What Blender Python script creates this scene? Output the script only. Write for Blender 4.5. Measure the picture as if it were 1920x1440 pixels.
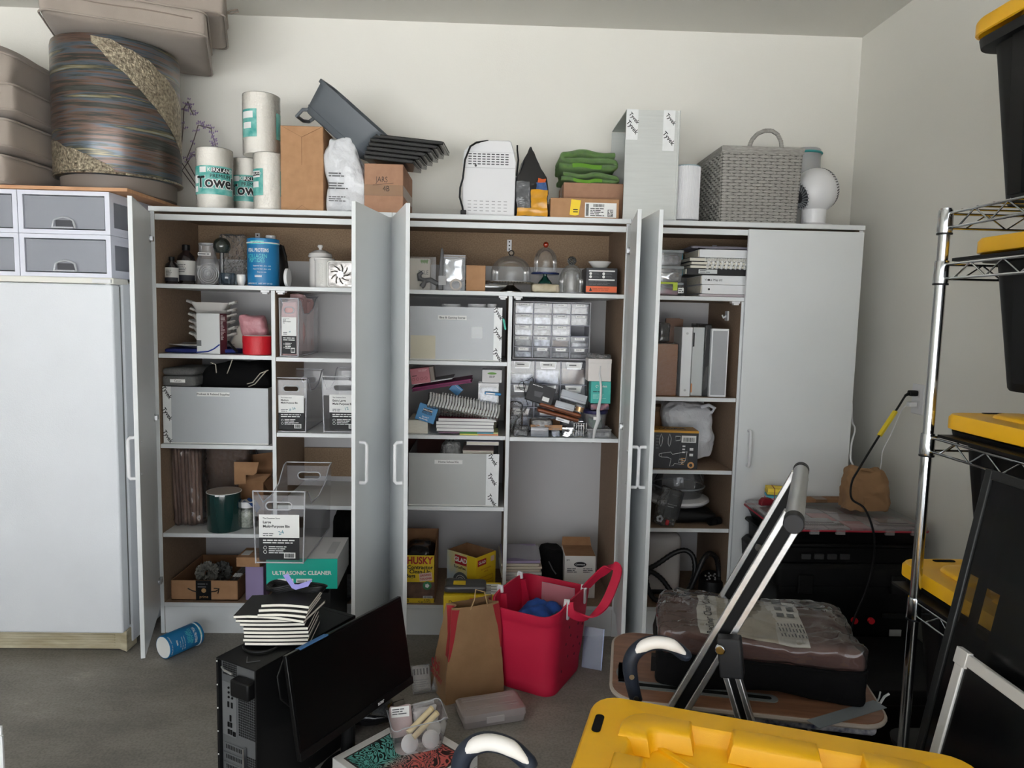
import bpy,bmesh,math,random
from mathutils import Vector,Matrix,Euler,noise
for o in list(bpy.data.objects):bpy.data.objects.remove(o,do_unlink=True)
SC=bpy.context.scene
COL=SC.collection
PI=math.pi
# ------------------------------------------------------------------ camera
FPX=1331.0
CAM=Vector((0.0,-3.0,1.41))
_dn=Vector((-310,13500,FPX)).normalized()
_fw=Vector((-40,-(12400+FPX*FPX)/13500.0,FPX)).normalized()
_rt=_dn.cross(_fw).normalized()
RW=Matrix((_rt,_fw,-_dn))  # camera (x right, y down, z forward) -> world
cam=bpy.data.cameras.new('camera');camo=bpy.data.objects.new('camera',cam);COL.objects.link(camo)
cam.sensor_width=36.0;cam.lens=36.0*FPX/1920.0;cam.clip_start=0.05
m=Matrix((RW@Vector((1,0,0)),RW@Vector((0,-1,0)),RW@Vector((0,0,-1)))).transposed().to_4x4()
m.translation=CAM;camo.matrix_world=m
SC.camera=camo
# ------------------------------------------------------------------ daylight through the open garage door behind the camera
w=bpy.data.worlds.new('sky');SC.world=w;w.use_nodes=True
w.node_tree.nodes['Background'].inputs[0].default_value=(0.90,0.95,1.0,1)
w.node_tree.nodes['Background'].inputs[1].default_value=3.0
pl=bpy.data.lights.new('door_portal','AREA');pl.shape='RECTANGLE';pl.size=5.2;pl.size_y=2.25
plo=bpy.data.objects.new('door_portal',pl);COL.objects.link(plo)
sun=bpy.data.lights.new('sun','SUN');sun.energy=84.0;sun.angle=0.02;sun.color=(1.0,0.985,0.965)
suno=bpy.data.objects.new('sun',sun);COL.objects.link(suno);suno.rotation_euler=(math.radians(-38),math.radians(12),0)  # high over the roof: it reaches only the driveway
plo.location=(-1.1,-5.05,1.13);plo.rotation_euler=(PI/2,0,0);pl.cycles.is_portal=True
SC.view_settings.view_transform='Standard';SC.view_settings.look='None'
SC.view_settings.exposure=0.03;SC.view_settings.gamma=1.0;SC.view_settings.use_curve_mapping=False
SC.cycles.transparent_max_bounces=32;SC.cycles.max_bounces=12;SC.cycles.diffuse_bounces=5
# ------------------------------------------------------------------ helpers: points
def P(px,py,Y):
 v=RW@Vector((px-960,py-720,FPX));return CAM+v*((Y-CAM.y)/v.y)
def PZ(px,py,Z):
 v=RW@Vector((px-960,py-720,FPX));return CAM+v*((Z-CAM.z)/v.z)
def proj(p):
 c=RW.transposed()@(Vector(p)-CAM);return 960+FPX*c.x/c.z,720+FPX*c.y/c.z
def fit(x0,x1,yt,Y,zb):
 """real place and size of a thing standing at depth Y on height zb: (centre x, width, height)"""
 xm=(x0+x1)/2;h=P(xm,yt,Y).z-zb
 yb=proj((P(xm,yt,Y).x,Y,zb))[1];ym=(yt+yb)/2
 a,b=P(x0,ym,Y).x,P(x1,ym,Y).x
 return(a+b)/2,b-a,h
# ------------------------------------------------------------------ helpers: materials
def lin(c):
 c=c/255.0
 return c/12.92 if c<=0.04045 else((c+0.055)/1.055)**2.4
def rgb(c):return(lin(c[0]),lin(c[1]),lin(c[2]),1)
MATS={}
def mat(name,c,rough=0.5,metal=0.0,var=0.0,vs=20,bump=0.0,bs=60,c2=None,coat=0,spec=0.5,stretch=None,sheen=0,coord='Object'):
 if name in MATS:return MATS[name]
 mt=bpy.data.materials.new(name);mt.use_nodes=True;nt=mt.node_tree;b=nt.nodes['Principled BSDF']
 b.inputs['Base Color'].default_value=rgb(c);b.inputs['Roughness'].default_value=rough
 b.inputs['Metallic'].default_value=metal;b.inputs['Coat Weight'].default_value=coat
 b.inputs['Specular IOR Level'].default_value=spec;b.inputs['Sheen Weight'].default_value=sheen
 if var or bump or c2:
  tc=nt.nodes.new('ShaderNodeTexCoord');mp=nt.nodes.new('ShaderNodeMapping')
  nt.links.new(tc.outputs[coord],mp.inputs[0])
  if stretch:mp.inputs['Scale'].default_value=stretch
  if var or c2:
   n=nt.nodes.new('ShaderNodeTexNoise');n.inputs['Scale'].default_value=vs;n.inputs['Detail'].default_value=6
   nt.links.new(mp.outputs[0],n.inputs['Vector'])
   cr=nt.nodes.new('ShaderNodeValToRGB');nt.links.new(n.outputs[0],cr.inputs[0])
   cr.color_ramp.elements[0].position=0.32;cr.color_ramp.elements[1].position=0.68
   if c2:ca,cb=rgb(c),rgb(c2)
   else:
    ca=tuple(min(1,v*(1-var))for v in rgb(c)[:3])+(1,);cb=tuple(min(1,v*(1+var))for v in rgb(c)[:3])+(1,)
   cr.color_ramp.elements[0].color=ca;cr.color_ramp.elements[1].color=cb
   nt.links.new(cr.outputs[0],b.inputs['Base Color'])
  if bump:
   n2=nt.nodes.new('ShaderNodeTexNoise');n2.inputs['Scale'].default_value=bs;n2.inputs['Detail'].default_value=4
   nt.links.new(mp.outputs[0],n2.inputs['Vector'])
   bp=nt.nodes.new('ShaderNodeBump');bp.inputs['Strength'].default_value=bump;bp.inputs['Distance'].default_value=0.01
   nt.links.new(n2.outputs[0],bp.inputs['Height']);nt.links.new(bp.outputs[0],b.inputs['Normal'])
 MATS[name]=mt;return mt
def clear(name,c,alpha,rough=0.15,gloss=0.6,bump=0.0,bs=40,tint=None):
 """thin see-through plastic or glass: body colour over a clear sheet, with a Fresnel sheen"""
 if name in MATS:return MATS[name]
 mt=bpy.data.materials.new(name);mt.use_nodes=True;nt=mt.node_tree
 b=nt.nodes['Principled BSDF'];out=nt.nodes['Material Output']
 b.inputs['Base Color'].default_value=rgb(c);b.inputs['Roughness'].default_value=max(rough,0.2)
 tr=nt.nodes.new('ShaderNodeBsdfTransparent')
 tr.inputs[0].default_value=rgb(tint)if tint else(1,1,1,1)
 mx=nt.nodes.new('ShaderNodeMixShader');mx.inputs[0].default_value=alpha
 nt.links.new(tr.outputs[0],mx.inputs[1]);nt.links.new(b.outputs[0],mx.inputs[2])
 gl=nt.nodes.new('ShaderNodeBsdfGlossy');gl.inputs['Roughness'].default_value=rough
 lw=nt.nodes.new('ShaderNodeLayerWeight');lw.inputs[0].default_value=0.35
 ml=nt.nodes.new('ShaderNodeMath');ml.operation='MULTIPLY';ml.inputs[1].default_value=gloss
 nt.links.new(lw.outputs['Fresnel'],ml.inputs[0])
 m2=nt.nodes.new('ShaderNodeMixShader');nt.links.new(ml.outputs[0],m2.inputs[0])
 nt.links.new(mx.outputs[0],m2.inputs[1]);nt.links.new(gl.outputs[0],m2.inputs[2])
 nt.links.new(m2.outputs[0],out.inputs[0])
 if bump:
  tc=nt.nodes.new('ShaderNodeTexCoord');n2=nt.nodes.new('ShaderNodeTexNoise');n2.inputs['Scale'].default_value=bs
  n2.inputs['Detail'].default_value=3
  nt.links.new(tc.outputs['Object'],n2.inputs['Vector'])
  bp=nt.nodes.new('ShaderNodeBump');bp.inputs['Strength'].default_value=bump;bp.inputs['Distance'].default_value=0.02
  nt.links.new(n2.outputs[0],bp.inputs['Height'])
  for nd in(b,gl,lw):nt.links.new(bp.outputs[0],nd.inputs['Normal'])
 MATS[name]=mt;return mt
# ------------------------------------------------------------------ helpers: geometry
class G:
 def __init__(s):s.v=[];s.f=[];s.m=None
 def add(s,vs,fs):
  o=len(s.v)
  s.v+=[(s.m@Vector(p))if s.m else Vector(p)for p in vs];s.f+=[tuple(i+o for i in f)for f in fs];return s
 def box(s,x0,x1,y0,y1,z0,z1):
  return s.add([(x0,y0,z0),(x1,y0,z0),(x1,y1,z0),(x0,y1,z0),(x0,y0,z1),(x1,y0,z1),(x1,y1,z1),(x0,y1,z1)],[(0,3,2,1),(4,5,6,7),(0,1,5,4),(1,2,6,5),(2,3,7,6),(3,0,4,7)])
 def cbox(s,c,d):return s.box(c[0]-d[0]/2,c[0]+d[0]/2,c[1]-d[1]/2,c[1]+d[1]/2,c[2]-d[2]/2,c[2]+d[2]/2)
 def bar(s,a,b,w,h,up=(0,0,1)):
  a,b=Vector(a),Vector(b);d=(b-a).normalized();u=Vector(up)
  if abs(d.dot(u))>0.98:u=Vector((1,0,0))
  x=d.cross(u).normalized();u=x.cross(d)
  vs=[p+x*sx*w/2+u*sy*h/2 for p in(a,b)for sx,sy in((-1,-1),(1,-1),(1,1),(-1,1))]
  return s.add(vs,[(0,1,2,3),(7,6,5,4),(0,4,5,1),(1,5,6,2),(2,6,7,3),(3,7,4,0)])
 def cyl(s,a,b,r,r1=None,n=20,cap=True):
  return s.tube([a,b],[r,r if r1 is None else r1],n,cap=cap)
 def tube(s,path,r,n=8,closed=False,cap=True):
  path=[Vector(p)for p in path];k=len(path)
  rs=r if isinstance(r,(list,tuple))else[r]*k
  vs=[];fs=[];pu=None
  for i,p in enumerate(path):
   if closed:d=path[(i+1)%k]-path[i-1]
   else:d=path[min(i+1,k-1)]-path[max(i-1,0)]
   d.normalize()
   if pu is None:
    u=Vector((0,0,1))if abs(d.z)<0.9 else Vector((1,0,0))
   else:u=pu
   u=(u-d*u.dot(d)).normalized();pu=u;x=d.cross(u)
   for j in range(n):
    a=2*PI*j/n;vs.append(p+(x*math.cos(a)+u*math.sin(a))*rs[i])
  for i in range(k if closed else k-1):
   for j in range(n):
    a=i*n+j;b=i*n+(j+1)%n;c=((i+1)%k)*n
    fs.append((a,b,c+(j+1)%n,c+j))
  if cap and not closed:fs+=[tuple(range(n))[::-1],tuple((k-1)*n+j for j in range(n))]
  return s.add(vs,fs)
 def lathe(s,pts,n=28,c=(0,0,0),sx=1.0,sy=1.0):
  vs=[];fs=[]
  for r,z in pts:
   for j in range(n):
    a=2*PI*j/n;vs.append((c[0]+r*sx*math.cos(a),c[1]+r*sy*math.sin(a),c[2]+z))
  for i in range(len(pts)-1):
   for j in range(n):
    fs.append((i*n+j,i*n+(j+1)%n,(i+1)*n+(j+1)%n,(i+1)*n+j))
  if pts[0][0]>1e-5:fs.append(tuple(range(n))[::-1])
  if pts[-1][0]>1e-5:fs.append(tuple((len(pts)-1)*n+j for j in range(n)))
  return s.add(vs,fs)
 def shell(s,pts,n=28,c=(0,0,0)):  # lathe without end caps
  vs=[];fs=[]
  for r,z in pts:
   for j in range(n):
    a=2*PI*j/n;vs.append((c[0]+r*math.cos(a),c[1]+r*math.sin(a),c[2]+z))
  for i in range(len(pts)-1):
   for j in range(n):fs.append((i*n+j,i*n+(j+1)%n,(i+1)*n+(j+1)%n,(i+1)*n+j))
  return s.add(vs,fs)
 def prism(s,poly,a,b,plane='xy'):
  k=len(poly)
  def q(p,t):return(p[0],p[1],t)if plane=='xy' else((p[0],t,p[1])if plane=='xz' else(t,p[0],p[1]))
  vs=[q(p,a)for p in poly]+[q(p,b)for p in poly]
  return s.add(vs,[tuple(range(k))[::-1],tuple(range(k,2*k))]+[(i,(i+1)%k,k+(i+1)%k,k+i)for i in range(k)])
 def grid(s,fn,nu,nv):
  vs=[fn(i/nu,j/nv)for j in range(nv+1)for i in range(nu+1)]
  return s.add(vs,[(j*(nu+1)+i,j*(nu+1)+i+1,(j+1)*(nu+1)+i+1,(j+1)*(nu+1)+i)for j in range(nv)for i in range(nu)])
 def loft(s,rings,cap=True):
  n=len(rings[0]);vs=[p for r in rings for p in r]
  fs=[(i*n+j,i*n+(j+1)%n,(i+1)*n+(j+1)%n,(i+1)*n+j)for i in range(len(rings)-1)for j in range(n)]
  if cap:fs+=[tuple(range(n))[::-1],tuple((len(rings)-1)*n+j for j in range(n))]
  return s.add(vs,fs)
 def rbox(s,hx,hy,hz,r,n=10,c=(0,0,0),fn=None):
  """rounded, finely divided box, to be puffed or crumpled by fn"""
  ts=[math.sin(PI/2*(-1+2*i/n))for i in range(n+1)]
  h=(hx,hy,hz);r=min(r,hx,hy,hz)
  for ax in range(3):
   for sg in(-1,1):
    a,b=(ax+1)%3,(ax+2)%3
    vs=[]
    for tj in ts:
     for ti in ts:
      p=[0,0,0];p[ax]=sg*h[ax];p[a]=ti*h[a];p[b]=tj*h[b]
      q=Vector([max(-(h[k]-r),min(h[k]-r,p[k]))for k in range(3)])
      d=Vector(p)-q;d=d.normalized()*r if d.length>1e-9 else d
      v=q+d
      if fn:v=fn(v)
      vs.append(v+Vector(c))
    fs=[]
    for j in range(n):
     for i in range(n):
      f=(j*(n+1)+i,j*(n+1)+i+1,(j+1)*(n+1)+i+1,(j+1)*(n+1)+i)
      fs.append(f if sg>0 else f[::-1])
    s.add(vs,fs)
  return s
def rrect(w,h,r,n=5,cx=0,cy=0):
 out=[]
 for k,(sx,sy)in enumerate(((1,1),(-1,1),(-1,-1),(1,-1))):
  for i in range(n+1):
   a=PI/2*k+PI/2*i/n
   out.append((cx+sx*(w/2-r)+r*math.cos(a),cy+sy*(h/2-r)+r*math.sin(a)))
 return out
def crumple(amp,sc,seed=0,amp2=0.0):
 o=Vector((seed*7.3,seed*3.1,seed*5.7))
 def fn(v):
  d=noise.noise_vector(v*sc+o)*amp
  if amp2:d=d+noise.noise_vector(v*sc*3.1+o)*amp2
  return v+d
 return fn
MESHES=0
def obj(name,g,mt,parent=None,bevel=0.0,seg=2,smooth=40,loc=None,rot=None,sub=0,weld=True):
 if isinstance(g,G):
  me=bpy.data.meshes.new(name);me.from_pydata(g.v,[],g.f)
  bm=bmesh.new();bm.from_mesh(me)
  if weld:bmesh.ops.remove_doubles(bm,verts=bm.verts,dist=1e-5)
  bmesh.ops.recalc_face_normals(bm,faces=bm.faces);bm.to_mesh(me);bm.free()
  if smooth:
   me.shade_smooth();me.set_sharp_from_angle(angle=math.radians(smooth))
  me.materials.append(mt)
 else:me=g
 o=bpy.data.objects.new(name,me);COL.objects.link(o)
 if parent:o.parent=parent
 if loc is not None:o.location=loc
 if rot is not None:o.rotation_euler=rot
 if bevel:
  b=o.modifiers.new('bevel','BEVEL');b.width=bevel;b.segments=seg;b.limit_method='ANGLE';b.angle_limit=math.radians(35)
 if sub:
  b=o.modifiers.new('sub','SUBSURF');b.levels=sub;b.render_levels=sub
 return o
def tag(o,label,cat,group=None):
 o['label']=label;o['category']=cat
 if group:o['group']=group
 return o
def thing(name,label,cat,loc=(0,0,0),rz=0.0,group=None,rot=None):
 o=bpy.data.objects.new(name,None);COL.objects.link(o);o.empty_display_size=0.05
 o.location=loc;o.rotation_euler=rot if rot else(0,0,rz)
 return tag(o,label,cat,group)
def one(name,g,mt,label,cat,group=None,**k):return tag(obj(name,g,mt,**k),label,cat,group)
def struct(name,g,mt,**k):
 o=obj(name,g,mt,**k);o['kind']='structure';return o
TEXTS=[];BENDS={}
FRONT=(PI/2,0,0)
def T(parent,body,size,loc,mt,rot=FRONT,align='CENTER',sx=1.0,bold=0.0,name='lettering'):
 cu=bpy.data.curves.new(name,'FONT');cu.body=body;cu.size=size;cu.align_x=align;cu.align_y='CENTER'
 cu.offset=bold*size;cu.extrude=0.0002;cu.resolution_u=3;cu.materials.append(mt)
 o=bpy.data.objects.new(name,cu);COL.objects.link(o);o.parent=parent;o.location=loc;o.rotation_euler=rot;o.scale=(sx,1,1)
 TEXTS.append(o);return o
def finish_texts():
 bpy.context.view_layer.update();dg=bpy.context.evaluated_depsgraph_get()
 for o in TEXTS:
  me=bpy.data.meshes.new_from_object(o.evaluated_get(dg),depsgraph=dg)
  n=bpy.data.objects.new(o.name,me);COL.objects.link(n);n.parent=o.parent
  n.location=o.location;n.rotation_euler=o.rotation_euler;n.scale=o.scale
  nm=o.name
  if nm in BENDS:
   rr=BENDS[nm]
   for v in me.vertices:
    a=v.co.x*o.scale[0]/rr;dz=v.co.z;v.co.x=(rr+dz)*math.sin(a)/o.scale[0];v.co.z=(rr+dz)*math.cos(a)-rr
  bpy.data.objects.remove(o,do_unlink=True);n.name=nm
def lines(parent,x0,x1,z0,z1,n,y,mt,seed=1,name='small_print',th=0.45,ragged=0.35):
 """rows of small print that cannot be read, on a face that looks to -y"""
 r=random.Random(seed);g=G();st=(z1-z0)/n
 for i in range(n):
  z=z1-st*(i+0.5);x=x0;xe=x1-r.random()*ragged*(x1-x0)
  while x<xe:
   wl=min(xe-x,st*(1+3*r.random()))
   g.box(x,x+wl,y-0.0004,y,z-st*th/2,z+st*th/2);x+=wl+st*0.35
 return obj(name,g,mt,parent,smooth=0,weld=False)
def barcode(parent,x0,x1,z0,z1,y,mt,seed=1,name='barcode'):
 r=random.Random(seed);g=G();x=x0;u=(x1-x0)/40
 while x<x1:
  wl=u*(0.4+1.2*r.random());g.box(x,min(x1,x+wl),y-0.0004,y,z0,z1);x+=wl+u*(0.5+r.random())
 return obj(name,g,mt,parent,smooth=0,weld=False)
def plate(parent,name,x0,x1,z0,z1,y,mt,t=0.0008):
 return obj(name,G().box(x0,x1,y-t,y,z0,z1),mt,parent,smooth=0)
def rnd(seed):return random.Random(seed)
# ================================================================== shared materials
WHITE=mat('white_laminate',(222,225,226),0.38,var=0.02,vs=3)
CHIP=mat('chipboard',(136,113,90),0.85,c2=(160,136,110),vs=160,bump=0.1,bs=300)
CHIPD=mat('chipboard_side',(134,112,92),0.8,c2=(150,126,104),vs=120)
BACKP=mat('back_hardboard',(206,205,206),0.6,var=0.03,vs=2)
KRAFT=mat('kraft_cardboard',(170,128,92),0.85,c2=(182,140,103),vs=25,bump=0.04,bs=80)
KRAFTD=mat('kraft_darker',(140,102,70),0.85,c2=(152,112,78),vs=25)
TAPE=clear('clear_packing_tape',(170,140,105),0.35,0.2,0.7)
TAPEW=mat('white_wrap_tape',(232,234,234),0.35,var=0.03,vs=30)
INK=mat('black_ink',(24,24,26),0.6)
INKG=mat('grey_ink',(95,96,98),0.7)
INKW=mat('white_ink',(238,238,236),0.6)
INKR=mat('red_ink',(180,40,46),0.6)
INKT=mat('teal_pen',(40,130,150),0.6)
PAPER=mat('white_paper',(238,238,236),0.75)
PAGES=mat('page_edges',(238,234,220),0.85,c2=(222,216,200),vs=40,stretch=(1,1,14))
BLACKP=mat('black_plastic',(13,13,14),0.45,spec=0.3)
BLACKM=mat('black_matte',(10,10,11),0.8,spec=0.2)
BLACKF=mat('black_fabric',(13,13,14),0.95,spec=0.2,bump=0.2,bs=400)
CHROME=mat('chrome',(205,208,210),0.14,1.0)
STEEL=mat('brushed_steel',(185,186,188),0.32,1.0)
ALU=mat('aluminium',(200,200,200),0.34,0.9,var=0.06,vs=8,stretch=(1,1,12))
YEL=mat('yellow_plastic',(252,190,18),0.42,var=0.03,vs=6,bump=0.05,bs=500)
GLASS=clear('clear_glass',(200,205,205),0.06,0.03,1.0)
CLEARP=clear('clear_plastic',(222,222,224),0.22,0.12,0.8)
FROST=clear('frosted_plastic',(205,207,212),0.45,0.3,0.5)
CORR=clear('corrugated_plastic',(200,204,206),0.80,0.35,0.35)
BAGCLR=clear('cellophane',(214,212,210),0.07,0.05,1.0,bump=0.9,bs=55)
WPLAS=mat('white_plastic',(226,226,228),0.35)
CERAM=mat('white_ceramic',(222,220,216),0.2,coat=0.3)
TEAL=mat('teal_card',(20,165,150),0.5)
WALLM=mat('painted_drywall',(228,226,219),0.9,var=0.012,vs=1.5,bump=0.06,bs=180)
CEILM=mat('painted_ceiling',(216,214,207),0.95,bump=0.05,bs=160)
def floor_mat():
 mt=mat('stained_concrete',(112,106,98),0.75)
 nt=mt.node_tree;b=nt.nodes['Principled BSDF']
 tc=nt.nodes.new('ShaderNodeTexCoord')
 n1=nt.nodes.new('ShaderNodeTexNoise');n1.inputs['Scale'].default_value=2.2;n1.inputs['Detail'].default_value=9;n1.inputs['Roughness'].default_value=0.65
 mp=nt.nodes.new('ShaderNodeMapping');mp.inputs['Scale'].default_value=(1.0,1.7,1);mp.inputs['Rotation'].default_value=(0,0,0.35)
 nt.links.new(tc.outputs['Object'],mp.inputs[0]);nt.links.new(mp.outputs[0],n1.inputs['Vector'])
 cr=nt.nodes.new('ShaderNodeValToRGB');e=cr.color_ramp.elements
 e[0].position=0.3;e[0].color=rgb((116,112,106));e[1].position=0.62;e[1].color=rgb((148,143,136))
 x=e.new(0.76);x.color=rgb((176,170,160))
 nt.links.new(n1.outputs[0],cr.inputs[0])
 n2=nt.nodes.new('ShaderNodeTexNoise');n2.inputs['Scale'].default_value=120;n2.inputs['Detail'].default_value=5
 nt.links.new(tc.outputs['Object'],n2.inputs['Vector'])
 mx=nt.nodes.new('ShaderNodeMixRGB');mx.blend_type='MULTIPLY';mx.inputs[0].default_value=0.5
 c2=nt.nodes.new('ShaderNodeValToRGB');c2.color_ramp.elements[0].color=(0.45,0.45,0.45,1);c2.color_ramp.elements[0].position=0.3;c2.color_ramp.elements[1].position=0.6
 nt.links.new(n2.outputs[0],c2.inputs[0]);nt.links.new(cr.outputs[0],mx.inputs[1]);nt.links.new(c2.outputs[0],mx.inputs[2])
 nt.links.new(mx.outputs[0],b.inputs['Base Color'])
 bp=nt.nodes.new('ShaderNodeBump');bp.inputs['Strength'].default_value=0.15;bp.inputs['Distance'].default_value=0.004
 nt.links.new(n1.outputs[0],bp.inputs['Height']);nt.links.new(bp.outputs[0],b.inputs['Normal'])
 return mt
# ================================================================== the room
WX0,WX1,WY0,WY1,WZ=-3.9,1.765,-5.0,0.52,2.775
struct('floor',G().box(WX0-0.2,WX1+0.2,WY0-0.12,WY1+0.1,-0.12,0),floor_mat(),smooth=0)
struct('driveway',G().box(WX0-4,WX1+4,WY0-14,WY0-0.12,-0.14,-0.02),mat('driveway_concrete',(190,191,191),0.9,var=0.05,vs=3),smooth=0)
struct('wall_back',G().box(WX0-0.1,WX1+0.1,WY1,WY1+0.12,0,WZ),WALLM,smooth=0)
struct('wall_right',G().box(WX1,WX1+0.12,WY0,WY1,0,WZ),WALLM,smooth=0)
struct('wall_left',G().box(WX0-0.12,WX0,WY0,WY1,0,WZ),WALLM,smooth=0)
struct('ceiling',G().box(WX0-0.12,WX1+0.12,WY0-0.12,WY1+0.12,WZ,WZ+0.1),CEILM,smooth=0)
gw=G();gw.box(WX0,-3.7,WY0-0.12,WY0,0,WZ).box(1.5,WX1,WY0-0.12,WY0,0,WZ).box(-3.7,1.5,WY0-0.12,WY0,2.26,WZ)
struct('wall_front',gw,WALLM,smooth=0)
# ================================================================== the three storage cabinets
CX=(-1.40,-0.412,0.577,1.565);ZT=1.812;S1=1.502;BOT=0.137;DEP=0.46
SH={0:([1.212,0.829,0.443],[1.207,0.886,0.572]),1:([1.206,0.888,0.576],[0.885]),2:([1.071,0.753,0.494],[1.2,0.8,0.45])}
def handle_mesh():
 z0,z1=0.785,0.935
 pts=[(0,0,z0),(0,-0.020,z0),(0,-0.027,z0+0.008),(0,-0.027,z1-0.008),(0,-0.020,z1),(0,0,z1)]
 return G().tube(pts,0.0065,10)
def cabinet(i,label,angL,angR):
 x0,x1=CX[i]+0.001,CX[i+1]-0.001;t=0.016
 c=thing('storage_cabinet',label,'cabinet',((x0+x1)/2,0,0),group='white storage cabinets');W=(x1-x0)/2
 def panel(name,g,mt,eg=None,par=c):
  o=obj(name,g,mt,par,smooth=0)
  if eg:obj('edge_band',eg,WHITE,o,bevel=0.001,smooth=0)
  return o
 for s in(-1,1):
  a,b=sorted((s*W,s*(W-t)))
  panel('side_panel',G().box(a,b,0.001,DEP,0,ZT-0.018),CHIPD,G().box(a,b,-0.001,0.001,0,ZT-0.018))
  o=s*W;obj('outer_face',G().box(min(o,o+s*0.0008),max(o,o+s*0.0008),0,DEP,0,ZT-0.018),WHITE,c,smooth=0)
 panel('top_panel',G().box(-W,W,0.001,DEP+0.01,ZT-0.018,ZT),CHIPD,G().box(-W,W,-0.018,0.001,ZT-0.018,ZT))
 obj('top_face',G().box(-W,W,-0.018,DEP+0.01,ZT,ZT+0.0012),WHITE,c,smooth=0)
 panel('top_rail',G().box(-W+t,W-t,0.002,0.02,ZT-0.05,ZT-0.027),WHITE)
 panel('bottom_panel',G().box(-W+t,W-t,0.004,DEP-0.005,BOT-0.017,BOT),CHIPD,G().box(-W+t,W-t,0.0,0.004,BOT-0.017,BOT))
 panel('kick_board',G().box(-W+t,W-t,0.004,0.018,0,BOT-0.019),WHITE)
 panel('back_panel',G().box(-W,W,DEP-0.004,DEP,0.02,ZT-0.02),BACKP)
 panel('hanging_rail',G().box(-W+t,W-t,DEP-0.022,DEP-0.006,ZT-0.175,ZT-0.02),CHIP)
 if i==0:panel('hanging_rail',G().box(0.012,W-t,DEP-0.022,DEP-0.006,0.60,0.74),CHIP)
 core=CHIPD if i==2 else WHITE
 panel('shelf',G().box(-W+t,W-t,0.002,DEP-0.006,S1-0.017,S1),core,G().box(-W+t,W-t,0.0,0.002,S1-0.017,S1))
 panel('divider',G().box(-0.008,0.008,0.004,DEP-0.006,BOT,S1-0.018),CHIPD,G().box(-0.008,0.008,0.0,0.004,BOT,S1-0.018))
 for side,zs in enumerate(SH[i]):
  a,b=((-W+t,-0.009)if side==0 else(0.009,W-t))
  for z in zs:panel('shelf',G().box(a,b,0.008,DEP-0.006,z-0.017,z),core,G().box(a,b,0.004,0.008,z-0.017,z))
 for s in(-1,1):  # magnetic catches under the fixed shelf
  g=G().box(s*0.032-0.018,s*0.032+0.018,-0.002,0.03,S1-0.026,S1-0.0175).box(s*0.032-0.011,s*0.032+0.011,-0.006,0.02,S1-0.033,S1-0.026)
  obj('door_catch',g,WPLAS,c,bevel=0.001)
 # wall brackets on the hanging rail
 for bx in((-0.2,0.285)if i==0 else(0.0,)):
  g=G().box(bx-0.011,bx+0.011,DEP-0.026,DEP-0.0225,ZT-0.105,ZT-0.05)
  o=obj('wall_bracket',g,WPLAS,c,bevel=0.001)
  gg=G()
  for dz in(0.06,0.077,0.094):gg.cyl((bx,DEP-0.0275,ZT-dz),(bx,DEP-0.026,ZT-dz),0.0035,n=10)
  obj('screw_hole',gg,BLACKM,o)
 wd=W-0.004
 for s,ang in((-1,angL),(1,angR)):
  d=obj('door',G().box(min(0,-s*wd),max(0,-s*wd),-0.016,-0.001,0.122,1.785),WHITE,c,bevel=0.0012,loc=(s*(W-0.003),-0.003,0),rot=(0,0,math.radians(s*ang)),smooth=0)
  h=obj('handle',handle_mesh(),WPLAS,d,loc=(-s*(wd-0.045),-0.016,0))
  for z in(0.25,0.95,1.68):
   g=G().cyl((-s*0.05,-0.001,z),(-s*0.05,0.003,z),0.016,n=14).box(min(-s*0.062,-s*0.018),max(-s*0.062,-s*0.018),0.001,0.012,z-0.009,z+0.009)
   obj('hinge',g,STEEL,d)
  for z in(0.80,0.92):
   obj('screw',G().cyl((-s*(wd-0.045),-0.001,z),(-s*(wd-0.045),0.0015,z),0.004,n=10),STEEL,d)
 return c
cabinet(0,'white two-door storage cabinet beside the freezer, both doors swung open',71.5,81.5)
cabinet(1,'middle white storage cabinet with the drawer organisers and glass domes inside',75.5,82)
cabinet(2,'white storage cabinet in the corner with its right door shut',88,0)
# ================================================================== freezer, drawers and cushions on the left
FZ=thing('upright_freezer','white upright freezer with a stained cream base grille beside the open cabinet','freezer',(-1.86,0,0))
FRW=mat('freezer_enamel',(224,227,232),0.42,var=0.02,vs=4,bump=0.12,bs=220)
CREAM=mat('yellowed_plastic',(214,206,180),0.5,c2=(176,164,132),vs=14,stretch=(0.6,1,3))
x0,x1=-0.42,0.413
obj('body',G().box(x0,x1,-0.145,0.46,0.03,1.497),FRW,FZ,bevel=0.006)
obj('gasket',G().box(x0+0.008,x1-0.008,-0.163,-0.145,0.105,1.48),mat('rubber_gasket',(120,120,118),0.7),FZ)
obj('door',G().box(x0,x1,-0.22,-0.163,0.098,1.487),FRW,FZ,bevel=0.008,seg=3)
obj('top_trim',G().box(x0,x1+0.001,-0.214,-0.1,1.489,1.512),mat('cream_trim',(232,230,222),0.4),FZ,bevel=0.004)
hg=obj('hinge',G().box(x1-0.075,x1-0.004,-0.222,-0.15,1.492,1.507).cyl((x1-0.022,-0.2,1.455),(x1-0.022,-0.2,1.5),0.012),WPLAS,FZ,bevel=0.002)
gr=G()
gr.prism([(x0,-0.16),(x1-0.05,-0.16),(x1-0.006,-0.185),(x1-0.006,-0.1),(x0,-0.1)][::-1],0.004,0.092)
go=obj('base_grille',gr,CREAM,FZ,bevel=0.003)
for k in range(6):
 z=0.018+k*0.011;obj('grille_rib',G().box(x0,x1-0.065,-0.1625,-0.158,z,z+0.005),CREAM,go,smooth=0)
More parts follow.
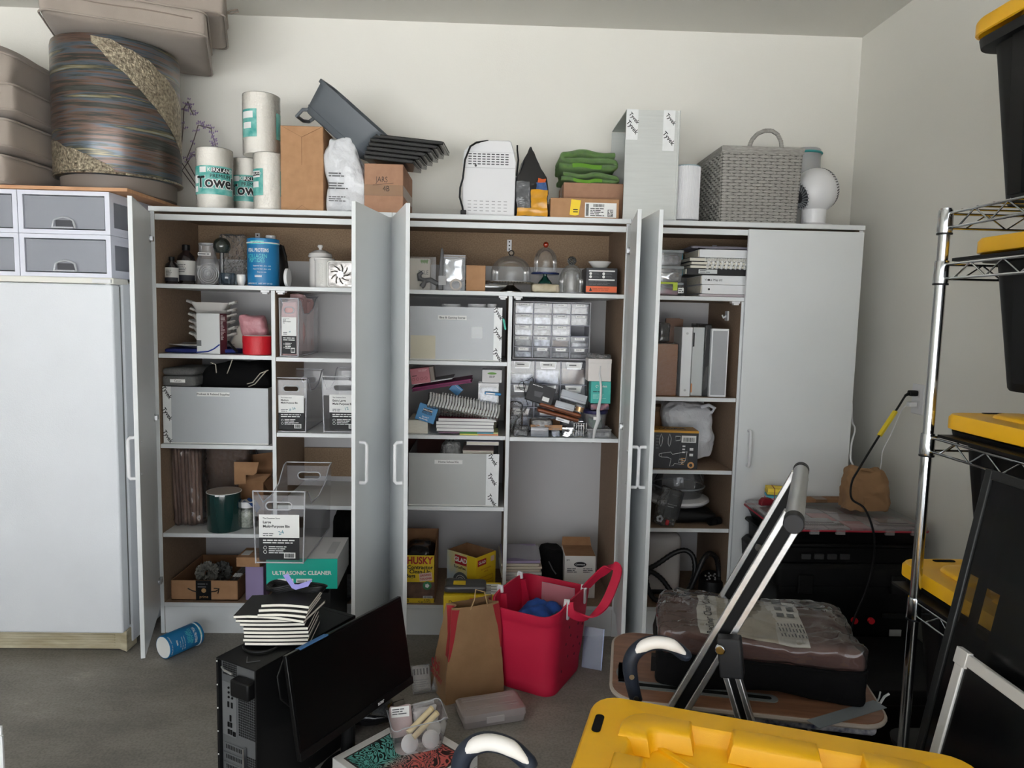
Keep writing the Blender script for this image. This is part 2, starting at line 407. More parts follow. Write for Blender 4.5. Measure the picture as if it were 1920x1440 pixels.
obj('foot',G().cyl((x1-0.05,0.35,0),(x1-0.05,0.35,0.035),0.02).cyl((x0+0.05,0.35,0),(x0+0.05,0.35,0.035),0.02).cyl((x0+0.05,-0.1,0),(x0+0.05,-0.1,0.035),0.02).cyl((x1-0.05,-0.09,0),(x1-0.05,-0.09,0.035),0.02),BLACKP,FZ)
LILAC=mat('pale_lilac_plastic',(222,224,236),0.4)
SMOKE=clear('smoky_plastic',(158,161,171),0.74,0.3,0.5)
def drawer_unit(x,z,label,contents=None):
 d=thing('stacking_drawer',label,'drawer unit',(x,-0.2,z),group='stacking drawers on the freezer');W,H,D=0.342,0.161,0.40
 fr=G();b=0.02
 fr.box(-W/2,W/2,0,D,0,b*0.8).box(-W/2,W/2,0,D,H-b*0.8,H)
 for s in(-1,1):
  a,c=sorted((s*W/2,s*(W/2-0.018)))
  fr.box(a,c,0,0.03,b*0.8,H-b*0.8).box(a,c,D-0.03,D-0.004,b*0.8,H-b*0.8).box(a,c,0.03,D-0.03,0.0162,0.03).box(a,c,0.03,D-0.03,H-0.034,H-0.0162)
 fr.box(-W/2,W/2,D-0.004,D,b*0.8,H-b*0.8)
 obj('frame',fr,LILAC,d,weld=False,smooth=0)
 obj('side_window',G().box(W/2-0.013,W/2-0.010,0.03,D-0.03,0.03,H-0.034),SMOKE,d)
 dr=G();w2=W/2-0.022
 dr.box(-w2,w2,0.004,0.008,b,H-b).box(-w2,w2,0.008,D-0.02,b,b+0.003).box(-w2,-w2+0.003,0.008,D-0.02,b,H-b-0.01).box(w2-0.003,w2,0.008,D-0.02,b,H-b-0.01)
 dro=obj('drawer',dr,SMOKE,d)
 pts=[(-0.043,0,0.022)]+[(-0.036+0.072*t,0,0.05+0.012*math.sin(PI*t))for t in(0,.15,.3,.5,.7,.85,1)]+[(0.043,0,0.022)]
 obj('handle',G().tube([(p[0],-0.006,p[2])for p in pts],0.004,8).box(-0.038,0.038,-0.012,0.003,0.02,0.026),clear('handle_plastic',(225,228,235),0.5,0.1,0.8),dro)
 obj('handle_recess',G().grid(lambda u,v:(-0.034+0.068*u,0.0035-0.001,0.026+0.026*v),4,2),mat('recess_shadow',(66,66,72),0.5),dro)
 if contents:
  g=G();r=rnd(contents)
  for k in range(9):
   xx=-0.10+0.2*r.random();g.box(xx,xx+0.06,0.02,0.2,0.03+0.008*k*0.8,0.036+0.008*k*0.8)
  obj('folded_papers',g,mat('tan_papers',(206,186,160),0.8),d)
 return d
drawer_unit(-1.629,1.5125,'stacking drawer with a smoky front, lower one nearest the cabinet')
drawer_unit(-1.629,1.675,'stacking drawer with papers showing through its front, under the drum',3)
drawer_unit(-1.974,1.5125,'stacking drawer at the left edge of the picture, lower one')
drawer_unit(-1.974,1.675,'stacking drawer at the left edge of the picture, upper one')
PLY=mat('plywood',(190,138,98),0.6,c2=(206,160,122),vs=12,stretch=(1,8,1))
one('plywood_board',G().box(-2.3,-1.385,-0.21,0.47,1.838,1.851),PLY,'thin plywood board under the drum and cushions, on the drawers','board',bevel=0.001)
TAUPE=mat('taupe_fabric',(163,152,142),0.95,var=0.06,vs=9,bump=0.35,bs=700,sheen=0.2)
def cushion(label,c,size,rot=(0,0,0),seed=1,puff=0.016,tab=None,amp=0.006):
 hx,hy,hz=(s/2 for s in size)
 t=thing('seat_cushion',label,'cushion',c,group='taupe seat cushions',rot=rot)
 cr=crumple(amp,5,seed,amp*0.4)
 def fn(v):
  e=max(0,1-(v.x/hx)**4)*max(0,1-(v.y/hy)**4)
  v=v.copy();v.z+=puff*e*(v.z/hz);return cr(v)
 obj('cover',G().rbox(hx,hy,hz,0.028,16,fn=fn),TAUPE,t,sub=1,smooth=180)
 for z in(hz-0.009,-hz+0.009):
  pts=[cr(Vector((p[0],p[1],z)))for p in rrect(size[0]+0.004,size[1]+0.004,0.04,5)]
  dense=[]
  for i in range(len(pts)):
   a,b=pts[i],pts[(i+1)%len(pts)]
   n=max(1,int((a-b).length/0.05));dense+=[a.lerp(b,k/n)for k in range(n)]
  obj('piping',G().tube(dense,0.0042,6,closed=True),TAUPE,t)
 zp=[cr(Vector((x,-hy-0.001,0.012)))for x in[(-hx+0.05)+(2*hx-0.1)*k/10 for k in range(11)]]
 obj('zip_seam',G().tube(zp,0.0025,5),mat('taupe_seam',(138,126,116),0.9),t)
 if tab:obj('tie_loop',G().tube([Vector(tab)+Vector(q)for q in((0,0,0),(0.02,0,0.012),(0.045,0,0.02),(0.05,0,0.012),(0.02,0,0),(0,0,-0.002))],0.003,6),mat('taupe_seam',(138,126,116),0.9),t)
 return t
for k,lab in enumerate(('taupe seat cushion at the bottom of the stack beside the drum','taupe seat cushion second from the bottom beside the drum','taupe seat cushion third from the bottom beside the drum')):
 cushion(lab,(-2.105+0.012*k,0.07,1.852+0.066+0.132*k),(0.52,0.5,0.115),(0,0,0.03*(k-1)),seed=10+k)
cushion('plump taupe back cushion slumped on top of the stack beside the drum',(-2.09,0.08,2.345),(0.5,0.48,0.14),(0.0,math.radians(13),0.05),seed=21,puff=0.03,amp=0.018)
cy=math.radians(19)
cushion('taupe seat cushion lying directly on top of the metallic drum',(-1.505,0.13,2.527),(0.575,0.54,0.105),(0,0,cy),seed=31)
cushion('uppermost taupe seat cushion, its right end overhanging the one on the drum',(-1.45,0.175,2.642),(0.575,0.42,0.10),(0,0,cy),seed=32,tab=(0.292,-0.12,0.0))
# drum
def drum_mat():
 mt=mat('glazed_drum',(70,70,72),0.22,0.6);nt=mt.node_tree;b=nt.nodes['Principled BSDF']
 tc=nt.nodes.new('ShaderNodeTexCoord');mp=nt.nodes.new('ShaderNodeMapping');mp.inputs['Scale'].default_value=(0.7,0.7,13)
 nt.links.new(tc.outputs['Object'],mp.inputs[0])
 n=nt.nodes.new('ShaderNodeTexNoise');n.inputs['Scale'].default_value=2.6;n.inputs['Detail'].default_value=8;n.inputs['Roughness'].default_value=0.6
 nt.links.new(mp.outputs[0],n.inputs['Vector'])
 cr=nt.nodes.new('ShaderNodeValToRGB');e=cr.color_ramp.elements
 cols=[(0.22,(40,42,42)),(0.34,(78,80,76)),(0.42,(54,56,54)),(0.48,(112,88,76)),(0.54,(84,98,110)),(0.59,(62,64,60)),(0.65,(140,130,98)),(0.71,(150,158,156)),(0.8,(84,72,66))]
 e[0].position,e[0].color=cols[0][0],rgb(cols[0][1]);e[1].position,e[1].color=cols[-1][0],rgb(cols[-1][1])
 for p,c in cols[1:-1]:x=e.new(p);x.color=rgb(c)
 nt.links.new(n.outputs[0],cr.inputs[0]);nt.links.new(cr.outputs[0],b.inputs['Base Color'])
 bp=nt.nodes.new('ShaderNodeBump');bp.inputs['Strength'].default_value=0.15;bp.inputs['Distance'].default_value=0.01
 nt.links.new(n.outputs[0],bp.inputs['Height']);nt.links.new(bp.outputs[0],b.inputs['Normal'])
 b.inputs['Roughness'].default_value=0.36;b.inputs['Coat Weight'].default_value=0.5;b.inputs['Coat Roughness'].default_value=0.26
 return mt
DR=thing('drum_table','tall glazed drum with iridescent bands and rough gold patches, holding cushions','drum',(-1.578,0.125,1.8515))
R=0.238;HD=0.60
obj('drum_body',G().lathe([(R-0.02,0.068),(R-0.004,0.07),(R,0.076),(R+0.002,HD*0.5),(R,HD-0.02),(R-0.003,HD-0.004),(R-0.02,HD)],72),drum_mat(),DR,smooth=50)
obj('base_ring',G().lathe([(R-0.035,0),(R-0.022,0.003),(R-0.02,0.07)],64),mat('taupe_metal',(118,108,100),0.5),DR)
ROUGHG=mat('hammered_gold',(112,102,88),0.35,0.75,c2=(196,184,160),vs=90,bump=1.0,bs=110)
def patch(a0,a1,zl,zh):
 g=G();n=26
 def fn(u,v):
  a=a0+(a1-a0)*u;zz=zl(u)+(zh(u)-zl(u))*v
  rr=R+0.0035+0.0016*noise.noise(Vector((a*40,zz*90,1)))
  return(rr*math.cos(a),rr*math.sin(a),zz)
 return g.grid(fn,n,12)
wob=lambda u,s:0.012*noise.noise(Vector((u*9,s,0)))
obj('rough_patch',patch(math.radians(-84),math.radians(14),lambda u:HD*(0.93-0.62*u)+wob(u,1),lambda u:HD*(0.975-0.30*u**1.6)+wob(u,2)),ROUGHG,DR)
obj('rough_patch',patch(math.radians(-185),math.radians(-68),lambda u:0.08,lambda u:0.225-0.135*u**2+wob(u,3)),ROUGHG,DR)
obj('rim_band',G().tube([(R*math.cos(2*PI*k/64),R*math.sin(2*PI*k/64),0.075)for k in range(64)],0.0045,6,closed=True),ROUGHG,DR)
# flowering twig behind the drum
TW=thing('flower_branch','thin curling branch with small purple blossoms behind the paper towels','branch',(-1.26,0.36,ZT))
r=rnd(5);tw=G();bl=G()
stems=[]
for pts in([(340,392),(338,300),(345,205),(352,190),(362,215)],[(340,392),(350,300),(372,235),(395,240),(405,275),(392,290)],[(340,392),(342,320),(360,290),(382,292),(395,305)]):
 q=[P(a,b,0.38)-Vector((-1.26,0.36,ZT))for a,b in pts]
 q[0].z=0.002;q[0].x=0;q[0].y=0
 stems.append(q)
 dense=[]
 for i in range(len(q)-1):
  for k in range(5):dense.append(q[i].lerp(q[i+1],k/5)+Vector((0,0.004*math.sin(i*5+k),0)))
 dense.append(q[-1]);tw.tube(dense,0.0022,6)
 for p in dense[8:]:
  for k in range(2):
   c=p+Vector((r.uniform(-.016,.016),r.uniform(-.016,.016),r.uniform(-.016,.016)))
   for j in range(5):
    a=2*PI*j/5+r.random();d=Vector((math.cos(a),math.sin(a)*0.6,0.5*math.sin(a*2)))*0.009
    bl.add([c,c+d*0.6+Vector((0,0,0.004)),c+d,c+d*0.6-Vector((0,0,0.004))],[(0,1,2,3)])
obj('stem',tw,mat('twig_brown',(96,84,80),0.8),TW)
o=obj('blossoms',bl,mat('purple_petals',(150,130,168),0.7),TW,smooth=0);o['kind']='stuff'
# ================================================================== paper towels
def cpatch(r,a0,a1,z0,z1,n=16,off=0.0008):
 g=G();r+=off
 return g.grid(lambda u,v:(r*math.cos(a0+(a1-a0)*u),r*math.sin(a0+(a1-a0)*u),z0+(z1-z0)*v),n,1)
TOWEL=mat('paper_towel',(236,232,224),0.85,bump=0.25,bs=120)
TEALW=mat('teal_wrap',(56,158,150),0.35,c2=(140,204,196),vs=26,coat=0.3)
WRAP=clear('roll_wrap',(235,235,235),0.05,0.12,0.9,bump=0.5,bs=35)
def TB(parent,body,size,ang,z,rr,mt,**k):
 """lettering wrapped round a cylinder of radius rr, centred at angle ang"""
 o=T(parent,body,size,(rr*math.cos(ang),rr*math.sin(ang),z),mt,rot=(PI/2,0,ang+PI/2),**k);BENDS[o.name]=rr;return o
def towel_roll(label,x0,x1,yt,Y,zb,kind,turn):
 xc,w,h=fit(x0,x1,yt,Y-(0.07),zb);r=w/2
 t=thing('paper_towel_roll',label,'paper towels',(xc,Y,zb),group='wrapped paper towel rolls')
 obj('roll',G().lathe([(r*0.28,0.0),(r*0.97,0.0),(r,0.006),(r,h-0.008),(r*0.97,h),(r*0.3,h),(r*0.28,h-0.03)],36),TOWEL,t)
 obj('plastic_wrap',G().shell([(r*1.012,0.001),(r*1.018,h*0.5),(r*1.012,h),(r*0.9,h+0.004),(r*0.35,h+0.001)],40),WRAP,t)
 rr=r*1.022;a=-PI/2+turn
 if kind=='front':
  a+=0.3;b=obj('printed_band',cpatch(rr,a-1.8,a+1.2,h*0.24,h*0.70),TEALW,t)
  obj('brand_plate',cpatch(rr,a-0.05,a+0.95,h*0.59,h*0.67,off=0.0016),INK,b)
  TB(b,'KIRKLAND',0.023,a+0.45,h*0.63,rr+0.0022,INKW,bold=0.01)
  TB(b,'PREMIUM',0.021,a+0.42,h*0.535,rr+0.0016,INK)
  TB(b,'Towel',0.064,a+0.15,h*0.43,rr+0.0030,INK,bold=0.02)
  TB(b,'Towel',0.064,a+0.15,h*0.43,rr+0.0018,INKW,bold=0.06)
  TB(b,'Absorbent, Thick and Strong',0.010,a+0.25,h*0.34,rr+0.0018,INKW)
  obj('info_panel',cpatch(rr,a-1.25,a-0.85,h*0.42,h*0.55,off=0.0016),PAPER,b)
  obj('info_panel',cpatch(rr,a-1.25,a-0.9,h*0.28,h*0.37,off=0.0016),PAPER,b)
  obj('info_panel',cpatch(rr,a-0.75,a-0.35,h*0.59,h*0.68,off=0.0016),PAPER,b)
 else:
  b=obj('printed_band',cpatch(rr,a-1.1,a-0.1,h*0.26,h*0.72),TEALW,t)
  obj('info_panel',cpatch(rr,a-1.0,a-0.3,h*0.57,h*0.68,off=0.0016),PAPER,b)
  obj('info_panel',cpatch(rr,a-0.95,a-0.4,h*0.40,h*0.5,off=0.0016),PAPER,b)
  if kind=='bar':
   obj('brand_plate',cpatch(rr,a-1.0,a-0.3,h*0.60,h*0.66,off=0.0024),INK,b)
   TB(b,'KIRKLAND',0.013,a-0.65,h*0.63,rr+0.0032,INKW)
  obj('printed_band',cpatch(rr,a+1.0,a+1.5,h*0.26,h*0.7),TEALW,t)
 return h
h1=towel_roll('wrapped paper towel roll nearest the drum, large lettering facing out',357,424,275,0.10,ZT+0.002,'front',-0.05)
h2=towel_roll('wrapped paper towel roll standing back between two others',425,483,295,0.255,ZT+0.002,'front',-0.15)
h3=towel_roll('wrapped paper towel roll standing next to the tall brown box',466,525,284,0.095,ZT+0.002,'bar',0.0)
towel_roll('wrapped paper towel roll stacked on top of the other rolls',446,515,172,0.175,ZT+0.003+max(h2,h3)+0.004,'info',0.15)
# ================================================================== cartons
def carton(name,label,fx,depth,mt=None,rz=0,cat='box',tape=True,group=None,seam='top',bev=0.003):
 """closed cardboard box; fx = fit(...) args; returns the root (origin at base centre of the front face), w, h"""
 x0,x1,yt,Y,zb=fx;xc,w,h=fit(*fx)
 t=thing(name,label,cat,(xc,Y,zb),rz,group)
 obj('carton',G().box(-w/2,w/2,0,depth,0,h),mt or KRAFT,t,bevel=bev)
 e=mat('carton_seam',(96,68,46),0.9)
 if seam=='top':obj('flap_seam',G().box(-w/2+0.002,w/2-0.002,depth/2-0.001,depth/2+0.001,h,h+0.0006),e,t)
 if tape:obj('tape',G().box(-w/2-0.0006,w/2+0.0006,depth/2-0.022,depth/2+0.022,h-0.05,h+0.0008),TAPE,t)
 return t,w,h
t,w,h=carton('tall_box','tall plain brown box standing between paper towels and plastic bag',(526,606,236,0.05,ZT+0.0015),0.20,seam='none',tape=False)
e=mat('carton_fold',(120,86,58),0.9)
g=G()
for a,b in(((-w/2,h),(0,h-0.045)),((w/2,h),(0,h-0.045)),((0,0.028),(-0.04,0)),((0,0.028),(0.04,0)),((0,h-0.045),(0,h*0.55))):
 g.bar((a[0],-0.0008,a[1]),(b[0],-0.0008,b[1]),0.0016,0.0008)
obj('fold_lines',g,e,t)
# grey tub lying tilted on the tall box
GREYT=mat('slate_plastic',(86,92,98),0.45)
c=P(652,232,0.16)
t=thing('storage_tub','slate grey plastic tub tipped over across the tall brown box','tub',c,rot=(math.radians(8),math.radians(40),0))
rings=[]
for z,k in((-0.072,0.86),(-0.066,0.9),(0.05,0.99),(0.066,1.0)):
 rings.append([(p[0],p[1],z)for p in rrect(0.335*k,0.21*k,0.045,6)])
tub=G().loft(rings,cap=False);tub.add(rings[0],[tuple(range(len(rings[0])))])
obj('tub_body',tub,GREYT,t,smooth=60)
obj('rim',G().loft([[(p[0],p[1],z)for p in rrect(0.335*k,0.21*k,0.048,6)]for z,k in((0.056,1.0),(0.056,1.045),(0.070,1.05),(0.072,1.03),(0.070,0.99),(0.056,0.97))],cap=False),GREYT,t)
obj('carry_handle',G().tube([(-0.125,-0.075,-0.05),(-0.155,-0.078,-0.075),(-0.16,-0.075,-0.112),(-0.155,0,-0.118),(-0.16,0.075,-0.112),(-0.15,0.078,-0.075),(-0.125,0.075,-0.05)],0.0075,8),GREYT,t)
obj('skirt_line',G().tube([(p[0],p[1],-0.045)for p in rrect(0.335*0.918,0.21*0.918,0.045,6)],0.0025,6,closed=True),GREYT,t)
# white plastic bag
BAGW=clear('white_film',(232,234,238),0.86,0.25,0.3,bump=0.5,bs=28)
xc,w,h=fit(602,682,256,0.04,ZT)
t=thing('plastic_bag','white plastic bag stuffed and twisted shut below the grey tub','bag',(xc,0.11,ZT+0.0015))
def fnb(v):
 u=(v.z+h/2)/h;k=1.0-0.55*max(0,u-0.45)**1.2-0.12*(1-u)
 v=Vector((v.x*k+0.012*math.sin(u*5),v.y*k,v.z))
 d=crumple(0.022,14,3,0.007)(v);d.z=max(-h/2,d.z);return d
obj('bag_film',G().rbox(w/2,0.07,h/2,0.035,26,c=(0,0,h/2),fn=fnb),BAGW,t,smooth=180,sub=1)
lines(t,-0.055,0.02,h*0.14,h*0.22,3,-0.078,INKG,4);lines(t,-0.055,0.025,h*0.30,h*0.40,3,-0.079,INKG,5);lines(t,-0.055,0.015,h*0.46,h*0.53,2,-0.079,INKG,6)
# JARS carton and the black trays
t,w,h=carton('jar_carton','taped brown carton with handwriting below the black trays',(683,756,307,0.03,ZT+0.0015),0.34,mat('kraft_jars',(164,124,100),0.85,c2=(174,134,108),vs=25),tape=False)
obj('tape',G().box(-w/2-0.0004,w/2+0.0006,-0.0008,0.34,h*0.36,h*0.58),TAPE,t)
T(t,'JARS',0.033,(-0.008,-0.0014,h*0.68),INK,bold=-0.01,sx=0.75);T(t,'4B',0.033,(0.01,-0.0014,h*0.5),INK,bold=-0.01,sx=0.8)
obj('pen_stroke',G().bar((-0.045,-0.0014,h*0.57),(0.04,-0.0014,h*0.62),0.002,0.001),INK,t)
jx,jh,jw=t.location.x,h,w
GLBL=mat('gloss_black_tray',(20,20,22),0.25,coat=0.4)
for k in range(6):
 a=P(690+3*k,300-5.5*k,0.13).x;b=P(782+11*k,330-10*k,0.13).x
 z=ZT+0.0015+jh+0.010+0.0165*k;L=b-a
 t=thing('black_tray','glossy black tray, %s in the slanted stack on the jar carton'%('lowest','second lowest','third lowest','third highest','second highest','topmost')[k],'tray',((a+b)/2,0.15,z+0.012),group='stacked black trays',rot=(0,math.radians(5.5),math.radians(-4)))
 g=G().box(-L/2,L/2,-0.1,0.1,-0.006,-0.002)
 for s in(-1,1):g.box(-L/2,L/2,min(s*0.1,s*0.094),max(s*0.1,s*0.094),-0.006,0.0075).box(min(s*L/2,s*(L/2-0.006)),max(s*L/2,s*(L/2-0.006)),-0.1,0.1,-0.006,0.0075)
 obj('tray_body',g,GLBL,t,bevel=0.0015)
 obj('rim',G().tube([(p[0],p[1],0.007)for p in rrect(L,0.2,0.012,3)],0.0022,6,closed=True),GLBL,t)
# white appliance with cord
xc,w,h=fit(868,966,263,0.04,ZT)
t=thing('bread_machine','white vented kitchen appliance standing on end with its black cord hanging','appliance',(xc,0.04,ZT+0.0015))
APW=mat('appliance_white',(222,222,224),0.35)
prof=[(-w/2,0.004),(-w/2+0.006,0),(w/2-0.006,0),(w/2,0.006),(w/2+0.002,h-0.09),(w/2-0.006,h-0.05),(w/2-0.02,h-0.004),(w/2-0.03,h),(0.0,h-0.001),(-w/2+0.03,h-0.02),(-w/2+0.004,h-0.045),(-w/2-0.002,h-0.09)]
obj('housing',G().prism(prof,0,0.24,'xz'),APW,t,bevel=0.006,seg=3)
obj('panel_seam',G().box(-w/2,w/2,-0.0008,0.0,h*0.635,h*0.64).box(-w/2,w/2,-0.0008,0.0,h*0.84,h*0.842),mat('pale_grey_seam',(175,175,178),0.5),t)
for row in range(5):
 for cc in range(9):
  obj('vent_slot',G().cbox((-w*0.37+cc*w*0.088,-0.0006,h*0.815-row*h*0.032),(w*0.062,0.0012,h*0.013)),mat('slot_dark',(70,70,72),0.6),t,smooth=0)
for row in range(4):
 for cc in range(7):
  obj('vent_slot',G().cbox((-w*0.37+cc*w*0.115,-0.0006,h*0.205-row*h*0.042),(w*0.065,0.0012,h*0.008)),mat('slot_grey',(150,150,152),0.6),t,smooth=0)
obj('screw',G().cyl((-w*0.26,-0.002,h*0.665),(-w*0.26,0,h*0.665),0.005,n=12),mat('slot_dark',(70,70,72),0.6),t)
cp=[P(a,b,0.02)-t.location for a,b in((915,265),(893,266),(882,275),(872,300),(868,335),(863,352),(862,370),(867,388),(869,400))]
cp=[Vector((p.x,p.y-0.006,p.z))for p in cp];cp[0]=Vector((cp[0].x,0.03,h+0.003));cp[1].y=-0.008
co=obj('power_cord',G().tube(cp,0.0042,8),BLACKP,t)
obj('plug',G().box(cp[-1].x-0.012,cp[-1].x+0.012,cp[-1].y-0.008,cp[-1].y+0.008,0.003,0.022).cyl(cp[-1],(cp[-1].x,cp[-1].y,0.02),0.005,0.009),BLACKP,co,bevel=0.003)
cq=[P(a,b,0.05)-t.location for a,b in((960,272),(970,282),(972,300),(970,318),(968,330))]
obj('power_cord',G().tube([Vector((max(q.x,w/2+0.006),q.y,q.z))for q in cq],0.0035,8),BLACKP,t)
# black gusset pouch
xc,w,h=fit(969,1030,272,0.03,ZT)
t=thing('gusset_pouch','crumpled black gusset bag with an orange printed base','bag',(xc,0.085,ZT+0.0015))
def fnp(v):
 u=(v.z+h/2)/h;kx=1.0 if u<0.55 else max(0.06,1-((u-0.55)/0.45)*0.95);ky=max(0.05,1-u**1.5*0.93)
 v=Vector((v.x*kx-0.012*u,v.y*ky,v.z));d=crumple(0.008,16,9,0.004)(v);d.z=max(-h/2,d.z);return d
PCH=mat('black_film',(30,30,33),0.16,coat=0.4,bump=0.4,bs=30)
obj('pouch',G().rbox(w/2,0.05,h/2,0.012,22,c=(0,0,h/2),fn=fnp),PCH,t,smooth=180)
def skin(x0,x1,z0,z1,mt,name,par,n=8,off=0.003):
 g=G()
 def q(u,v):
  x=x0+(x1-x0)*u;z=z0+(z1-z0)*v
  b=fnp(Vector((x,-0.05,z-h/2)));return(b.x,b.y-off,b.z+h/2)
 return obj(name,g.grid(q,n,n),mt,par,smooth=180)
skin(-w*0.47,w*0.47,0.006,h*0.14,mat('orange_film',(208,148,30),0.25,var=0.15,vs=30),'orange_print',t)
skin(-w*0.02,w*0.47,h*0.13,h*0.40,mat('orange_film',(208,148,30),0.25),'orange_print',t)
skin(w*0.14,w*0.45,h*0.40,h*0.50,mat('blue_film',(62,92,140),0.25,var=0.2,vs=60),'blue_print',t)
skin(w*0.18,w*0.42,h*0.50,h*0.56,mat('orange_red_film',(206,96,50),0.25),'red_print',t)
skin(-w*0.47,-w*0.06,h*0.14,h*0.50,clear('pouch_window',(120,122,126),0.6,0.08,1.0,bump=0.6,bs=40),'clear_window',t)
# cartons and green towels
t,w,h=carton('shoe_carton','flat brown carton with shipping label in front of the towel carton',(1032,1161,372,0.025,ZT+0.0015),0.13)
lb=plate(t,'shipping_label',w*0.0,w*0.46,h*0.10,h*0.80,-0.0002,PAPER)
barcode(lb,w*0.015,w*0.055,h*0.16,h*0.74,-0.0012,INK,2);barcode(lb,w*0.12,w*0.28,h*0.6,h*0.74,-0.0012,INK,3)
lines(lb,w*0.08,w*0.3,h*0.14,h*0.56,5,-0.0012,INK,3,ragged=0.5)
r=rnd(8);g=G()
for i in range(11):
 for j in range(11):
  if r.random()<0.5 or i in(0,10)or j in(0,10):g.cbox((w*(0.335+0.0072*i),-0.0014,h*(0.16+0.031*j)),(w*0.0066,0.0006,h*0.028))
obj('matrix_print',g,INKG,lb,smooth=0,weld=False)
ys=obj('price_sticker',G().prism([(-w*0.22,h*0.2),(-w*0.14,h*0.16),(-w*0.09,h*0.2),(-w*0.06,h*0.9),(-w*0.2,h*0.94)],-0.0012,-0.0002,'xz'),mat('yellow_sticker',(248,214,40),0.5),t,smooth=0)
lines(ys,-w*0.17,-w*0.10,h*0.28,h*0.5,2,-0.0016,INK,9,ragged=0.1)
t,w2,h2=carton('towel_carton','plain brown carton carrying the folded green towels',(1056,1168,343,0.165,ZT+0.0015),0.22,mat('kraft_jars',(164,124,100),0.85))
ty=ZT+0.0015+h2
GREEN=mat('green_terry',(104,156,46),0.98,c2=(76,128,30),vs=60,bump=1.0,bs=420,sheen=0.5)
def towel(label,x0,x1,yt,zb,seed,rollr,y0=0.17):
 xc,w,h=fit(x0,x1,yt,y0,zb)
 t=thing('folded_towel',label,'towel',(xc,y0,zb),group='green towels')
 n=3 if rollr else 2;cr=crumple(0.013,11,seed,0.005)
 path=[]  # cross section (x,z): a long strip folded to and fro
 L=w*0.9;th=h/(n+0.2)
 for k in range(n):
  za=th*(k+0.55);xs=[(-L/2+L*i/14)for i in range(15)]
  if k%2:xs=xs[::-1]
  sh=1-0.07*k
  path+=[(x*sh,za+0.01*math.sin(x*30+k)*(k/n))for x in xs]
 g=G();tt=th*0.44
 def prof(i,s):
  x,z=path[i];a=path[max(0,i-1)];b=path[min(len(path)-1,i+1)]
  d=Vector((b[0]-a[0],b[1]-a[1]));d=d.normalized()if d.length>1e-9 else Vector((1,0));nrm=Vector((-d.y,d.x))
  return x+nrm.x*s*tt,z+nrm.y*s*tt
 D=0.2;ny=8
 for s in(-1,1):
  vs=[]
  for j in range(ny+1):
   for i in range(len(path)):
    x,z=prof(i,s);vs.append(cr(Vector((x,D*j/ny,z))))
  k=len(path);g.add(vs,[(j*k+i,j*k+i+1,(j+1)*k+i+1,(j+1)*k+i)for j in range(ny)for i in range(k-1)])
 for j in(0,ny):
  vs=[]
  for i in range(len(path)):
   for s in(-1,1):
    x,z=prof(i,s);vs.append(cr(Vector((x,D*j/ny,z))))
  g.add(vs,[(2*i,2*i+1,2*i+3,2*i+2)for i in range(len(path)-1)])
 obj('terry',g,GREEN,t,sub=1,smooth=180)
 obj('hem',G().grid(lambda u,v:cr(Vector((-L*0.3+0.5*L*u,-0.006,th*0.2+th*0.6*v))),8,2),mat('green_hem',(98,148,46),0.9),t)
 return h
towel('green terry towel folded flat, the lower of two on the carton',1046,1168,320,ty+0.001,3,False)
towel('green terry towel loosely rolled, the upper of two on the carton',1040,1167,281,ty+0.052,7,True)
# tall corrugated bin on end
xc,w,h=fit(1171,1270,207,0.02,ZT)
t=thing('corrugated_bin','grey corrugated plastic bin stood on end above the cabinets','bin',(xc,0.02,ZT+0.0015))
D=0.36;CORRO=mat('grey_corrugated',(200,203,200),0.5,var=0.03,vs=120,stretch=(0.05,0.05,1),bump=0.12,bs=90)
for nm,g in(('front_wall',G().box(-w/2,w/2,0,0.004,0,h)),('back_wall',G().box(-w/2,w/2,D-0.004,D,0,h*0.985)),('top_wall',G().box(-w/2,w/2,0.004,D-0.004,h-0.004,h)),('end_wall',G().box(w/2-0.004,w/2,0.004,D-0.004,0,h-0.004)),('base_wall',G().box(-w/2,w/2,0.004,D-0.004,0,0.004))):
 obj(nm,g,CORRO,t,smooth=0)
obj('edge_fold',G().tube([(w/2,0.0,0),(w/2,0.0,h)],0.005,8),CORRO,t)
for k,(a,b,z0)in enumerate(((-w/2+0.002,-w/2+0.05,h*0.73),(w*0.20,w*0.42,h*0.64))):
 tp=plate(t,'wrap_tape',a,b,z0,h+0.001,0,TAPEW)
 T(tp,'Tyvek',0.026,((a+b)/2,-0.0015,z0+0.05),INK,rot=(PI/2,math.radians(48),0),bold=0.015)
 T(tp,'Tyvek',0.022,((a+b)/2+0.006,-0.0015,h-0.035),INK,rot=(PI/2,math.radians(48),0),bold=0.015)
# air purifier
xc,w,h=fit(1267,1318,308,0.03,ZT);r_=w/2
t=thing('air_purifier','small white cylindrical air purifier beside the woven basket','purifier',(xc,0.03+r_,ZT+0.0015))
obj('base',G().lathe([(r_*0.92,0),(r_*0.94,0.012),(r_*0.9,0.014)],32),mat('purifier_grey',(130,133,138),0.5),t)
g=G()
for k in range(56):
 a=2*PI*k/56;g.cyl((r_*0.985*math.cos(a),r_*0.985*math.sin(a),0.016),(r_*0.985*math.cos(a),r_*0.985*math.sin(a),h-0.004),r_*0.03,n=5)
obj('ribs',g,WPLAS,t)
obj('shell',G().lathe([(r_*0.97,0.014),(r_*0.97,h-0.004)],40),WPLAS,t)
obj('top_ring',G().lathe([(r_,h-0.006),(r_*1.005,h-0.002),(r_*0.95,h),(r_*0.6,h-0.002)],36),mat('purifier_ring',(140,165,172),0.4),t)
